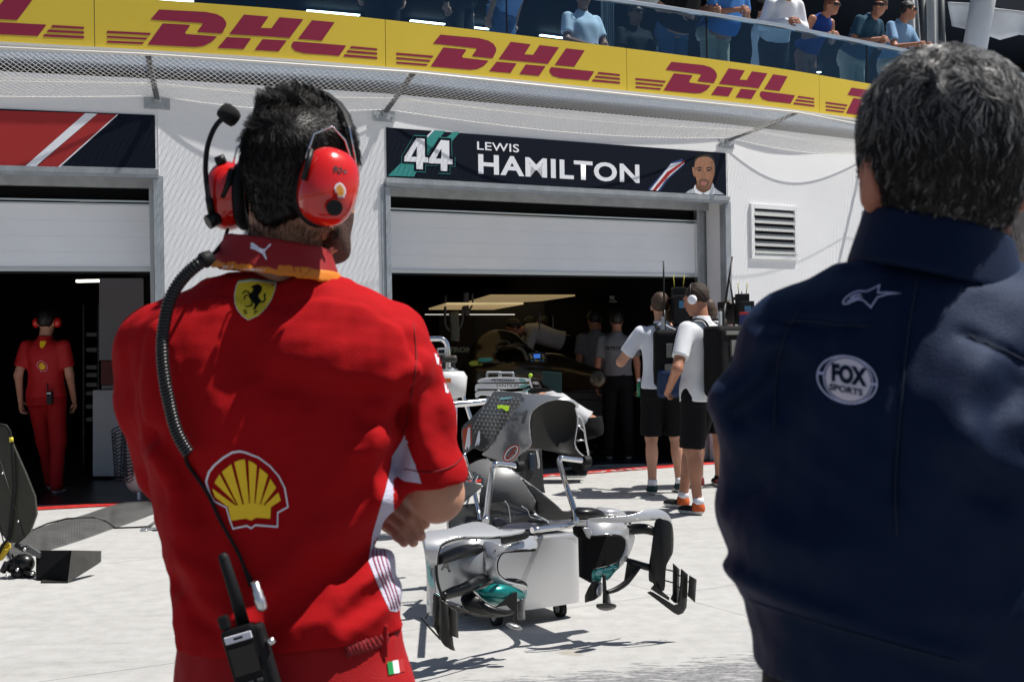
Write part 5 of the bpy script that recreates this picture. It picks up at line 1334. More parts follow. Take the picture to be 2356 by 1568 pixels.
for k in range(4):
    dv = Vector(tp[k] - md_[k]).normalized(); nail.ball(Vector(tp[k]) - dv * .001 + Vector((.0035, -.0055, .0015)), (.0052, .0032, .0062), 10)
for s in nail.v: pass
me_ = nail.build('fingernails', mat('nail', (.55, .30, .24), .3), red)
merge(rb, hn)
# trousers
tk = lkeys([(1440, 418, 925, .125), (1500, 412, 935, .132), (1568, 408, 956, .140), (1650, 412, 960, .145), (1720, 430, 945, .14)], YR)
def red_tr(X, Y, Z):
    d = loft(X, Y, Z, tk, -.004)
    for e in (-1, 1):
        hx = P(678, 1500, YR).x + e * .092
        d = smin(d, smin(cone(X, Y, Z, (hx, YR, .80), (hx + e * .01, YR + .01, .50), .112, .080), cone(X, Y, Z, (hx + e * .01, YR + .01, .5), (hx + e * .02, YR - .02, .09), .080, .066), .03), .03)
    d = np.maximum(d, .05 - Z); return d + .004 * wob(X, Y, Z * .7, 24, 8) + .002 * wob(X, Y, Z, 60, 2)
F_rt = fabric('red_twill', (.34, .006, .009), .7, .2, bscale=400)
rt_ = sdf_obj('trousers', red_tr, (P(380, 700, 2.1).x, 1.93, .04), (P(990, 700, 2.1).x, 2.34, 1.06), .0075, [F_rt], red, smooth_it=2)
for e in (-1, 1):
    hx = P(675, 1500, YR).x + e * .115
    sdf_obj('shoe', lambda X, Y, Z: np.maximum(smin(ell(X, Y, Z, (hx, YR - .02, .05), (.045, .06, .05)), ell(X, Y, Z, (hx, YR + .08, .032), (.047, .11, .042)), .03), .003 - Z), (hx - .08, YR - .12, -.01), (hx + .08, YR + .24, .13), .009, [F_redt, M_sole], red, lambda x, y, z: (z < .025).astype(int))
ct = caster(rt_, .003)
zb_ = lambda a, b: ((1350 + a * .59423) / 1.73854, (1796 + b * .59423) / 1.73854)
# braided belt with loop
mb = MB(); path = [ct(x, y) for x, y in ((800, 1492), (840, 1480), (890, 1462), (925, 1440))]
path = [p for p in path if p is not None]; ph = catmull(path, 12)
for k in range(3):
    pts = []
    for i, p in enumerate(ph):
        a = i * .85 + k * 2.09; pts.append(Vector(p) + Vector((0, -.003 + .002 * cos(a), .009 * sin(a))))
    mb.tube(pts, .0055, 6)
mb.build('belt', mat('red_braid', (.22, .008, .012), .7, bump=.2), red)
for x, y in ((885, 1468),):
    p = ct(x, y)
    if p is not None:
        mb = MB(); mb.box(p + Vector((0, -.008, -.002)), (.012, .005, .052)); mb.build('belt_loop', F_rt, red, bevel=.002)
mb = MB()
pk = [ct(x, y) for x, y in ((888, 1552), (860, 1565), (830, 1590))]
fl = [(891, 1522), (928, 1514), (932, 1543), (895, 1551)]
def quad(u, v):
    a, b, c, d = fl; x = (a[0] * (1 - u) + b[0] * u) * (1 - v) + (d[0] * (1 - u) + c[0] * u) * v; y = (a[1] * (1 - u) + b[1] * u) * (1 - v) + (d[1] * (1 - u) + c[1] * u) * v
    return ct(x, y)
for nm, u0, u1, m_ in (('green_stripe', 0, .33, mat('flag_green', (.01, .25, .06), .5)), ('white_stripe', .33, .67, M_vwhite), ('red_stripe', .67, 1, M_vred)):
    decal('flag_patch_' + nm.split('_')[0], fill2d([[(u0, 0), (u1, 0), (u1, 1), (u0, 1)]]), quad, m_, red, step=.2)
# prints on the shirt
cs = caster(rs_, .0016); cc = caster(col_r, .0012); cl = caster(lan, .0012)
zb1 = lambda a, b: (a * .59423 / 1.73854, (1796 + b * .59423) / 1.73854)
z4 = lambda a, b: (a * .59423 / 1.73854, (900 + b * .59423) / 1.73854)
box2 = lambda p: (471.6 + p[0] * (663.7 - 471.6), 1217.6 - p[1] * (1217.6 - 1034.7))
def prn(nm, loops, m_, caster_, step=8, off=None): return decal(nm, fill2d(loops), lambda u, v: caster_(u, -v), m_, red, step=step)
neg = lambda pts: [(x, -y) for x, y in pts]
prn('emblem_outline', [neg([tuple(p) for p in catmull([box2(p) for p in lp], 1, True)]) for lp in sh_out], M_whp, cs, 7)
cs2 = caster(rs_, .0022); 
for q in sh_pet: prn('scallop_rib', [neg([box2(p) for p in q])], M_shy, cs, 7)
prn('scallop_base', [neg([box2(p) for p in sh_base])], M_shy, cs2, 7)
shield = [(1603, 385), (1700, 378), (1800, 385), (1858, 392), (1848, 440), (1825, 500), (1790, 555), (1740, 605), (1672, 637), (1635, 612), (1600, 570), (1582, 520), (1580, 470), (1590, 420)]
prn('shield_border', [neg([z4(1718 + (x - 1718) * 1.03, 500 + (y - 500) * 1.03) for x, y in shield])], M_whp, cs, 7)
prn('shield_badge', [neg([z4(*p) for p in shield])], mat('shield_yellow', (.72, .55, .03), .45), cs2, 7)
cs3 = caster(rs_, .0028)
for pts, m_ in (([(1603, 372), (1700, 358), (1862, 378), (1862, 386), (1700, 366), (1603, 380)], mat('flag_green', (.01, .25, .06))), ([(1603, 380), (1700, 366), (1862, 386), (1860, 392), (1700, 372), (1603, 386)], M_vwhite)):
    prn('shield_stripe', [neg([z4(*p) for p in pts])], m_, cs2, 7)
horse = [[(1692, 416), (1700, 408), (1716, 402), (1732, 396), (1748, 400), (1762, 412), (1764, 430), (1756, 450), (1744, 466), (1738, 478), (1748, 492), (1758, 508), (1752, 524), (1738, 534), (1730, 548), (1722, 562), (1712, 572), (1704, 562), (1712, 548), (1716, 534), (1704, 524), (1694, 512), (1682, 496), (1674, 480), (1680, 462), (1694, 452), (1702, 436), (1706, 424), (1694, 424)],
         [(1690, 470), (1672, 462), (1660, 448), (1648, 450), (1636, 466), (1628, 464), (1642, 442), (1660, 438), (1680, 452), (1696, 462)],
         [(1684, 482), (1662, 474), (1652, 482), (1648, 502), (1640, 500), (1642, 478), (1656, 466), (1680, 470)],
         [(1696, 516), (1702, 536), (1690, 548), (1650, 552), (1648, 544), (1684, 540), (1690, 528), (1686, 510)],
         [(1752, 508), (1770, 510), (1780, 496), (1772, 474), (1780, 458), (1792, 462), (1784, 478), (1792, 498), (1780, 518), (1760, 524)]]
for q in horse: prn('horse_print', [neg([z4(*p) for p in q])], M_black, cs3, 7)
a0, a1 = z4(1638, 598), z4(1664, 568); prn_ = text2d('S', (a0[0], -a0[1], a1[0], -a1[1]), bold=.02); decal('letter', prn_, lambda u, v: cs3(u, -v), M_black, red)
a0, a1 = z4(1706, 600), z4(1738, 572); decal('letter', text2d('F', (a0[0], -a0[1], a1[0], -a1[1]), bold=.02, shear=.3), lambda u, v: cs3(u, -v), M_black, red)
cat = [(1690, 118), (1700, 118), (1722, 132), (1748, 152), (1772, 162), (1790, 156), (1802, 138), (1816, 126), (1826, 128), (1820, 140), (1806, 150), (1790, 168), (1782, 180), (1790, 205), (1797, 228), (1790, 235), (1778, 212), (1764, 192), (1745, 182), (1720, 168), (1702, 162), (1688, 158), (1680, 150), (1692, 148), (1684, 140), (1694, 136), (1684, 128)]
prn('cat_emblem', [neg([z4(*p) for p in cat])], M_whp, cc, 5)
for tx, xa, ya, xb, yb in (('F1', 1490, 298, 1570, 275), ('FIA FORMULA 1', 1590, 308, 1780, 292), ('WORLD CHAMPIONSHIP', 1600, 325, 1770, 313)):
    a0, a1 = z4(xa, ya), z4(xb, yb); decal('lanyard_lettering', text2d(tx, (a0[0], -a0[1], a1[0], -a1[1]), bold=.01, shear=.2 if tx == 'F1' else 0), lambda u, v: cl(u, -v), M_whp, red, step=6)
# sleeve lettering and side piping
for tx, y0_, y1_ in (('W', 800, 826), ('VIP', 880, 905)): pass
M_pipe = mat('crimson_piping', (.25, .01, .03), .6)
for k in range(4):
    o_ = k * 9; pl = [(868 + o_ * .6, 1235), (858 + o_, 1270), (868 + o_, 1310), (884 + o_ * .9, 1350), (902 + o_ * .8, 1400)]
    pts = [cs(x, y) for x, y in catmull(pl, 6)]; pts = [p for p in pts if p is not None]
    if len(pts) > 3: mb = MB(); mb.tube(pts, .0013, 5); mb.build('side_piping', M_pipe, red)
for q in ([(1000, 812), (1012, 820), (1018, 842), (1006, 836)], [(1022, 880), (1032, 884), (1036, 905), (1026, 902)]):
    prn('sleeve_print', [neg(q)], M_whp, cs, 5)
prn('side_panel', [neg(panel)], F_side, caster(rs_, .0011), 6); prn('underarm_panel', [neg(under)], F_side, caster(rs_, .0012), 6)
# seams
M_seam = mat('dark_seam', (.16, .005, .008), .8)
for nm, pl in (('armhole_seam', [(952, 745), (958, 830), (948, 900), (934, 970), (925, 1005)]), ('sleeve_hem', [(1064, 1050), (1040, 1072), (985, 1086), (930, 1078)])):
    pts = [cs(x, y) for x, y in catmull(pl, 6)]; pts = [p for p in pts if p is not None]
    if len(pts) > 3: mb = MB(); mb.tube(pts, .0011, 5); mb.build(nm, M_seam, red)
# hair
def red_hair(X, Y, Z):
    x, y, z = hl(X, Y, Z)
    d = smin(ell(x, y, z, (0, -.002, .032), (.085, .106, .100)), ell(x, y, z, (-.016, -.01, .104), (.042, .055, .034)), .03)
    d = smin(d, cone(x, y, z, (0, -.012, -.10), (0, -.010, .0), .067, .078), .02)
    d = d + .002 * wob(x, y, z, 60, 6) + .0012 * wob(x, y, z, 140, 2)
    d = np.maximum(d, (y - .085) * .8 - (z - .06) * .8)
    d = np.maximum(d, -.080 - z + .5 * (np.abs(x)))
    return np.maximum(d, np.where(y > .0, (-.02 - z) + 0 * x, -1))
hr = sdf_obj('hair', red_hair, V3(M0) - .17, V3(M0) + .18, .005, [M_hs[0]], red, smooth_it=1)
Mn = V3(M0)
def flow_r(p, n):
    l_ = (p - Mn) @ RHn; top_ = np.clip((l_[:, 2] - .05) / .06, 0, 1)[:, None]
    dn = np.array([0, 0, -1.0]) - n * (n @ np.array([0, 0, -1.0]))[:, None]
    fw = RHn @ np.array([-.35, .55, .45]); sw = fw - n * (n @ fw)[:, None] * .2
    return dn * (1 - top_) + sw * top_ * 1.1 + n * (.02 + .20 * top_)
def len_r(p):
    l_ = (p - Mn) @ RHn; return .009 + .024 * np.clip((l_[:, 2] - .01) / .09, 0, 1)
strands('hair_strands', red, M_hs, 26000, hr, flow_r, len_r, .00034, 5, None, .3, 3, 14)
def nape_mask(co, no):
    l_ = (co - Mn) @ RHn; return (l_[:, 2] < -.070) & (l_[:, 2] > -.118) & (l_[:, 1] < .02) & (np.abs(l_[:, 0]) < .085)
strands('nape_hair', red, M_hs, 5200, rb, flow_r, lambda p: np.clip(.009 + (((p - Mn) @ RHn)[:, 2] + .075) * .14, .002, .010), .00016, 4, nape_mask, .15, 4, 0, None, .0045)
# tuft
def tuft_mask(co, no):
    l_ = (co - Mn) @ RHn; return (l_[:, 2] > .11)
strands('hair_tuft', red, M_hs, 2600, hr, lambda p, n: np.array([-.30, .1, .75]) + n * .35, lambda p: np.full(len(p), .028), .00040, 6, tuft_mask, .5, 8)
# headset: cups, wires, headband, boom microphone, coiled lead
M_gred = mat('gloss_red_plastic', (.62, .010, .006), .16, coat=.8, spec=.6)
hs = thing('headset', 'glossy red ear defender headset with boom microphone worn by the man in red', 'headset', P(753, 430, 2.05))
cR = P(755, 430, 2.045); nR = Vector((.50, -.84, .05)).normalized(); cL = P(526, 452, 2.19); nL = Vector((-.96, .10, .0)).normalized()
def cup(c, n_, sc=1.0, roll=.2):
    u_ = Vector((0, 0, 1)); s_ = u_.cross(n_).normalized(); u_ = n_.cross(s_).normalized(); q = Matrix.Rotation(roll, 3, n_); s_ = q @ s_; u_ = q @ u_
    prof = [(-.020, .90), (-.006, 1.0), (.006, 1.0), (.018, .93), (.028, .78), (.035, .55), (.039, .3), (.040, .02)]
    rows = []
    for h_, r_ in prof:
        row = []
        for k in range(40):
            a = 2 * pi * k / 40; e = (abs(cos(a)) ** 2.5 + abs(sin(a)) ** 2.5) ** (-1 / 2.5)
            row.append(c + n_ * h_ * sc + s_ * (.049 * r_ * e * cos(a) * sc) + u_ * (.064 * r_ * e * sin(a) * sc))
        rows.append(row)
    mb = MB(); mb.grid(rows, closed_u=True); o = mb.build('ear_cup', M_gred, hs, sub=1)
    rows = []
    for h_, r_ in ((-.020, .80), (-.020, .96), (-.027, 1.0), (-.036, .97), (-.042, .85), (-.040, .62)):
        rows.append([c + n_ * h_ * sc + s_ * (.049 * r_ * cos(2 * pi * k / 40) * sc) + u_ * (.064 * r_ * sin(2 * pi * k / 40) * sc) for k in range(40)])
    mb = MB(); mb.grid(rows, closed_u=True); mb.build('ear_cushion', M_rub, o, sub=1)
    return o
oR = cup(cR, nR, 1.0, -.25); oL = cup(cL, nL, .93, 0)
cq = caster(oR, .001)
def wire(nm, pts, r_, m_, par=hs, n=8):
    mb = MB(); mb.tube([P(*p) for p in pts], r_, n); return mb.build(nm, m_, par)
wire('wire_yoke', [(704, 365, 2.02), (712, 338, 2.02), (722, 308, 2.03), (765, 291, 2.045), (794, 322, 2.05), (806, 362, 2.06)], .0016, M_chrome)
wire('yoke_rod', [(716, 345, 2.012), (708, 378, 2.005), (698, 414, 2.005)], .0050, M_plas)
mb = MB(); mb.cyl(P(770, 478, 1.998), P(769, 478, 2.01), .0125, 24); mb.build('knob', M_plas, hs, bevel=.001)
wire('rear_bracket', [(808, 448, 2.09), (806, 472, 2.09)], .0035, M_galv)
mb = MB(); bp = [P(*p) for p in ((752, 216, 2.15), (778, 236, 2.13), (796, 262, 2.115), (806, 290, 2.10), (811, 318, 2.09))]
mb.tube([P(712, 200, 2.17)] + bp, .009, 10, flat=.35); mb.build('headband', M_rub, hs)
wire('wire_yoke', [(803, 290, 2.06), (812, 335, 2.07), (820, 380, 2.075)], .0014, M_chrome)
wire('wire_yoke', [(533, 392, 2.19), (545, 340, 2.19), (563, 322, 2.19)], .0018, M_chrome)
wire('wire_yoke', [(547, 378, 2.20), (556, 350, 2.20), (566, 332, 2.20)], .0012, M_plas)
wire('clip', [(534, 392, 2.155), (527, 420, 2.15), (512, 456, 2.15)], .0065, M_plas)
wire('knob_stalk', [(512, 380, 2.18), (507, 370, 2.18)], .002, M_galv)
mb = MB(); mb.tube([P(498, 374, 2.17), P(518, 366, 2.17)], .0095, 12); mb.build('thumb_screw', M_plas, hs)
wire('boom_joint', [(478, 512, 2.15), (502, 500, 2.16)], .0125, M_plas)
wire('boom_arm', [(488, 492, 2.15), (480, 455, 2.14)], .0062, M_plas)
bpts = catmull([(480, 458, 2.14), (475, 420, 2.14), (473, 380, 2.14), (477, 340, 2.14), (487, 308, 2.14), (500, 285, 2.14), (514, 272, 2.14)], 12)
mb = MB(); mb.tube([P(*p) for p in bpts], [.0042 + .0006 * (i % 2) for i in range(len(bpts))], 8); mb.build('boom_flex', M_plas, hs)
mb = MB(); a = P(513, 280, 2.14); b = P(541, 247, 2.14); d_ = (b - a)
mb.tube([a + d_ * t for t in (0, .06, .25, .6, .85, .97, 1.0)], [.006, .0150, .0185, .0185, .0165, .010, .002], 18); mb.build('foam_windshield', mat('foam', (.012, .012, .013), .95, bump=.6, bscale=500), hs)
wire('lead', [(524, 528, 2.15), (515, 555, 2.12), (497, 578, 2.08), (482, 592, 2.03), (470, 605, 2.0)], .0032, M_rub)
def shmap(cxp, cyp, wd, hg):
    return lambda p: (cxp + (p[0] - .5) * wd, cyp - (p[1] - .5) * hg)
f_ = shmap(783, 437, 27, 36)
for q, m_ in ((sh_out, M_whp),):
    decal('emblem_outline', fill2d([neg([f_(p) for p in sh_out[0]])]), lambda u, v: cq(u, -v), m_, oR, step=6)
cq2 = caster(oR, .0016)
for q in sh_pet + [sh_base]: decal('scallop_rib', fill2d([neg([f_(p) for p in q])]), lambda u, v: cq2(u, -v), mat('orange_print', (.75, .30, .01), .5), oR)
decal('number_print', text2d('90+', (766, -396, 800, -380), bold=.03, shear=.3), lambda u, v: cq(u, -v - (u - 766) * -.0 + (u - 766) * .25), mat('dark_red_print', (.05, .004, .004), .5), oR, step=6)
# coiled lead down the back
cpts = [(474, 596, 1.99), (450, 612, 1.985), (424, 636, 1.985), (402, 666, 1.985), (386, 705, 1.985), (376, 760, 1.985), (374, 820, 1.98), (380, 880, 1.98), (390, 930, 1.985), (404, 985, 1.985), (420, 1020, 1.985), (434, 1042, 1.985)]
cen = [Vector(V3(P(*p))) for p in cpts]; cen = [Vector(p) for p in catmull(cen, 60)]
acc_ = [0]
for a, b in zip(cen[:-1], cen[1:]): acc_.append(acc_[-1] + (b - a).length)
tot = acc_[-1]; turns = 62; hel = []
up_ = Vector((0, -1, 0))
for i in range(turns * 10 + 1):
    s_ = tot * i / (turns * 10); k = min(int(np.searchsorted(acc_, s_)), len(cen) - 1); k = max(k, 1)
    f0 = (s_ - acc_[k - 1]) / max(acc_[k] - acc_[k - 1], 1e-9); c = cen[k - 1].lerp(cen[k], f0); t_ = (cen[k] - cen[k - 1]).normalized()
    e1 = t_.cross(up_).normalized(); e2 = t_.cross(e1); a = 2 * pi * i / 10
    rr = .0078
    hel.append(c + e1 * cos(a) * rr + e2 * sin(a) * rr)
mb = MB(); mb.tube(hel, .0031, 6); mb.build('coiled_lead', mat('gloss_rubber', (.012, .012, .013), .28), hs)
mb = MB(); mb.tube([cen[0] + (cen[0] - cen[8]).normalized() * .012, cen[0], cen[10], cen[24]], [.009, .0128, .0132, .012], 12); mb.build('strain_relief', M_rub, hs)
thin = []
for x, y in catmull([(434, 1042), (428, 1052), (436, 1072), (456, 1100), (482, 1140), (505, 1190), (530, 1235), (552, 1275), (566, 1310), (582, 1345)], 6):
    p = cs(x, y); thin.append((p if p is not None else P(x, y, 2.0)) + Vector((0, -.004, 0)))
mb = MB(); mb.tube(thin, [.0028] * (len(thin) - 8) + [.0028 + .0004 * k for k in range(8)], 8); mb.build('lead', M_rub, hs)
# radio
rdo = thing('radio', 'black two-way radio with stub antenna clipped to the red trouser belt', 'radio', P(565, 1480, 1.985))
Yq = 1.972
rc = P(574, 1535, Yq - .01); ang = .24; Rr = Matrix.Rotation(-ang, 3, 'Y') @ Matrix.Rotation(-.05, 3, 'X')
Rr = Matrix.Rotation(-.27, 3, 'Y')
def rbx(nm, c, d, m_, bv=.003, par=rdo):
    c = Vector(c) * .88; d = Vector(d) * .88
    mb = MB(); mb.box((0, 0, 0), d); mb.v = [tuple(rc + Rr @ (Vector(q) + Vector(c))) for q in mb.v]; return mb.build(nm, m_, par, bevel=bv)
body_r = rbx('radio_body', (0, 0, 0), (.060, .030, .150), mat('radio_case', (.006, .006, .007), .5, bump=.1, bscale=400, spec=.2), .006)
rbx('battery_pack', (.028, .004, -.005), (.030, .034, .150), M_rub, .006)
rbx('screen', (.0, -.0155, .018), (.046, .003, .050), mat('radio_screen', (.012, .008, .007), .12), .001, body_r)
rbx('label', (.0, -.0155, .058), (.048, .003, .013), M_whp, .001, body_r)
rbx('label_mark', (.0, -.0172, .058), (.016, .001, .004), M_plas, 0, body_r)
rbx('volume_knob', (-.020, 0, .088), (.018, .018, .024), M_plas, .003)
for r_ in range(5):
    for c_ in range(3): rbx('key', ((c_ - 1) * .016, -.016, -.022 - r_ * .011), (.010, .004, .006), mat('radio_key', (.05, .05, .055), .5), .001, body_r)
mb = MB(); mb.tube([P(560, 1435, Yq + .008), P(542, 1370, Yq + .004), P(514, 1280, Yq - .002), P(511, 1272, Yq - .002)], [.0105, .0098, .0086, .005], 12); mb.build('stub_antenna', M_rub, rdo)
mb = MB(); a = P(586, 1338, Yq - .005); b = P(604, 1402, Yq); d_ = b - a
mb.tube([a + d_ * t for t in (0, .3, .32, .55, .57, .9, 1.0)], [.0065, .0065, .0078, .0078, .0088, .0088, .0075], 16); mb.build('connector', M_alu, rdo)
mb = MB(); mb.cyl(P(620, 1468, Yq - .018), P(628, 1480, Yq - .018), .006, 12); mb.build('connector_screw', M_alu, rdo)

# ======== man in the navy jacket ========
YN = 1.38
nav = thing('person', 'grey-haired man in a navy jacket seen from behind at the right', 'person', (P(2165, 1500, YN).x, YN, 0))
nk = lkeys([(622, 1985, 2330, .060), (655, 1900, 2410, .085), (700, 1835, 2495, .10), (800, 1800, 2530, .12), (900, 1790, 2545, .135), (1000, 1770, 2560, .138), (1100, 1745, 2580, .14), (1200, 1712, 2610, .14),
            (1290, 1690, 2630, .14), (1350, 1700, 2620, .142), (1380, 1722, 2600, .140), (1450, 1734, 2590, .138), (1530, 1742, 2580, .136)], YN)
nL_ = [pv3(1838, 790, 1.40), pv3(1776, 960, 1.40), pv3(1762, 1165, 1.44)]; nR_ = [pv3(2492, 800, 1.40), pv3(2556, 960, 1.40), pv3(2575, 1170, 1.44)]
nbk = pv3(2168, 640, 1.37)
nf = [([(2110, 640), (2085, 800), (2068, 1000), (2062, 1140)], .004, -.004), ([(1800, 745), (1860, 742), (1930, 752), (2000, 752)], .004, -.0035), ([(2230, 770), (2300, 800), (2356, 830), (2430, 860)], .004, -.0035),
      ([(1810, 800), (1790, 860), (1740, 900), (1690, 930)], .016, .010), ([(1830, 850), (1800, 910), (1760, 960)], .014, -.010), ([(2200, 1020), (2260, 1050), (2330, 1090), (2400, 1100)], .016, .010),
      ([(2180, 1060), (2240, 1110), (2300, 1130)], .012, -.008), ([(2250, 860), (2200, 960), (2190, 1050)], .022, .010), ([(2330, 900), (2280, 940), (2260, 1000)], .018, -.008), ([(2400, 950), (2340, 980), (2250, 990)], .016, .009),
      ([(1720, 1220), (1800, 1260), (1900, 1270)], .02, .008), ([(1700, 1370), (1850, 1420), (2020, 1470), (2200, 1520)], .010, .010), ([(1710, 1385), (1860, 1435), (2030, 1485), (2200, 1535)], .008, -.008)]
nfw = [([(P(a, b, 1.25).x, P(a, b, 1.25).z) for a, b in pl], w_, am * 1.5) for pl, w_, am in nf]
nhz = P(2165, 1528, YN).z
def nav_j(X, Y, Z):
    d = loft(X, Y, Z, nk, 0, 2.3)
    for A, e in ((nL_, -1), (nR_, 1)):
        d = smin(d, cone(X, Y, Z, pv3(1995, 697, 1.385) if e < 0 else pv3(2335, 735, 1.385), pv3(1832, 797, 1.395) if e < 0 else pv3(2500, 815, 1.395), .056, .058), .03)
        a = smin(cone(X, Y, Z, A[0], A[1], .060, .058), cone(X, Y, Z, A[1], A[2], .058, .054), .02)
        a = smin(a, cone(X, Y, Z, A[2], A[2] + np.array([-e * .06, .20, .03]), .054, .045), .02)
        d = smin(d, a, .018)
    f = sum(ridge(X, Z, p, w_, am) for p, w_, am in nfw)
    d = d - f * np.clip((YN + .06 - Y) / .05, 0, 1) + .0022 * wob(X, Y, Z, 60, 13) + .0010 * wob(X, Y, Z, 140, 23) + .003 * wob(X, Y, Z * .7, 20, 15)
    return np.maximum(np.maximum(d, nhz - Z), Z - P(2165, 600, YN).z)
F_nav = mat('navy_twill', (.0026, .0056, .020), .60, bump=.2, bscale=600, var=.05, spec=.34, sptint=(.35, .55, 1), sheen=.07, stint=(.25, .42, .9))
njk = sdf_obj('jacket', nav_j, (P(1600, 700, 1.4).x, 1.15, nhz - .02), (P(2760, 700, 1.4).x, 1.70, P(2165, 585, YN).z), .0055, [F_nav], nav, smooth_it=2)
cx2 = P(2162, 590, YN).x
ncf = ringf(650, 520, .091, .075, .090, .078, .007, .27, YN, 2152, 2158)
ncl = sdf_obj('jacket_collar', ncf, (cx2 - .13, YN - .12, P(2165, 700, YN).z), (cx2 + .13, YN + .12, P(2165, 450, YN).z), .0042, [F_nav], nav, smooth_it=2)
Hn = P(2172, 402, 1.37)
def nhl(X, Y, Z):
    return X - Hn.x, Y - Hn.y, Z - Hn.z
def nav_body(X, Y, Z):
    x, y, z = nhl(X, Y, Z); d = headf(x, y, z)
    d = smin(d, cone(X, Y, Z, pv3(2160, 650, 1.40), pv3(2168, 450, 1.38), .060, .062), .03)
    d = smin(d, loft(X, Y, Z, nk, -.022), .02)
    for A, e in ((nL_, -1), (nR_, 1)):
        d = smin(d, cone(X, Y, Z, A[0], A[2], .042, .040), .02); w1 = A[2] + np.array([-e * .08, .24, .03]); d = smin(d, cone(X, Y, Z, A[2], w1, .040, .028), .02)
        d = smin(d, ell(X, Y, Z, w1 + np.array([-e * .02, .05, 0]), (.035, .05, .022)), .02)
    for e in (-1, 1):
        hx = P(2165, 1500, YN).x + e * .10
        d = smin(d, smin(cone(X, Y, Z, (hx, YN, .92), (hx, YN + .01, .50), .09, .055), cone(X, Y, Z, (hx, YN + .01, .5), (hx, YN - .02, .09), .055, .038), .02), .03)
        d = smin(d, ell(X, Y, Z, (hx, YN + .07, .045), (.042, .11, .032)), .02)
    return d
nb_ = sdf_obj('body', nav_body, (P(1620, 700, 1.4).x, 1.15, -.01), (P(2740, 700, 1.4).x, 1.78, 1.80), .0075, [mat('ruddy_skin', (.42, .17, .11), .5, sss=.15, bump=.05, bscale=150)], nav, smooth_it=1)
def nav_tr(X, Y, Z):
    d = loft(X, Y, Z, lkeys([(1500, 1760, 2565, .13), (1600, 1755, 2570, .135), (1750, 1765, 2560, .135), (1900, 1800, 2530, .12)], YN), 0)
    for e in (-1, 1):
        hx = P(2165, 1500, YN).x + e * .10
        d = smin(d, smin(cone(X, Y, Z, (hx, YN, .85), (hx, YN + .01, .5), .11, .08), cone(X, Y, Z, (hx, YN + .01, .5), (hx, YN - .02, .09), .08, .065), .03), .03)
    return np.maximum(d, .05 - Z) + .004 * wob(X, Y, Z * .7, 24, 18)
sdf_obj('trousers', nav_tr, (P(1700, 700, 1.4).x, 1.18, .04), (P(2640, 700, 1.4).x, 1.6, P(2165, 1490, YN).z), .009, [fabric('dark_trousers', (.016, .017, .022))], nav)
for e in (-1, 1):
    hx = P(2165, 1500, YN).x + e * .10
    sdf_obj('shoe', lambda X, Y, Z: np.maximum(smin(ell(X, Y, Z, (hx, YN - .02, .05), (.045, .06, .05)), ell(X, Y, Z, (hx, YN + .09, .032), (.047, .11, .042)), .03), .003 - Z), (hx - .08, YN - .12, -.01), (hx + .08, YN + .25, .13), .010, [M_plas], nav)
def nav_hair(X, Y, Z):
    x, y, z = nhl(X, Y, Z)
    d = smin(ell(x, y, z, (0, .0, .030), (.083, .106, .098)), ell(x, y, z, (0, .0, .070), (.068, .085, .048)), .03)
    d = smin(d, cone(x, y, z, (0, -.008, -.10), (0, -.005, .0), .050, .076), .02) + .0022 * wob(x, y, z, 110, 16) + .0014 * wob(x, y, z, 240, 12)
    d = np.maximum(d, (y - .085) * .8 - (z - .06) * .8)
    d = np.maximum(d, -.076 - z + .35 * np.abs(x))
    return np.maximum(d, np.where(y > -.005, (-.015 - z), -1))
nh = sdf_obj('hair', nav_hair, V3(Hn) - .16, V3(Hn) + .17, .0045, [M_fh[0]], nav, smooth_it=1)
Nn = V3(Hn)
def flow_n(p, n):
    l_ = p - Nn; cr = np.array([.015, -.045, .13]); away = l_ - cr; away = away - n * (away * n).sum(1)[:, None]; away /= np.linalg.norm(away, axis=1)[:, None] + 1e-6
    sw = np.cross(n, away)
    k = np.sin(l_[:, 0] * 95 + l_[:, 2] * 60 + 2.5 * np.sin(l_[:, 0] * 37 + 1))[:, None]
    top_ = np.clip((l_[:, 2] - .02) / .08, 0, 1)[:, None]
    return away + sw * (.25 + .95 * k) * (.20 + top_) + n * (.0 + .04 * top_) + np.array([0, 0, -.35]) * (1 - top_)
def len_n(p):
    l_ = p - Nn; return .007 + .026 * np.clip((l_[:, 2] + .06) / .14, 0, 1)
strands('hair_strands', nav, M_fh, 34000, nh, flow_n, len_n, .00036, 7, None, .55, 5, 45, lambda p: np.clip(.05 + .55 * (p[:, 2] - Nn[2] - .01) / .11, .06, .60))  # silver share rises with height: lit crown and shaded nape put into strand colour
# logos on the jacket
cj = caster(njk, .0016); cj2 = caster(njk, .0022); cj3 = caster(njk, .0028)
z6 = lambda a, b: ((2696 + a * .59423) / 1.73854, (900 + b * .59423) / 1.73854)
M_lil = mat('lilac_print', (.50, .50, .70), .6); M_lg = mat('pale_print', (.66, .60, .68), .6)
def jp(nm, loops, m_, c, step=9): return decal(nm, fill2d([neg([z6(*p) for p in lp]) for lp in loops]), lambda u, v: c(u, -v), m_, nav, step=step)
def elp(cx_, cy_, rx, ry, n=48, rot=.12): return [(cx_ + rx * cos(2 * pi * k / n) - rot * 0 * ry, cy_ + ry * sin(2 * pi * k / n) + rot * rx * cos(2 * pi * k / n)) for k in range(n)]
jp('logo_ring', [elp(1165, 1040, 206, 163), elp(1165, 1040, 196, 152)], M_lil, cj)
jp('logo_ring', [elp(1172, 1040, 168, 160), elp(1172, 1040, 160, 151)], M_lil, cj)
jp('logo_disc', [elp(1172, 1040, 152, 143)], M_lg, cj)
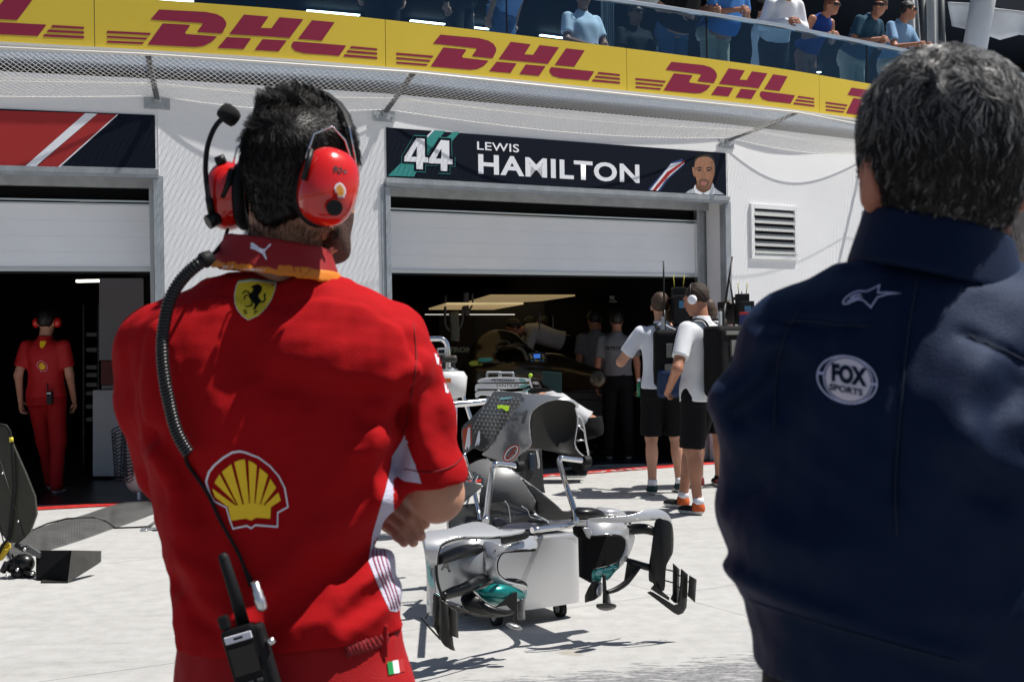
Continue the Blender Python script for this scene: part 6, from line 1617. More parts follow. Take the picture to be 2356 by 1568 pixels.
for xa, ya, xb, yb in ((962, 985, 1012, 1005), (1325, 1060, 1370, 1080)):
    jp('logo_bar', [[(xa, ya), (xb, ya + 4), (xb, yb), (xa, yb - 4)]], M_lil, cj)
def jtext(s, xa, ya, xb, yb, slope, bold, m_, c):
    bm = text2d(s, (0, 0, 1, 1), bold=bold, space=1.0)
    def fn(u, v):
        x = xa + (xb - xa) * u; y = yb + (ya - yb) * v + slope * (x - xa); X_, Y_ = z6(x, y); return c(X_, Y_)
    decal('logo_lettering', bm, fn, m_, nav, step=.12)
jtext('FOX', 1060, 925, 1300, 1052, .155, .06, F_nav, cj2)
jtext('SPORTS', 1045, 1062, 1270, 1108, .19, .035, F_nav, cj2)
star = [(1132, 520), (1140, 500), (1165, 474), (1205, 450), (1245, 438), (1285, 441), (1300, 440), (1345, 418), (1388, 396), (1377, 450), (1440, 449), (1535, 458), (1440, 468), (1372, 488), (1350, 520), (1326, 560), (1298, 532), (1268, 506), (1235, 504), (1205, 516), (1170, 532), (1140, 534)]
cxm = (sum(p[0] for p in star) / len(star), sum(p[1] for p in star) / len(star))
def inset(poly, d):
    n = len(poly); out = []
    ar = sum(poly[i][0] * poly[(i + 1) % n][1] - poly[(i + 1) % n][0] * poly[i][1] for i in range(n)); sg_ = 1 if ar > 0 else -1
    for i in range(n):
        a, b, c = Vector(poly[i - 1]), Vector(poly[i]), Vector(poly[(i + 1) % n]); e1 = (b - a).normalized(); e2 = (c - b).normalized()
        n1 = Vector((-e1.y, e1.x)) * sg_; n2 = Vector((-e2.y, e2.x)) * sg_; m_ = (n1 + n2); m_ = m_ / max(m_.length, .3); q = b + m_ * (d / max(.45, m_.dot(n1))); out.append((q.x, q.y))
    return out
jp('star_outline', [star, inset(star, 8)], M_lil, cj)
jp('star_stroke', [[(1180, 490), (1215, 468), (1255, 460), (1262, 466), (1225, 476), (1190, 496)], [(1160, 512), (1200, 495), (1240, 482), (1264, 478), (1268, 484), (1205, 503), (1165, 518)]], M_lil, cj)
def nmask(co, no):
    l_ = co - Nn; return (l_[:, 2] < -.062) & (l_[:, 2] > -.105) & (l_[:, 1] < .02) & (np.abs(l_[:, 0]) < .075)
strands('nape_hair', nav, M_fh, 5200, nb_, flow_n, lambda p: np.clip(.009 + ((p - Nn)[:, 2] + .07) * .14, .002, .010), .00018, 4, nmask, .15, 4, 0, None, .0045)
M_sn = mat('navy_stitch', (.006, .012, .035), .8)
for pl in ([(1800, 742), (1860, 738), (1930, 747), (2000, 749)], [(2225, 768), (2300, 800), (2356, 828)], [(2110, 640), (2088, 780), (2072, 950), (2060, 1120), (2064, 1230)], [(1700, 1372), (1850, 1422), (2020, 1472), (2200, 1522)], [(1842, 705), (1800, 790), (1785, 880), (1782, 980)]):
    pts = [cj(x, y) for x, y in catmull(pl, 8)]; pts = [p for p in pts if p is not None]
    if len(pts) > 3: mb = MB(); mb.tube(pts, .0009, 5); mb.build('seam', M_sn, nav)
# third head at the right edge
pz_ = P(2368, 604, 2.7)
figure('person', 'person with curly grey-brown hair at the right edge behind the navy jacket', (pz_.x, pz_.y, 0), -.2, 1.76, shirt=fabric('grey_shirt', (.2, .2, .21)), bottom=F_dk, shoe=F_blk, hair=mat('curly_hair', (.30, .27, .23), .6, bump=1, bscale=60), hairlen=.012, res=.012)

# ---------------- racing car bodywork on its stand ----------------
zA = zc(1650, 1530, 800, 2091); zB2 = zc(1650, 2000, 800, 1930); zR = zc(2250, 2000, 600, 1447); zI = zc(1600, 1100, 900, 2352); zL = zc(0, 1650, 700, 1463)
M_silver = mat('silver_paint', (.60, .60, .61), .27, .62, coat=.4)
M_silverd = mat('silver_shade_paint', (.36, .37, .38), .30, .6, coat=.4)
M_carbon = mat('carbon', (.006, .006, .006), .34, spec=.4, coat=.1)
M_carb2 = mat('matt_carbon', (.030, .028, .024), .45, spec=.35, var=.15, vscale=10)
M_cgrey = mat('graphite_paint', (.085, .087, .09), .28, .5, coat=.4)
M_tealp = mat('teal_paint', (.005, .20, .19), .25, .4, coat=.5)
M_tealw = mat('pale_teal_paint', (.20, .42, .42), .28, .5, coat=.4)
eA = Vector((cos(radians(29)), sin(radians(29)), 0)); nA = Vector((eA.y, -eA.x, 0)); p0A = G(1310, 1416) + nA * .07
PSH = [0.0]
def PA(x, y, off=0.0, p0=None):
    r = ray(x, y); q = (p0 or p0A) + nA * PSH[0] + nA * off; t = (q - CAM).dot(nA) / r.dot(nA); return CAM + r * t
def panel_(name, pts, zf, off, m_, par, bulge=(0, 0), tilt=(0, 0), thick=.006, step=7, smooth=True, p0=None):
    """curved sheet with a traced outline: bulge bends it across and up, tilt slants it"""
    q = [zf(*p) for p in pts]
    if smooth: q = [tuple(a) for a in catmull(q, 3, True)]
    xs = [a[0] for a in q]; ys = [a[1] for a in q]; x0, x1, y0, y1 = min(xs), max(xs), min(ys), max(ys)
    def fn(u, v):
        a = (u - x0) / (x1 - x0) * 2 - 1; b = (-v - y0) / (y1 - y0) * 2 - 1
        return PA(u, -v, off + bulge[0] * (1 - a * a) + bulge[1] * (1 - b * b) + tilt[0] * a + tilt[1] * b, p0)
    o = decal(name, fill2d([[(a, -b) for a, b in q]]), fn, m_, par, step=step)
    md = o.modifiers.new('s', 'SOLIDIFY'); md.thickness = thick; md.offset = 0
    return o
def tub(name, pts, zf, offs, r, m_, par, n=12, sm=6, flat=None):
    if not isinstance(offs, (list, tuple)): offs = [offs] * len(pts)
    w_ = [V3(PA(*zf(*p), o)) for p, o in zip(pts, offs)]
    rr = r if isinstance(r, (list, tuple)) else [r] * len(pts)
    c = catmull([np.append(a, b) for a, b in zip(w_, rr)], sm) if sm > 1 else [np.append(a, b) for a, b in zip(w_, rr)]
    mb = MB(); mb.tube([Vector(p[:3]) for p in c], [max(.0008, float(p[3])) for p in c], n, flat=flat); return mb.build(name, m_, par)
stn = thing('bodywork_stand', 'chrome tube stand with a silver box on castors carrying the removed bodywork', 'trolley', G(1310, 1416), group=None)
# silver box
sBR = PA(1337, 1384); sTR = PA(1335, 1229); sBL = PA(1118, 1414)
Wd = (sBR - sBL).dot(eA); zt_ = sTR.z; zb0 = sBR.z
def fbox(a0, a1, b0, b1, z0, z1):      # along eA from the right front corner, back from the front plane
    c = Vector((sBR.x, sBR.y, 0)); f = lambda a, b, z: c - eA * a - nA * b + Vector((0, 0, z))
    return [f(a1, b0, z0), f(a0, b0, z0), f(a0, b1, z0), f(a1, b1, z0), f(a1, b0, z1), f(a0, b0, z1), f(a0, b1, z1), f(a1, b1, z1)]
m = MB(); rows = []
for r_ in range(9):
    row = []
    for k in range(25):
        u = k / 24; v = r_ / 8; edge = max(0, (abs(u - .5) - .42) / .08) ** 2 * .022; b_ = -.016 * (1 - (2 * u - 1) ** 2) - .006 * (1 - (2 * v - 1) ** 2) + edge
        row.append(Vector((sBR.x, sBR.y, 0)) - eA * (Wd * u) - nA * b_ + Vector((0, 0, zb0 + (zt_ - zb0) * v)))
    rows.append(row)
m.grid(rows); m.hexa(fbox(.004, Wd - .004, .024, .034, zb0, zt_)); m.hexa(fbox(0, .02, .02, .48, zb0, zt_)); m.hexa(fbox(Wd - .02, Wd, .02, .48, zb0, zt_)); m.hexa(fbox(.02, Wd - .02, .46, .48, zb0, zt_)); m.hexa(fbox(.02, Wd - .02, .02, .46, zb0, zb0 + .02))
bxs = m.build('stand_box', mat('brushed_silver', (.62, .62, .63), .36, .75, var=.05, vscale=2), stn)
m = MB(); m.hexa(fbox(-.006, Wd + .006, -.012, .05, zt_ - .012, zt_ + .012)); m.build('box_rim', M_silver, stn, bevel=.011)
m = MB(); m.hexa(fbox(.06, Wd - .02, .08, .44, zt_ - .1, zt_ - .02)); m.build('box_tray', M_black, stn)
for a_, b_ in ((.08, .08), (Wd - .1, .08), (.08, .40), (Wd - .1, .40)):
    c = Vector((sBR.x, sBR.y, 0)) - eA * a_ - nA * b_ + Vector((0, 0, .045))
    w_ = MB(); w_.tube([c - eA * .016, c + eA * .016], .045, 24); o = w_.build('castor', M_rub, stn, bevel=.004)
    w_ = MB(); w_.tube([c - eA * .018, c + eA * .018], .022, 16); w_.box(c + Vector((0, 0, .05)), (.03, .03, .06)); w_.build('castor_hub', M_galv, o)
# stand tubes
tub('stand_tube', [(1800, 815), (1610, 792), (1555, 785), (1535, 812), (1555, 900), (1610, 1080), (1680, 1290), (1708, 1400), (1690, 1465), (1620, 1492), (1250, 1540)], zA, [-.35, -.35, -.35, -.35, -.2, .1, .3, .4, .45, .5, .55], .0145, M_chrome, stn, 14)
tub('stand_tube', [(1110, 872), (900, 850), (862, 855), (838, 895), (820, 1020), (790, 1240), (765, 1450)], zA, [-.4, -.4, -.4, -.4, -.2, .15, .45], .0165, M_chrome, stn, 14)
tub('stand_tube', [(790, 800), (720, 900), (640, 1030), (655, 1180), (690, 1340), (700, 1440)], zA, [-.7, -.65, -.6, -.55, -.5, -.45], .012, M_chrome, stn)
tub('stand_tube', [(540, 740), (590, 900), (640, 1020)], zA, -.7, .008, M_chrome, stn)
tub('stand_tube', [(530, 930), (640, 1030)], zA, -.68, .006, M_chrome, stn)
tub('stand_tube', [(640, 1060), (560, 1290)], zA, -.6, .006, M_chrome, stn)
tub('stand_tube', [(700, 1150), (750, 1260)], zA, -.6, .006, M_chrome, stn)
tub('upper_tube', [(300, 230), (560, 215), (790, 190)], zA, -1.3, .020, M_chrome, stn)
for p, o_ in (((1118, 872), -.4), ((1818, 818), -.35)):
    c = PA(*zA(*p), o_); mb = MB(); mb.tube([c - eA * .02 + nA * .0, c + eA * .02], .030, 20); mb.build('rubber_end', M_rub, stn, bevel=.004)
tub('ladder_rail', [(1725, 345), (1760, 360), (1785, 430), (1812, 600), (1838, 745), (1822, 795)], zA, -1.0, .006, M_alu, stn)
for a, b in (((1730, 440), (1792, 505)), ((1715, 600), (1812, 600))): tub('ladder_rung', [a, b], zA, -1.0, .004, M_alu, stn, sm=1)
tub('ladder_rail', [(1298, 690), (1320, 820), (1318, 890)], zA, -1.0, .006, M_alu, stn)

# left side pod
PSH[0] = .55
lp = thing('side_pod', 'left side pod, silver and teal with black bars and turning vanes', 'car bodywork', PA(*zB2(600, 1100)), group='pair of side pods')
panel_('top_cowl', [(98, 362), (118, 325), (170, 302), (330, 285), (420, 258), (500, 235), (610, 215), (700, 228), (780, 258), (850, 292), (940, 302), (1065, 286), (1062, 310), (850, 348), (700, 355), (500, 355), (380, 376), (300, 410), (262, 452), (240, 540), (228, 640), (180, 640), (140, 560), (112, 460)], zB2, .10, M_silver, lp, (.05, .10), (.0, .06), .010)
panel_('side_plate', [(95, 365), (118, 480), (138, 640), (145, 860), (146, 1072), (205, 1096), (214, 905), (280, 940), (250, 800), (236, 680), (236, 580), (258, 460), (220, 420), (150, 390)], zB2, .10, M_silver, lp, (.05, .02), (.03, 0), .008)
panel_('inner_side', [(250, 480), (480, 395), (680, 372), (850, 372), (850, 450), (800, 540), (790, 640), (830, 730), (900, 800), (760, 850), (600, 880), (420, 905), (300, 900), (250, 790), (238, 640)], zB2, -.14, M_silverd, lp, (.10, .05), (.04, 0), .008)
panel_('intake_surround', [(700, 400), (830, 420), (870, 440), (1000, 410), (1130, 345), (1180, 372), (1192, 462), (1000, 470), (900, 488), (850, 515), (818, 580), (812, 660), (840, 730), (900, 778), (1000, 805), (1098, 825), (1092, 870), (980, 880), (860, 850), (770, 790), (720, 700), (700, 600), (690, 500)], zB2, -.02, M_silver, lp, (.06, .05), (.02, 0), .010)
tub('intake_lip', [(1185, 478), (1000, 488), (900, 498), (855, 522), (824, 585), (818, 660), (845, 728), (905, 772), (1000, 800), (1095, 812)], zB2, .045, .0045, M_plas, lp)
panel_('dark_lip', [(880, 762), (960, 755), (1040, 768), (1098, 795), (1098, 822), (1000, 812), (920, 795)], zB2, .0, M_carbon, lp, (.01, .02))
panel_('lip_underside', [(905, 492), (1185, 466), (1184, 490), (1000, 500), (930, 505)], zB2, .03, M_carbon, lp, smooth=False)
tub('edge_trim', [(845, 356), (700, 360), (500, 360), (385, 380), (305, 415), (262, 455), (240, 540), (230, 650), (238, 760), (262, 860), (295, 930), (312, 968)], zB2, .20, .0065, M_carbon, lp)
tub('upper_bar', [(248, 575), (330, 545), (450, 500), (560, 480), (660, 480), (735, 475)], zB2, [.16, .12, .06, 0, -.04, -.08], [.020, .026, .028, .029, .031, .012], M_carbon, lp, 16)
tub('lower_bar', [(285, 925), (380, 890), (500, 850), (600, 800), (700, 765), (785, 775)], zB2, [.16, .12, .08, .04, 0, -.05], [.018, .024, .026, .028, .028, .010], M_carbon, lp, 16)
panel_('teal_belly', [(608, 868), (700, 850), (790, 790), (850, 790), (930, 805), (1000, 812), (1098, 822), (1100, 860), (1090, 935), (1040, 960), (960, 900), (900, 960), (820, 1000), (740, 990), (680, 950), (640, 900)], zB2, -.03, M_tealp, lp, (.07, .05), (0, 0), .008)
panel_('pale_flash', [(780, 900), (900, 870), (1000, 850), (1092, 850), (1090, 890), (1000, 885), (900, 910), (800, 935)], zB2, .035, M_tealw, lp, (.02, .0))
panel_('end_plate', [(1000, 985), (1088, 930), (1078, 1010), (1082, 1150), (1008, 1150), (1002, 1060)], zB2, .02, M_cgrey, lp, (.02, 0), smooth=False)
tub('curved_strut', [(560, 900), (620, 960), (700, 1025), (800, 1065), (900, 1082), (985, 1072)], zB2, [.0, .04, .08, .10, .10, .08], [.014, .017, .018, .016, .013, .010], M_carbon, lp)
panel_('dark_floor_plate', [(470, 930), (600, 905), (700, 1010), (860, 1080), (970, 1090), (900, 1110), (760, 1125), (620, 1085), (500, 1035)], zB2, .0, M_carbon, lp, (.04, .03))
panel_('carbon_fin', [(985, 880), (1006, 880), (1008, 1190), (985, 1190), (975, 1070), (900, 1010), (800, 1030)], zB2, .09, M_carbon, lp, (0, 0), (.0, .0), .006, smooth=False)
c = PA(*zB2(980, 1215), .12); mb = MB(); mb.ball(c, (.038, .020, .012), 18, Matrix.Rotation(.3, 3, 'Y')); mb.build('fin_foot', mat('carbon_weave', (.30, .30, .30), .25, .6, var=.5, vscale=90), lp)
panel_('barge_board', [(208, 900), (275, 938), (272, 1330), (205, 1215)], zB2, .17, M_carb2, lp, (.02, 0), smooth=False)
panel_('barge_board', [(276, 962), (350, 1000), (352, 1180), (385, 1330), (392, 1400), (408, 1448), (370, 1440), (310, 1400), (274, 1345)], zB2, .20, M_carb2, lp, (.02, .02), smooth=False)
panel_('barge_board', [(352, 1018), (400, 1048), (432, 1080), (438, 1326), (388, 1310), (352, 1262)], zB2, .23, M_carb2, lp, (.015, 0), smooth=False)
panel_('floor_edge', [(312, 968), (430, 1020), (560, 1072), (660, 1100), (768, 1108), (766, 1132), (640, 1122), (440, 1070), (330, 1005)], zB2, .16, M_carb2, lp, (.01, 0), (-.06, 0), smooth=False)
mb = MB(); c = PA(*zB2(434, 1036), .185); mb.tube([c, c + nA * .004], .008, 16); mb.build('ring_mark', M_vwhite, lp)
tub('outer_strake', [(70, 1120), (150, 1210), (268, 1338)], zB2, .20, .004, M_carbon, lp); tub('outer_strake', [(165, 1075), (118, 1148)], zB2, .20, .003, M_carbon, lp, sm=1)
panel_('top_fairing', [(700, 290), (850, 345), (1060, 290), (1075, 300), (1120, 300), (1125, 340), (1080, 375), (950, 400), (860, 415), (840, 360)], zB2, .06, M_carbon, lp, (.02, .02))
panel_('teal_mark', [(140, 520), (165, 505), (195, 545), (165, 640), (190, 760), (205, 830), (180, 842), (155, 790), (142, 690)], zB2, .19, M_tealw, lp, (.0, 0), (.02, 0), .003)
panel_('pale_teal_end', [(146, 862), (205, 872), (270, 920), (214, 905), (208, 1010), (147, 1005)], zB2, .165, M_tealw, lp, (.0, 0), (.02, 0), .003, smooth=False)
decal('outline_letters', text2d('AS', (270, -690, 425, -575), bold=.03, shear=.2), lambda u, v: PA(*zB2(u, -v + (u - 270) * .28 - 20), -.045), mat('letter_grey', (.10, .10, .09), .4), lp, step=20)
for p, o_ in (((797, 487), .05), ((617, 385), .02), ((617, 580), .0)):
    c = PA(*zB2(*p), o_); mb = MB(); mb.tube([c, c + nA * .004], .005, 12); mb.build('fastener', M_black, lp)
# right side pod
rp = thing('side_pod', 'right side pod, silver and teal with open black intake and outer winglets', 'car bodywork', PA(*zR(500, 900)), group='pair of side pods')
panel_('top_wing', [(245, 180), (340, 166), (480, 158), (600, 150), (700, 128), (790, 92), (875, 80), (950, 98), (1010, 135), (1045, 190), (1060, 262), (1035, 215), (1000, 190), (900, 182), (800, 192), (650, 208), (400, 212), (285, 206)], zR, .05, M_silver, rp, (.04, .02), (0, 0), .010, step=5)
panel_('rear_hump', [(330, 78), (430, 80), (520, 92), (585, 115), (622, 158), (480, 162), (360, 165)], zR, -.15, M_silver, rp, (.05, .05), (0, 0), .010, step=5)
dk_ = MB(); a, b, c, d = PA(*zR(300, 190), -.02), PA(*zR(640, 175), -.02), PA(*zR(640, 175), -.02) - nA * .42, PA(*zR(300, 190), -.02) - nA * .42
dk_.prism([a, b, c - Vector((0, 0, .05)), d - Vector((0, 0, .05))], (0, 0, -.03)); dk_.build('pod_deck', M_silver, rp, bevel=.01)
panel_('black_cover', [(120, 82), (200, 72), (300, 78), (380, 108), (398, 140), (340, 168), (250, 178), (150, 165)], zR, -.08, M_carbon, rp, (.03, .03), step=5)
panel_('intake_body', [(110, 160), (400, 165), (300, 230), (270, 330), (560, 335), (612, 400), (595, 500), (520, 605), (400, 655), (302, 668), (288, 800), (185, 742), (176, 370), (130, 330)], zR, -.20, M_black, rp, (.0, .0), (0, 0), .05, smooth=False)
panel_('intake_surround', [(242, 195), (400, 212), (560, 214), (610, 250), (650, 300), (692, 352), (668, 440), (625, 545), (560, 630), (545, 600), (600, 505), (618, 410), (600, 362), (548, 332), (420, 328), (282, 335), (268, 290), (238, 240)], zR, -.02, M_silver, rp, (.05, .04), (0, 0), .010, step=5)
panel_('teal_belly', [(300, 672), (390, 658), (470, 630), (545, 590), (560, 632), (500, 690), (428, 768), (400, 722), (378, 738), (364, 776), (288, 776)], zR, -.02, M_tealp, rp, (.04, .03), (0, 0), .008, step=5)
panel_('pale_flash', [(330, 682), (420, 660), (500, 640), (515, 665), (440, 715), (330, 720)], zR, .03, M_tealw, rp, (.02, .0))
tub('intake_lip', [(280, 338), (420, 332), (545, 338), (596, 366), (612, 412), (594, 505), (535, 590), (450, 632), (302, 664)], zR, .03, .005, M_plas, rp)
panel_('lower_nose', [(290, 776), (364, 778), (375, 850), (360, 920), (300, 962), (220, 985), (218, 920), (250, 840)], zR, .0, M_carbon, rp, (.03, 0), smooth=False)
panel_('nose_gloss', [(372, 792), (385, 850), (365, 920), (345, 925), (330, 900), (310, 890), (330, 850)], zR, .02, M_silver, rp, (.01, 0))
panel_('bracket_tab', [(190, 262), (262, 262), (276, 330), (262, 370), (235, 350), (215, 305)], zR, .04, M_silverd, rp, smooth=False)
panel_('carbon_fin', [(386, 716), (412, 716), (424, 870), (440, 1000), (390, 1000), (392, 850)], zR, .06, M_carbon, rp, smooth=False)
panel_('fin_foot', [(326, 1008), (400, 992), (450, 990), (516, 1006), (495, 1038), (420, 1056), (350, 1040)], zR, .07, M_carbon, rp, (.02, .02), (0, -.03), .008)
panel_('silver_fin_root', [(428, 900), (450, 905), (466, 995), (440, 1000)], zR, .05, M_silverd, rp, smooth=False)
tub('curved_strut', [(425, 888), (520, 855), (610, 795), (680, 715), (742, 640)], zR, .06, [.010, .013, .014, .013, .010], M_carbon, rp)
panel_('strut_web', [(625, 590), (722, 638), (670, 730), (592, 800), (610, 690)], zR, .03, M_carb2, rp, smooth=False)
tub('lower_bar', [(612, 568), (690, 600), (770, 628), (860, 650), (985, 662)], zR, [.0, .04, .06, .08, .10], [.010, .015, .017, .017, .013], M_carbon, rp)
tub('upper_bar', [(630, 285), (700, 275), (800, 275), (900, 305), (1050, 345)], zR, [-.02, .04, .08, .10, .12], [.024, .026, .024, .020, .014], M_carbon, rp, 16)
panel_('outer_plate', [(905, 182), (1000, 190), (1045, 225), (1064, 320), (1062, 480), (1040, 545), (1005, 610), (992, 690), (980, 862), (925, 845), (870, 790), (838, 762), (840, 620), (858, 500), (878, 340)], zR, .10, M_carbon, rp, (.03, .02), (.03, 0), .008)
panel_('floor_winglet', [(1066, 605), (1124, 662), (1122, 880), (1110, 985), (1085, 990), (1040, 950), (1062, 900)], zR, .12, M_carbon, rp, (.01, 0), smooth=False)
panel_('floor_winglet', [(1145, 660), (1206, 712), (1200, 900), (1192, 1030), (1160, 1085), (1115, 1103), (1075, 1085), (815, 888), (855, 872), (1080, 1010), (1112, 990), (1128, 900), (1140, 780)], zR, .15, M_carbon, rp, (.015, 0), smooth=False)
panel_('floor_winglet', [(1222, 718), (1289, 762), (1275, 980), (1208, 922)], zR, .17, M_carbon, rp, (.01, 0), smooth=False)
panel_('ribbed_floor', [(852, 852), (886, 810), (1030, 935), (1022, 962), (905, 890)], zR, .13, M_carb2, rp, smooth=False)
for a, b in (((985, 662), (1062, 680)), ((985, 770), (1062, 792)), ((1120, 718), (1148, 732)), ((1118, 830), (1142, 845)), ((1198, 775), (1225, 790)), ((1196, 895), (1215, 905))): tub('winglet_link', [a, b], zR, .13, .0035, M_carbon, rp, sm=1)
mb = MB(); c = PA(*zR(665, 175), .09); mb.box(c, (.012, .02, .055), Matrix.Rotation(.4, 3, 'Y')); mb.build('mirror_stalk', M_carbon, rp, bevel=.003)
PSH[0] = 0.0
# engine cover
ec = thing('engine_cover', 'grey engine cover with a star patterned fin and a large open black mouth', 'car bodywork', PA(*zA(1200, 900), -.9))
q0 = -.95
panel_('cover_inner', [(1225, 540), (1220, 420), (1240, 320), (1290, 258), (1380, 202), (1480, 176), (1600, 172), (1690, 208), (1725, 238), (1702, 270), (1725, 350), (1724, 450), (1705, 560), (1700, 640), (1740, 722), (1822, 788), (1700, 760), (1450, 712), (1250, 668), (1240, 600)], zA, q0 - .12, mat('black_shell_inside', (.010, .0095, .008), .5, spec=.3), ec, (-.10, -.06), (0, 0), .010)
panel_('cover_side', [(1140, 118), (1300, 122), (1450, 135), (1570, 158), (1480, 178), (1380, 204), (1290, 260), (1240, 322), (1220, 420), (1228, 520), (1242, 600), (1232, 662), (1120, 750), (1020, 838), (950, 830), (850, 790), (730, 745), (790, 690), (860, 590), (940, 460), (1020, 360), (1100, 260), (1150, 190)], zA, q0 - .05, mat('grey_gloss_paint', (.20, .205, .22), .24, .45, coat=.5), ec, (.12, .05), (.06, -.03), .010)
fin = panel_('fin', [(862, 84), (1000, 92), (1140, 112), (1165, 150), (1150, 195), (1090, 270), (1020, 360), (940, 470), (850, 600), (740, 710), (640, 682), (545, 742), (520, 620), (518, 470), (610, 372), (700, 280), (800, 170)], zA, q0 - .06, M_cgrey, ec, (.05, .03), (.03, 0), .008)
tub('mouth_rim', [(1700, 262), (1722, 350), (1722, 450), (1704, 560), (1700, 640), (1740, 722), (1822, 788)], zA, q0 - .08, .004, M_silver, ec)
tub('mouth_rim', [(1228, 540), (1220, 420), (1240, 320), (1290, 258), (1380, 202), (1480, 176), (1600, 166), (1700, 200), (1732, 240), (1702, 262)], zA, q0 + .0, .004, M_silver, ec)
panel_('top_lip', [(1480, 172), (1560, 152), (1660, 172), (1725, 215), (1735, 245), (1715, 262), (1690, 215), (1600, 182)], zA, q0 + .0, M_silver, ec, (.02, .02))
finc = caster(fin, .003); stars = MB(); rng = random.Random(3)
for r_ in range(11):
    for c_ in range(14):
        x = 600 + c_ * 42 + (r_ % 2) * 18; y = 130 + r_ * 42 + c_ * 3
        if not inpoly(np.array([x]), np.array([y]), [(870, 100), (1140, 125), (1120, 230), (1000, 370), (900, 500), (760, 640), (720, 540), (640, 520), (640, 400), (800, 190)])[0]: continue
        cpx = finc(*zA(x, y))
        if cpx is None: continue
        for k in range(3):
            a = pi / 2 + k * 2 * pi / 3; t_ = Vector((cos(a) * eA.x, cos(a) * eA.y, sin(a))) * .016; s_ = Vector((-sin(a) * eA.x, -sin(a) * eA.y, cos(a))) * .0022
            stars.add([cpx - s_, cpx + s_, cpx + t_], [(0, 1, 2)])
stars.build('star_pattern', mat('star_print', (.30, .30, .31), .4), ec)
def fd(nm, pts, m_, off=.003):
    cc_ = caster(fin, off); decal(nm, fill2d([[(a, -b) for a, b in [zA(*p) for p in pts]]]), lambda u, v: cc_(u, -v), m_, ec, step=5)
fd('red_field', [(522, 490), (612, 430), (622, 640), (540, 700), (524, 600)], mat('orange_red_print', (.42, .05, .015), .4))
fd('number_print', [(545, 690), (580, 468), (602, 466), (604, 640), (590, 700), (572, 660), (560, 700)], M_vwhite, .005)
fd('number_print', [(650, 670), (690, 502), (706, 505), (705, 615), (690, 660), (680, 640)], M_vwhite, .005)
fd('lime_print', [(885, 238), (930, 228), (960, 236), (1012, 240), (1008, 285), (985, 300), (960, 282), (935, 268), (888, 270)], mat('lime_print', (.34, .55, .02), .5), .005)
fd('teal_scribble', [(905, 158), (1020, 150), (1060, 145), (1010, 168), (915, 178)], M_tealw, .005)
sidec = caster([c for c in ec.children if c.name.startswith('cover_side')][0], .003)
def ell2(cx_, cy_, a, b, rot, n=36): return [(cx_ + a * cos(t) * cos(rot) - b * sin(t) * sin(rot), cy_ + a * cos(t) * sin(rot) + b * sin(t) * cos(rot)) for t in [2 * pi * k / n for k in range(n)]]
def sd_(nm, loops, m_): decal(nm, fill2d([[(a, -b) for a, b in [zA(*p) for p in lp]] for lp in loops]), lambda u, v: sidec(u, -v), m_, ec, step=6)
sd_('oval_mark', [ell2(1032, 735, 108, 62, -.85), ell2(1032, 735, 96, 50, -.85)], M_vred)
sd_('oval_mark', [ell2(1032, 735, 95, 49, -.85), ell2(1032, 735, 85, 40, -.85)], M_vwhite)
sd_('letter_mark', [[(1065, 672), (1105, 690), (1100, 700), (1070, 690), (1050, 728), (1075, 742), (1070, 752), (1042, 740), (1010, 790), (1000, 800), (965, 785), (972, 772), (998, 782)]], M_vred)
for tx, a in (('Qualcomm', (1060, -345, 1170, -300)), ('snapdragon', (1020, -400, 1105, -368))):
    decal('sponsor_lettering', text2d(tx, a, bold=.01, mirror=True), lambda u, v: sidec(*zA(u, -v)), mat('dim_print', (.06, .06, .065), .4), ec, step=20)
sd_('dark_mark', [[(1180, 285), (1210, 290), (1172, 428), (1138, 418), (1160, 350)]], mat('dim_print', (.06, .06, .065), .4))
# floor section behind
fp = thing('floor_panel', 'curved grey floor panel and black tray lying between the pods and the engine cover', 'car bodywork', PA(*zA(1200, 1400), -.5))
panel_('grey_panel', [(560, 900), (735, 800), (870, 850), (1000, 890), (1110, 980), (1200, 1100), (1290, 1240), (1300, 1370), (1150, 1300), (980, 1240), (830, 1252), (700, 1260), (720, 1000)], zA, -.62, mat('dull_grey_panel', (.15, .15, .15), .4, .3), fp, (.06, .08), (.05, .02), .008)
panel_('black_panel', [(1000, 885), (1130, 985), (1300, 1110), (1490, 1265), (1560, 1335), (1640, 1338), (1740, 1300), (1900, 1330), (1720, 1420), (1500, 1492), (1300, 1372), (1290, 1240), (1200, 1100)], zA, -.58, mat('dark_panel', (.03, .03, .03), .4), fp, (.05, .05), (.03, .0), .010)
panel_('tray', [(370, 1420), (480, 1282), (700, 1262), (970, 1235), (1200, 1330), (1500, 1490), (1250, 1535), (900, 1530), (700, 1545), (380, 1535)], zA, -.50, M_carbon, fp, (.0, .0), (0, .15), .010, smooth=False)
tub('panel_edge', [(965, 1235), (1000, 1290), (1015, 1380), (1020, 1470)], zA, -.30, .003, M_silver, fp)
tub('panel_edge', [(1140, 1290), (1200, 1330), (1230, 1400), (1300, 1420), (1400, 1445)], zA, -.30, .003, M_silver, fp)
tub('panel_edge', [(1010, 890), (1130, 985), (1300, 1110), (1490, 1265), (1560, 1330)], zA, -.53, .003, M_silver, fp)
tub('panel_edge', [(370, 1540), (365, 1470), (400, 1400), (470, 1300)], zA, -.25, .004, M_silver, fp)
panel_('splitter', [(900, 1540), (1000, 1480), (1130, 1462), (1300, 1470), (1440, 1485), (1300, 1520), (1100, 1545)], zA, -.12, mat('navy_carbon', (.02, .022, .035), .3), fp, (.0, .02), (0, .05))
panel_('guide_fin', [(830, 1440), (880, 1410), (980, 1440), (960, 1480), (860, 1500)], zA, -.20, mat('navy_carbon', (.02, .022, .035), .3), fp)
panel_('pale_strip', [(1250, 1370), (1290, 1368), (1510, 1490), (1460, 1495)], zA, -.22, M_silver, fp, smooth=False)
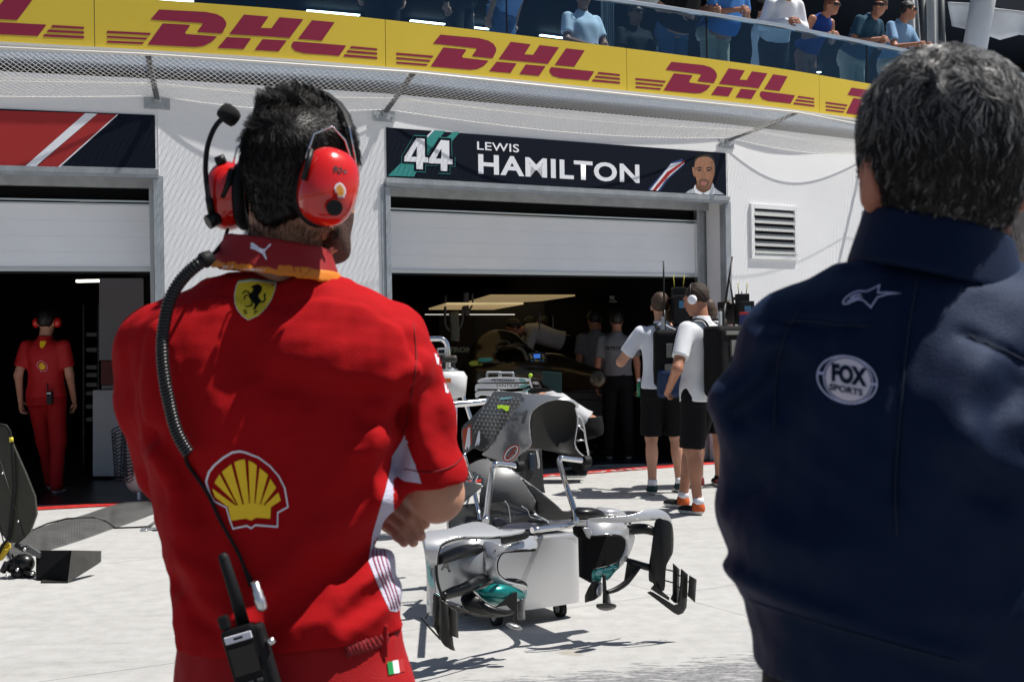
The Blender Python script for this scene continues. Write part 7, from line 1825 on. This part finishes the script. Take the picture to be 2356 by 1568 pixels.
gw = thing('grey_wing', 'pointed dark grey wing piece half hidden by the elbow of the man in red', 'car bodywork', PA(*zA(600, 1100), -.35))
panel_('wing_panel', [(400, 960), (530, 1005), (735, 1075), (600, 1190), (470, 1302), (380, 1400)], zA, -.35, M_cgrey, gw, (.03, .02), smooth=False)
tub('wing_edge', [(735, 1075), (600, 1190), (470, 1302)], zA, -.33, .004, M_silver, gw)
ps = thing('equipment_case', 'tall black slotted equipment case behind the chrome stand', 'case', PA(*zA(1220, 1050), -1.6))
panel_('case_front', [(1050, 700), (1300, 690), (1325, 1060), (1340, 1142), (1230, 1120), (1110, 960)], zA, -1.6, mat('case_black', (.018, .018, .018), .6, bump=.3, bscale=60), ps, thick=.12, smooth=False)
panel_('case_slot', [(1210, 740), (1275, 740), (1282, 915), (1228, 915)], zA, -1.53, mat('slot_blue', (.01, .02, .04), .3), ps, smooth=False)
panel_('mesh_strip', [(1060, 800), (1095, 770), (1112, 955), (1075, 930)], zA, -1.52, mat('mesh_grey', (.10, .10, .10), .5, bump=1, bscale=300), ps, smooth=False)

# ---------------- tall dark bodywork and parts at the left edge ----------------
pL = G(60, 1325); eA_, nA_ = eA, nA
def PY(Y): return lambda x, y: P(x, y, Y)
def flatp(name, pts, zf, Y, m_, par, thick=.02, dy=0.0):
    q = [P(*zf(*p), Y + dy * (i % 3 - 1)) for i, p in enumerate(pts)]; mb = MB(); mb.prism(q, (0, thick, 0)); return mb.build(name, m_, par, bevel=min(.003, thick / 4))
YL = pL.y
tp_ = thing('rear_wing_plate', 'tall dark olive carbon plate standing at the left edge of the photo', 'car bodywork', pL)
panel0 = [(-60, 150), (0, 100), (50, 112), (78, 160), (100, 250), (130, 320), (210, 500), (290, 700), (304, 850), (250, 1000), (205, 1050), (160, 1085), (80, 1085), (40, 1050), (0, 1000), (-60, 900)]
flatp('plate', panel0, zL, YL - .05, mat('olive_carbon', (.030, .029, .020), .42, var=.2, vscale=12, spec=.5), tp_, .03)
mb = MB(); mb.tube([P(*zL(*p), YL - .07) for p in ((-60, 105), (0, 100), (50, 108), (80, 150), (98, 230), (108, 420), (118, 620), (90, 900), (70, 1050), (20, 1110), (-20, 1200))], .010, 8); mb.build('cable', M_rub, tp_)
mb = MB(); mb.tube([P(*zL(*p), YL - .085) for p in ((92, 205), (98, 243))], .013, 10); mb.build('yellow_band', mat('yellow_tape', (.6, .5, .03), .5), tp_)
for a, b in (((0, 400), (200, 1030)), ((-30, 850), (30, 1080))):
    mb = MB(); mb.tube([P(*zL(*a), YL - .052), P(*zL(*b), YL - .052)], .004, 6); mb.build('plate_crease', M_carb2, tp_)
mb = MB(); mb.ball(P(*zL(22, 506), YL - .055), .008, 10); mb.ball(P(*zL(152, 908), YL - .055), .008, 10); mb.build('bolt', M_alu, tp_)
mc = thing('suspension_assembly', 'black upright and suspension parts with yellow coiled hose on the ground at the left', 'car parts', G(70, 1335))
def blob(nm, cx_, cy_, rx, ry, rz_, m_, dY=0.0, R=None):
    c = P(*zL(cx_, cy_), YL + dY); k = YL / 2945 / 1.73854 * (700 / 1463)
    mb = MB(); mb.ball(c, (rx * k, ry * k, rz_ * k), 18, R); return mb.build(nm, m_, mc)
blob('hub', 190, 1260, 100, 80, 85, M_carbon); blob('upright', 110, 1280, 70, 60, 60, M_carbon, -.02); blob('joint', 150, 1340, 60, 50, 40, M_plas, -.05); blob('joint', 250, 1350, 50, 40, 35, M_plas, -.03)
flatp('bracket_arm', [(190, 1120), (225, 1100), (335, 1170), (335, 1215), (320, 1215), (215, 1160)], zL, YL - .08, M_cgrey, mc, .03)
flatp('bracket_leg', [(290, 1160), (340, 1180), (400, 1350), (430, 1395), (330, 1395), (330, 1300)], zL, YL - .04, M_carbon, mc, .04)
for k in range(7):
    mb = MB(); c = P(*zL(48 - k * 9, 1115 + k * 14), YL - .06); mb.tube([c + Vector((.030 * cos(a), .006 * sin(a), .022 * sin(a))) for a in np.linspace(0, 2 * pi, 14)], .006, 6); mb.build('coiled_hose', mat('yellow_hose', (.62, .42, .02), .35), mc)
mb = MB(); mb.tube([P(*zL(405, 1350), YL - .05), P(*zL(460, 1350), YL - .05)], .032, 16); mb.build('yellow_socket', mat('yellow_plastic', (.6, .48, .03), .4), mc)
mb = MB(); mb.tube([P(*zL(310, 1348), YL - .10), P(*zL(322, 1340), YL - .10)], .016, 12); mb.build('steel_pin', M_alu, mc)
for a, b, r_ in (((130, 1100), (210, 1140), .018), ((60, 1250), (20, 1330), .02), ((100, 1180), (140, 1310), .006), ((200, 1330), (290, 1350), .012)):
    mb = MB(); mb.tube([P(*zL(*a), YL - .08), P(*zL(*b), YL - .08)], r_, 10); mb.build('link_rod', M_plas, mc)
for p_ in ((145, 1310), (207, 1140), (60, 1360), (270, 1345)):
    mb = MB(); mb.ball(P(*zL(*p_), YL - .10), .012, 10); mb.build('bolt_head', M_alu, mc)
dp = thing('diffuser_wedge', 'black wedge shaped carbon duct lying on the concrete beside the suspension parts', 'car parts', G(150, 1330))
a = [G(*zL(200, 1190)) + Vector((0, .25, 0)), G(*zL(565, 1422)), G(*zL(840, 1250)) + Vector((0, .02, 0)), G(*zL(600, 1180)) + Vector((0, .3, 0))]
yA = G(*zL(565, 1422)).y
mb = MB(); mb.prism([P(*zL(*p), yA + d_) for p, d_ in (((598, 1150), .02), ((842, 1155), .25), ((842, 1245), .25), ((800, 1275), .20), ((565, 1422), .0))], (0, .012, 0)); mb.build('duct_side', mat('grey_carbon', (.055, .055, .05), .4, var=.2, vscale=20), dp)
mb = MB(); mb.prism([P(*zL(*p), yA + d_) for p, d_ in (((300, 1150), .25), ((598, 1150), .02), ((565, 1420), .0), ((300, 1400), .10))], (0, .01, 0)); mb.build('duct_face', M_black, dp)
mb = MB(); mb.prism([G(*zL(340, 1424)), G(*zL(565, 1424)), G(*zL(520, 1385)), G(*zL(375, 1395))], (0, 0, .01)); mb.build('duct_foot', M_carb2, dp)

# rubber cable ramp
far = [(40, 1100), (260, 1000), (450, 930), (700, 862), (880, 800), (1000, 765), (1100, 752), (1250, 757), (1345, 792), (1460, 810)]
near = [(120, 1262), (330, 1178), (430, 1145), (700, 1058), (900, 985), (960, 966), (1080, 925), (1200, 880), (1340, 828), (1480, 800)]
rm = thing('cable_ramp', 'grey ribbed rubber cable ramp lying across the concrete at the left', 'cable ramp', G(*zL(700, 960)), -atan2(0, 1))
fa = catmull([V3(G(*zL(*p))) for p in far], 6); ne = catmull([V3(G(*zL(*p))) for p in near], 6)
rows = []
for k in range(len(fa)):
    row = []
    for j in range(13):
        f = j / 12; hgt = .040 * min(1, min(f, 1 - f) / .33) ** .8 + .004; p = ne[k] * (1 - f) + fa[k] * f; row.append(Vector((p[0], p[1], hgt if 0 < j < 12 else .001)))
    rows.append(row)
mb = MB(); mb.grid(rows)
M_ramp = mat('ribbed_rubber', (.085, .085, .082), .55, var=.2, vscale=6)
ro = mb.build('ramp_body', M_ramp, rm)
mb = MB(); rows_ = rows
for k in range(0, len(rows) - 1):
    for sub_ in (0, .5):
        for j in range(18):
            f = (j + .5 + .5 * ((k * 2 + int(sub_ * 2)) % 2)) / 19; jj = f * 12; j0 = int(jj); fr = jj - j0
            a = rows[k][j0].lerp(rows[k][min(j0 + 1, 12)], fr).lerp(rows[k + 1][j0].lerp(rows[k + 1][min(j0 + 1, 12)], fr), sub_)
            b = rows[k + 1][j0].lerp(rows[k + 1][min(j0 + 1, 12)], fr); a0_ = rows[k][j0].lerp(rows[k][min(j0 + 1, 12)], fr); d_ = (b - a0_).normalized()
            s_ = d_.cross(Vector((0, 0, 1))).normalized() * .006; u_ = Vector((0, 0, .007))
            e = d_ * .030
            mb.add([a - e - s_ - u_ * .2, a + e - s_ - u_ * .2, a + e + s_ - u_ * .2, a - e + s_ - u_ * .2, a - e * .8 - s_ * .5 + u_, a + e * .8 - s_ * .5 + u_, a + e * .8 + s_ * .5 + u_, a - e * .8 + s_ * .5 + u_], [(4, 5, 6, 7), (0, 1, 5, 4), (1, 2, 6, 5), (2, 3, 7, 6), (3, 0, 4, 7)])
mb.build('tread', M_ramp, rm)
mb = MB(); mb.tube([G(*zL(*p)) + Vector((0, 0, h_)) for p, h_ in (((250, 1000), .01), ((400, 955), .03), ((560, 935), .05), ((780, 930), .052), ((880, 945), .04), ((960, 968), .006), ((1150, 962), .006), ((1250, 955), .006))], .007, 8)
tag(mb.build('floor_cable', M_rub), 'thin black cable crossing the rubber ramp', 'cable')
sf_ = thing('stand_foot', 'shiny metal stand foot on the concrete beside the hip of the man in red', 'stand', G(*zL(1200, 985)))
mb = MB(); c = G(*zL(1210, 985)); mb.tube([c + Vector((-.0, 0, .004)), c + Vector((0, 0, .010))], .035, 20); mb.box(G(*zL(1290, 978)) + Vector((0, 0, .012)), (.20, .05, .012)); mb.build('foot_plate', M_alu, sf_, bevel=.003)
mb = MB(); mb.tube([G(*zL(1240, 975)) + Vector((0, 0, .02)), P(*zL(1365, 870), c.y)], .012, 8); mb.tube([G(*zL(1330, 975)) + Vector((0, 0, .02)), P(*zL(1380, 890), c.y)], .010, 8); mb.build('strut', M_alu, sf_)
mb = MB(); mb.tube([P(*zL(1322, 932), c.y - .03), P(*zL(1322, 932), c.y + .03)], .02, 16); mb.build('pivot', M_galv, sf_)

# ---------------- left garage contents ----------------
cy = G(270, 1110).y + .35
cab = thing('tool_cabinet', 'white tool cabinet on castors at the edge of the left garage', 'cabinet', P(290, 1100, cy))
def pbox(mb, x0, y0, x1, y1, Y, dep, skew=0.0):
    a, b, c_, d_ = P(x0, y1, Y), P(x1, y1, Y), P(x1, y0, Y), P(x0, y0, Y); mb.prism([a, b, c_, d_], (skew, dep, 0)); return mb
mb = MB(); pbox(mb, 213, 897, 380, 1095, cy, .5); mb.build('cabinet_body', mat('cabinet_white', (.88, .90, .94), .35), cab, bevel=.008)
mb = MB(); pbox(mb, 218, 903, 378, 1090, cy - .012, .01); mb.build('cabinet_door', mat('cabinet_white', (.55, .57, .62)), cab, bevel=.003)
for x in (240, 350):
    mb = MB(); c_ = P(x, 1108, cy + .1); mb.tube([c_ + Vector((-.02, 0, 0)), c_ + Vector((.02, 0, 0))], .045, 16); mb.build('castor', M_rub, cab)
ty = G(320, 1148).y
tk_ = thing('air_tank', 'white air tank on a short foot beside the left garage door', 'air tank', P(320, 1145, ty))
mb = MB(); ct_ = P(322, 1108, ty)
mb.tube([P(322, y, ty) for y in (1133, 1130, 1122, 1108, 1080, 900)], [.03, .07, .11, .135, .142, .142], 28); mb.build('tank_body', mat('tank_white', (.62, .62, .64), .3), tk_)
mb = MB(); mb.box(P(320, 1140, ty - .1), (.025, .03, .07)); mb.build('tank_foot', M_vwhite, tk_)
for cx0_, nm in ((272, 0), (297, 1)):
    hz = thing('coiled_hose', ('blue-black coiled air hose hanging left of the white tank', 'second coiled air hose hanging in front of the white tank')[nm], 'hose', P(cx0_, 980, ty - .2), group='coiled air hoses by the tank')
    pts = []
    for i in range(15 * 12 + 1):
        f = i / (15 * 12); a = i * 2 * pi / 12; cyp = 985 + f * 120; x_ = cx0_ - 6 * nm * 0 + (8 * f if nm == 0 else -6 * f)
        c_ = P(x_, cyp, ty - .22); pts.append(c_ + Vector((.062 * cos(a), .06 * sin(a) * .4, .028 * sin(a + .5))))
    mb = MB(); mb.tube(pts, .0065, 6); mb.tube([P(cx0_ + 4, 935, ty - .22), P(cx0_ - 2, 962, ty - .22), pts[0]], .008, 6); mb.build('hose_coil', mat('hose_blue_black', (.012, .018, .03), .3), hz)
i1 = 1
part = thing('partition', 'grey and red partition panels standing inside the left garage', 'partition', P(300, 1000, cy + 1.0))
mb = MB(); pbox(mb, 228, 640, 420, 828, cy + 1.2, .05); mb.build('grey_panel', mat('panel_grey', (.55, .55, .60), .5), part)
mb = MB(); pbox(mb, 232, 830, 420, 885, cy + 1.22, .04); mb.build('red_panel', mat('panel_red', (.30, .02, .015), .4), part)
mb = MB(); pbox(mb, 234, 886, 420, 918, cy + 1.2, .04); mb.build('grey_panel', mat('panel_grey', (.14, .14, .155)), part)
mb = MB(); pbox(mb, 258, 640, 275, 1140, cy + 1.26, .03); mb.build('panel_post', M_galv, part)
mb = MB(); pbox(mb, 335, 668, 420, 672 + 30, cy + 1.1, .03); mb.build('orange_sign', mat('orange_panel', (.5, .08, .02), .5), part)
o = MB().box(P(205, 646, cy + 3.0), (.32, .06, .03)).build('ceiling_light', M_glow); tag(o, 'short white strip light inside the dark left garage', 'light')
for k, (x, y0_, y1_) in enumerate(((180, 700, 1150), (100, 640, 760))):
    pass
rk_ = thing('equipment_rack', 'dark rack with faint steel trays behind the mechanic in the left garage', 'rack', P(200, 1000, cy + 2))
for y in (765, 800, 840, 858, 880, 900, 930, 960):
    mb = MB(); pbox(mb, 196, y, 222, y + 9, cy + 1.9, .3); mb.build('tray', mat('tray_steel', (.10, .10, .10), .35, .6), rk_)
for x in (190, 224):
    mb = MB(); pbox(mb, x, 700, x + 4, 1130, cy + 1.85, .3); mb.build('rack_post', mat('rack_post', (.04, .04, .045), .4, .5), rk_)

# ---------------- right garage contents ----------------
i = 3
wp = thing('white_partition', 'plain white partition just inside the left edge of the black garage', 'partition', W(3, .15, 0, -.7))
mb = MB(); wbox(mb, 3, .03, .30, 0, 2.5, -.62, -.58); mb.build('partition_panel', mat('partition_white', (.5, .5, .53), .5), wp)
M_tan = mat('tan_lamp', (.5, .4, .2), .6, emit=(.62, .45, .22), es=.30)
for k, (pts, lab) in enumerate((([(940, 220), (1830, 220), (1340, 292), (700, 292)], 'upper'), ([(490, 308), (1290, 305), (980, 362), (300, 362)], 'lower'))):
    q = [G(*zI(*p), 1.98 if k == 0 else 1.80) for p in pts]; mb = MB(); mb.prism(q, (0, 0, .02)); o = mb.build('light_box', M_tan)
    tag(o, lab + ' tan glowing light panel hanging over the car in the black garage', 'light', 'tan light panels over the car')
o = MB().tube([P(*zI(260, 411), 17), P(*zI(1200, 411), 17)], .008, 6).build('strip_light', mat('thin_strip', (1, 1, 1), emit=(1, .95, .85), es=.45)); tag(o, 'thin broken white light line below the tan panels in the black garage', 'light')
wl_ = thing('back_partition', 'dark grey partition behind the car in the black garage', 'partition', P(1200, 900, 18.2))
mb = MB(); pbox(mb, 1090, 697, 1316, 900, 18.2, .05); mb.build('grey_panel', mat('dark_grey_panel', (.025, .025, .028), .6), wl_)
mb = MB(); pbox(mb, 1010, 697, 1089, 900, 18.2, .05); mb.build('brown_panel', mat('dark_brown_panel', (.025, .014, .010), .6), wl_)
for tx, a in (('IWC', (2195, -258, 2245, -215)), ('SCHAFFHAUSEN', (2188, -284, 2268, -270))):
    pr = a; bm = text2d(tx, a, bold=.0)
    if tx == 'IWC': sgn_ = thing('wall_lettering', 'small pale three-letter lettering on the dark garage wall', 'lettering', P(*zI(2220, 240), 15.5))
    decal('letters', bm, lambda u, v: P(*zI(u, -v), 15.5), mat('pale_letters', (.35, .35, .35), .5), sgn_)
M_cgold = mat('bronze_bodywork', (.035, .028, .015), .3, .6, coat=.5)
car = thing('racing_car', 'dark racing car with a halo standing inside the black garage', 'car', P(*zI(1150, 1300), 15.0))
YC = 15.0
def cp(nm, pts, Y, m_, th=.06, par=None, sm=True, bv=.008):
    q = [zI(*p) for p in pts]
    if sm: q = [tuple(a) for a in catmull(q, 3, True)]
    mb = MB(); mb.prism([P(a, b, Y) for a, b in q], (0, th, 0)); return mb.build(nm, m_, par or car, bevel=bv)
def ct2(nm, pts, Y, r, m_, par=None, n=10):
    ys = Y if isinstance(Y, (list, tuple)) else [Y] * len(pts)
    w_ = catmull([V3(P(*zI(*p), y)) for p, y in zip(pts, ys)], 5); mb = MB(); mb.tube(w_, r, n); return mb.build(nm, m_, par or car)
def csdf(nm, f, lo, hi, h, m_): return sdf_obj(nm, f, lo, hi, h, [m_], car)
kC = YC / 2945
b0_ = pv3(*zI(760, 1010), YC); b1_ = pv3(*zI(1640, 985), YC); nose = pv3(*zI(2050, 1080), YC - .6)
def carf(X, Y, Z):
    d = smin(cone(X, Y, Z, pv3(*zI(880, 1060), YC), pv3(*zI(1250, 1020), YC), .32, .33, ((0, 0, 1), 1.3)), cone(X, Y, Z, pv3(*zI(1250, 1020), YC), pv3(*zI(1640, 1030), YC - .1), .33, .24, ((0, 0, 1), 1.3)), .2)
    d = smin(d, cone(X, Y, Z, pv3(*zI(1640, 1030), YC - .1), nose, .22, .12), .15)
    d = smin(d, ell(X, Y, Z, pv3(*zI(1030, 800), YC + .1), (.34, .20, .26)), .15)
    d = np.maximum(d, -ell(X, Y, Z, pv3(*zI(1210, 905), YC - .06), (.28, .26, .19)))
    return d
csdf('monocoque', carf, pv3(*zI(500, 1400), YC) - [0, .7, 0], pv3(*zI(2200, 560), YC) + [0, .8, .1], .025, M_cgold)
ct2('halo', [(960, 830), (1020, 780), (1120, 755), (1220, 752), (1285, 785), (1318, 860), (1338, 930)], [YC + .15, YC, YC - .2, YC - .3, YC - .3, YC - .3, YC - .25], .028, mat('halo_black', (.05, .045, .03), .25, .4))
ct2('airbox_rim', [(1010, 770), (1012, 710), (1050, 688), (1120, 690), (1148, 720), (1140, 770)], YC - .12, .012, M_cgold)
cp('camera_pod', [(975, 605), (1145, 608), (1145, 630), (975, 628)], YC, M_plas, .1, sm=False)
ct2('mirror_arm', [(820, 920), (900, 910), (1000, 912), (1060, 915), (1105, 950)], YC - .3, .012, M_cgold)
cp('mirror', [(828, 868), (955, 862), (962, 900), (835, 908)], YC - .35, M_tealp, .1)
cp('lime_cover', [(725, 905), (815, 893), (865, 935), (790, 945), (735, 942)], YC - .3, mat('lime_cover', (.25, .32, .02), .5), .05)
rw = thing('rear_wing', 'green rear wing panel with pale lettering at the left inside the black garage', 'rear wing', P(*zI(700, 780), 16))
cp('wing_plane', [(380, 748), (900, 752), (900, 815), (380, 815)], 16.0, mat('green_wing', (.004, .06, .045), .4), .02, rw, sm=False, bv=.003)
decal('wing_lettering', text2d('PETRONAS', (420, -803, 862, -752), bold=.035), lambda u, v: P(*zI(u, -v), 15.985), mat('cream_letters', (.42, .40, .28), .5, emit=(.42, .40, .28), es=.0), rw)
sw = thing('steering_wheel', 'racing steering wheel with a lit blue screen hung in front of the car', 'steering wheel', P(*zI(1435, 860), YC - .6))
cp('wheel_body', [(1345, 812), (1500, 805), (1532, 840), (1528, 900), (1490, 915), (1400, 918), (1350, 890)], YC - .6, M_plas, .05, sw)
cp('screen', [(1396, 824), (1466, 822), (1468, 866), (1398, 868)], YC - .615, mat('blue_screen', (.01, .05, .2), .3, emit=(.03, .12, .45), es=.8), .01, sw, sm=False, bv=.001)
rng = random.Random(5)
for k, (x, y) in enumerate([(1360, 830), (1372, 860), (1380, 890), (1412, 888), (1435, 892), (1462, 888), (1490, 835), (1500, 862), (1492, 890), (1375, 845)]):
    mb = MB(); mb.ball(P(*zI(x, y), YC - .61), .012, 8); mb.build('switch', [mat('switch_grey', (.2, .2, .2), .4), mat('switch_gold', (.4, .3, .03), .4), mat('switch_blue', (.03, .15, .3), .4)][k % 3], sw)
F_gw = fabric('grey_white_shirt', (.42, .42, .44))
def mech(label, x, y, Y, yaw, h, lean=0, zoff=0.0, sh=None, **kw):
    p = P(*zI(x, y), Y); return figure('person', label, (p.x, Y, 0.004 + zoff), yaw, h, lean=lean, shirt=sh or F_gw, bottom=F_bs, shoe=F_blk, hair=M_hairk, skin=M_skin2, res=.018, **kw)
mech('mechanic in a white shirt bent over the car beside the steering wheel', 1740, 900, 16.6, pi / 2 + .15, 1.80, 1.25, .42, pose=dict(elL=(-.20, .58, .75), wrL=(-.12, .70, .62), elR=(.20, .58, .75), wrR=(.12, .70, .62)))
mech('mechanic in a white shirt crouching low behind the open engine cover', 1990, 1300, 12.9, pi / 2 - .1, 1.72, 1.0, -.36, pose=dict(elL=(-.22, .62, .98), wrL=(-.20, .66, .74), elR=(.22, .62, .98), wrR=(.20, .66, .74), kneeL=(-.12, .36, .80), ankL=(-.12, .10, .50), kneeR=(.12, .36, .80), ankR=(.12, .10, .50)))
mech('mechanic in a grey team shirt with his back to the door, in the dark garage', 2060, 800, 16.0, .2, 1.80, .15, sh=fabric('dimmed_team_shirt', (.16, .16, .17)))  # team shirt darkened in its colour to stand for the dim interior
mech('mechanic in a white shirt standing nearest the white-polo cameraman in the dark garage', 2270, 800, 15.2, -.1, 1.76, sh=fabric('dimmed_team_shirt', (.16, .16, .17)))
mech('dark-haired mechanic standing behind the bending mechanic', 1360, 700, 17.2, .3, 1.74, sh=F_bs)
mech('mechanic in profile behind the bent mechanic, near the back partition', 1520, 700, 17.4, 1.2, 1.74, sh=F_bs)
mech('helmeted mechanic at the right in the darkness near the wall lettering', 2085, 640, 17.0, .4, 1.80, sh=F_bs)
# front wing stack on a trolley
fw_ = thing('front_wing_stack', 'stacked white and teal front wing flaps on a trolley at the garage mouth', 'front wing', P(*zI(1100, 1250), 10.4))
YW = 10.4
def wg(nm, pts, dY, m_, th=.03): return cp(nm, pts, YW + dY, m_, th, fw_, True, .004)
M_ww = mat('white_wing_paint', (.72, .72, .72), .25, coat=.4)
wg('wing_flap', [(812, 1118), (830, 1092), (900, 1075), (1080, 1066), (1260, 1074), (1350, 1085), (1360, 1108), (1230, 1118), (1050, 1120), (900, 1122)], 0, M_ww)
wg('flap_tip', [(1300, 1082), (1480, 1096), (1478, 1110), (1340, 1108)], 0.01, M_carbon)
wg('wing_flap', [(785, 1190), (790, 1150), (820, 1135), (900, 1130), (1240, 1135), (1370, 1142), (1250, 1178), (1100, 1188), (900, 1186), (830, 1196), (790, 1212)], -.04, M_ww)
wg('flap_tip', [(1320, 1138), (1480, 1150), (1400, 1170), (1280, 1170)], -.03, M_carbon)
wg('wing_flap', [(786, 1262), (790, 1228), (830, 1208), (960, 1205), (1200, 1220), (1330, 1210), (1300, 1245), (1100, 1262), (960, 1265), (850, 1255), (800, 1285)], -.08, M_ww)
wg('flap_tip', [(1260, 1220), (1480, 1180), (1600, 1205), (1480, 1225), (1300, 1250)], -.07, M_carbon)
wg('flap_gap', [(800, 1190), (900, 1188), (1000, 1192), (960, 1202), (840, 1204)], -.10, M_carbon); wg('flap_gap', [(850, 1122), (1200, 1122), (1200, 1131), (860, 1132)], -.05, M_carbon)
wg('teal_band', [(1245, 1078), (1300, 1082), (1318, 1112), (1262, 1114)], -.012, M_tealw, .004); wg('teal_band', [(1240, 1180), (1290, 1140), (1350, 1145), (1300, 1176)], -.055, M_tealw, .004); wg('teal_band', [(1270, 1215), (1340, 1185), (1360, 1190), (1320, 1216)], -.095, M_tealw, .004)
decal('wing_lettering', text2d('PETRONAS', (958, -1112, 1198, -1086), bold=.02), lambda u, v: P(*zI(u, -v), YW - .016), M_plas, fw_)
decal('wing_lettering', text2d('SYNTIUM', (1005, -1172, 1240, -1140), bold=.0), lambda u, v: P(*zI(u, -v), YW - .058), M_plas, fw_)
ct2('trolley_handle', [(912, 1075), (912, 1022), (920, 1016), (1040, 1016), (1048, 1022), (1050, 1068)], YW + .2, .010, M_galv, fw_)
ct2('trolley_handle', [(1035, 1075), (1040, 1026), (1050, 1022), (1170, 1022), (1182, 1030), (1184, 1068)], YW + .1, .010, M_galv, fw_)
cp('end_plate', [(1490, 1005), (1690, 1018), (1690, 1235), (1640, 1230), (1490, 1140)], YW - .02, mat('dark_teal_plate', (.006, .03, .03), .3), .02, fw_, False, .003)
ct2('wing_pin', [(1362, 1045), (1360, 1100), (1380, 1180)], YW - .05, .008, M_alu, fw_)
mb = MB(); mb.ball(P(*zI(1364, 1048), YW - .05), .018, 10); mb.build('lime_cap', mat('lime_print', (.34, .55, .02)), fw_)
mb = MB(); pbox(mb, *zI(900, 1290), *zI(1480, 1320), YW, .4); a_ = P(*zI(950, 1300), YW + .2); b_ = P(*zI(1450, 1300), YW + .2)
for q in (a_, b_): mb.tube([Vector((q.x, q.y, .01)), q], .02, 8)
mb.build('trolley_frame', M_plas, fw_)
# chrome handled stand and white helmet shape by the arm of the man in red
hs2 = thing('chrome_frame_trolley', 'chrome tubular pit trolley peeping out behind the right shoulder of the man in red', 'trolley', P(*zI(500, 1300), 9.6))
ct2('handle', [(250, 668), (400, 664), (455, 676), (488, 720), (502, 790), (505, 900), (505, 1100), (508, 1600)], 9.6, .020, M_chrome, hs2)
ct2('brace', [(500, 985), (545, 985), (580, 1040), (650, 1230), (740, 1500), (800, 1700)], 9.55, .016, M_chrome, hs2)
ct2('grip', [(440, 878), (594, 874)], 9.5, .026, M_carb2, hs2)
cp('display', [(385, 765), (478, 760), (480, 830), (390, 832)], 9.55, M_galvb, .08, hs2, False)
cp('display_screen', [(402, 782), (462, 780), (463, 816), (404, 818)], 9.54, M_plas, .01, hs2, False, .002)
mb = MB(); c_ = P(*zI(500, 1150), 9.4)
for zz, r_ in ((0, .15),): mb.tube([c_ + Vector((0, 0, -.10)), c_ + Vector((0, 0, -.08)), c_ + Vector((0, 0, .06)), c_ + Vector((0, 0, .10)), c_ + Vector((0, 0, .11))], [.05, .13, .145, .12, .02], 28)
mb.build('white_housing', mat('housing_white', (.62, .62, .62), .25, coat=.4), hs2)
mb = MB(); mb.tube([c_ + Vector((0, 0, .112)), c_ + Vector((0, 0, .116))], .075, 24); mb.build('housing_ring', M_galv, hs2)
mb = MB(); mb.tube([c_ + Vector((.05, 0, -.1)), c_ + Vector((.04, 0, -.35))], .02, 10); mb.build('housing_leg', M_vwhite, hs2)
mb = MB(); mb.box(c_ + Vector((.0, -.14, .04)), (.06, .01, .03)); mb.build('orange_label', mat('orange_label', (.7, .15, .02), .5), hs2)

# clutter in the dark garage
M_dk = mat('dark_equipment', (.012, .012, .013), .45)
for k, (pts, Y, r_) in enumerate((([(478, 200), (470, 420), (480, 540), (560, 590), (640, 520), (660, 330)], 13.6, .014), ([(690, 180), (690, 320), (700, 420)], 13.4, .03), ([(755, 190), (758, 300), (720, 360), (700, 300)], 13.3, .010), ([(1460, 360), (1458, 560)], 14.5, .008), ([(1595, 420), (1600, 560)], 14.5, .008), ([(560, 380), (575, 600), (570, 690)], 13.2, .05))):
    mb = MB(); mb.tube([Vector(q) for q in catmull([V3(P(*zI(*p), Y)) for p in pts], 6)], r_, 8); o = mb.build('hanging_cable', M_dk if k != 5 else mat('olive_post', (.03, .028, .015), .5))
    tag(o, ['looping black cable hanging below the tan panels', 'thick black pipe hanging from the garage ceiling', 'thin black hose curling beside the hanging pipe', 'thin cable hanging above the bending mechanic, left one', 'thin cable hanging above the bending mechanic, right one', 'olive post below the tan light panels'][k], 'cable' if k != 5 else 'post')
for k, (x0, y0, x1, y1, Y) in enumerate(((300, 840, 560, 1200, 12.6), (1560, 1100, 2250, 1500, 15.8), (2130, 900, 2380, 1200, 17.5))):
    mb = MB(); a = zI(x0, y0); b = zI(x1, y1); pbox(mb, a[0], a[1], b[0], b[1], Y, .5); pbox(mb, a[0] + 4, a[1] - 8, b[0] - 12, a[1] - 1, Y + .1, .2)
    for j in range(3): pbox(mb, a[0] + 3, a[1] + 8 + j * 18, b[0] - 3, a[1] + 10 + j * 18, Y - .012, .01)
    tag(mb.build('equipment_cabinet', M_dk, bevel=.01), ['dark equipment cabinet behind the chrome pit trolley', 'low dark equipment bench right of the racing car nose', 'dark drawer unit at the right end of the black garage'][k], 'cabinet')
for r_ in [o for o in COL.objects if o.get('label', '').startswith('mechanic in a white shirt standing nearest')]:
    torso_decal(r_, 'back_lettering', [text2d('PETRONAS', (0, 0, 1, 1), bold=.03)], M_plas, 0, 1.33, .26, .045)
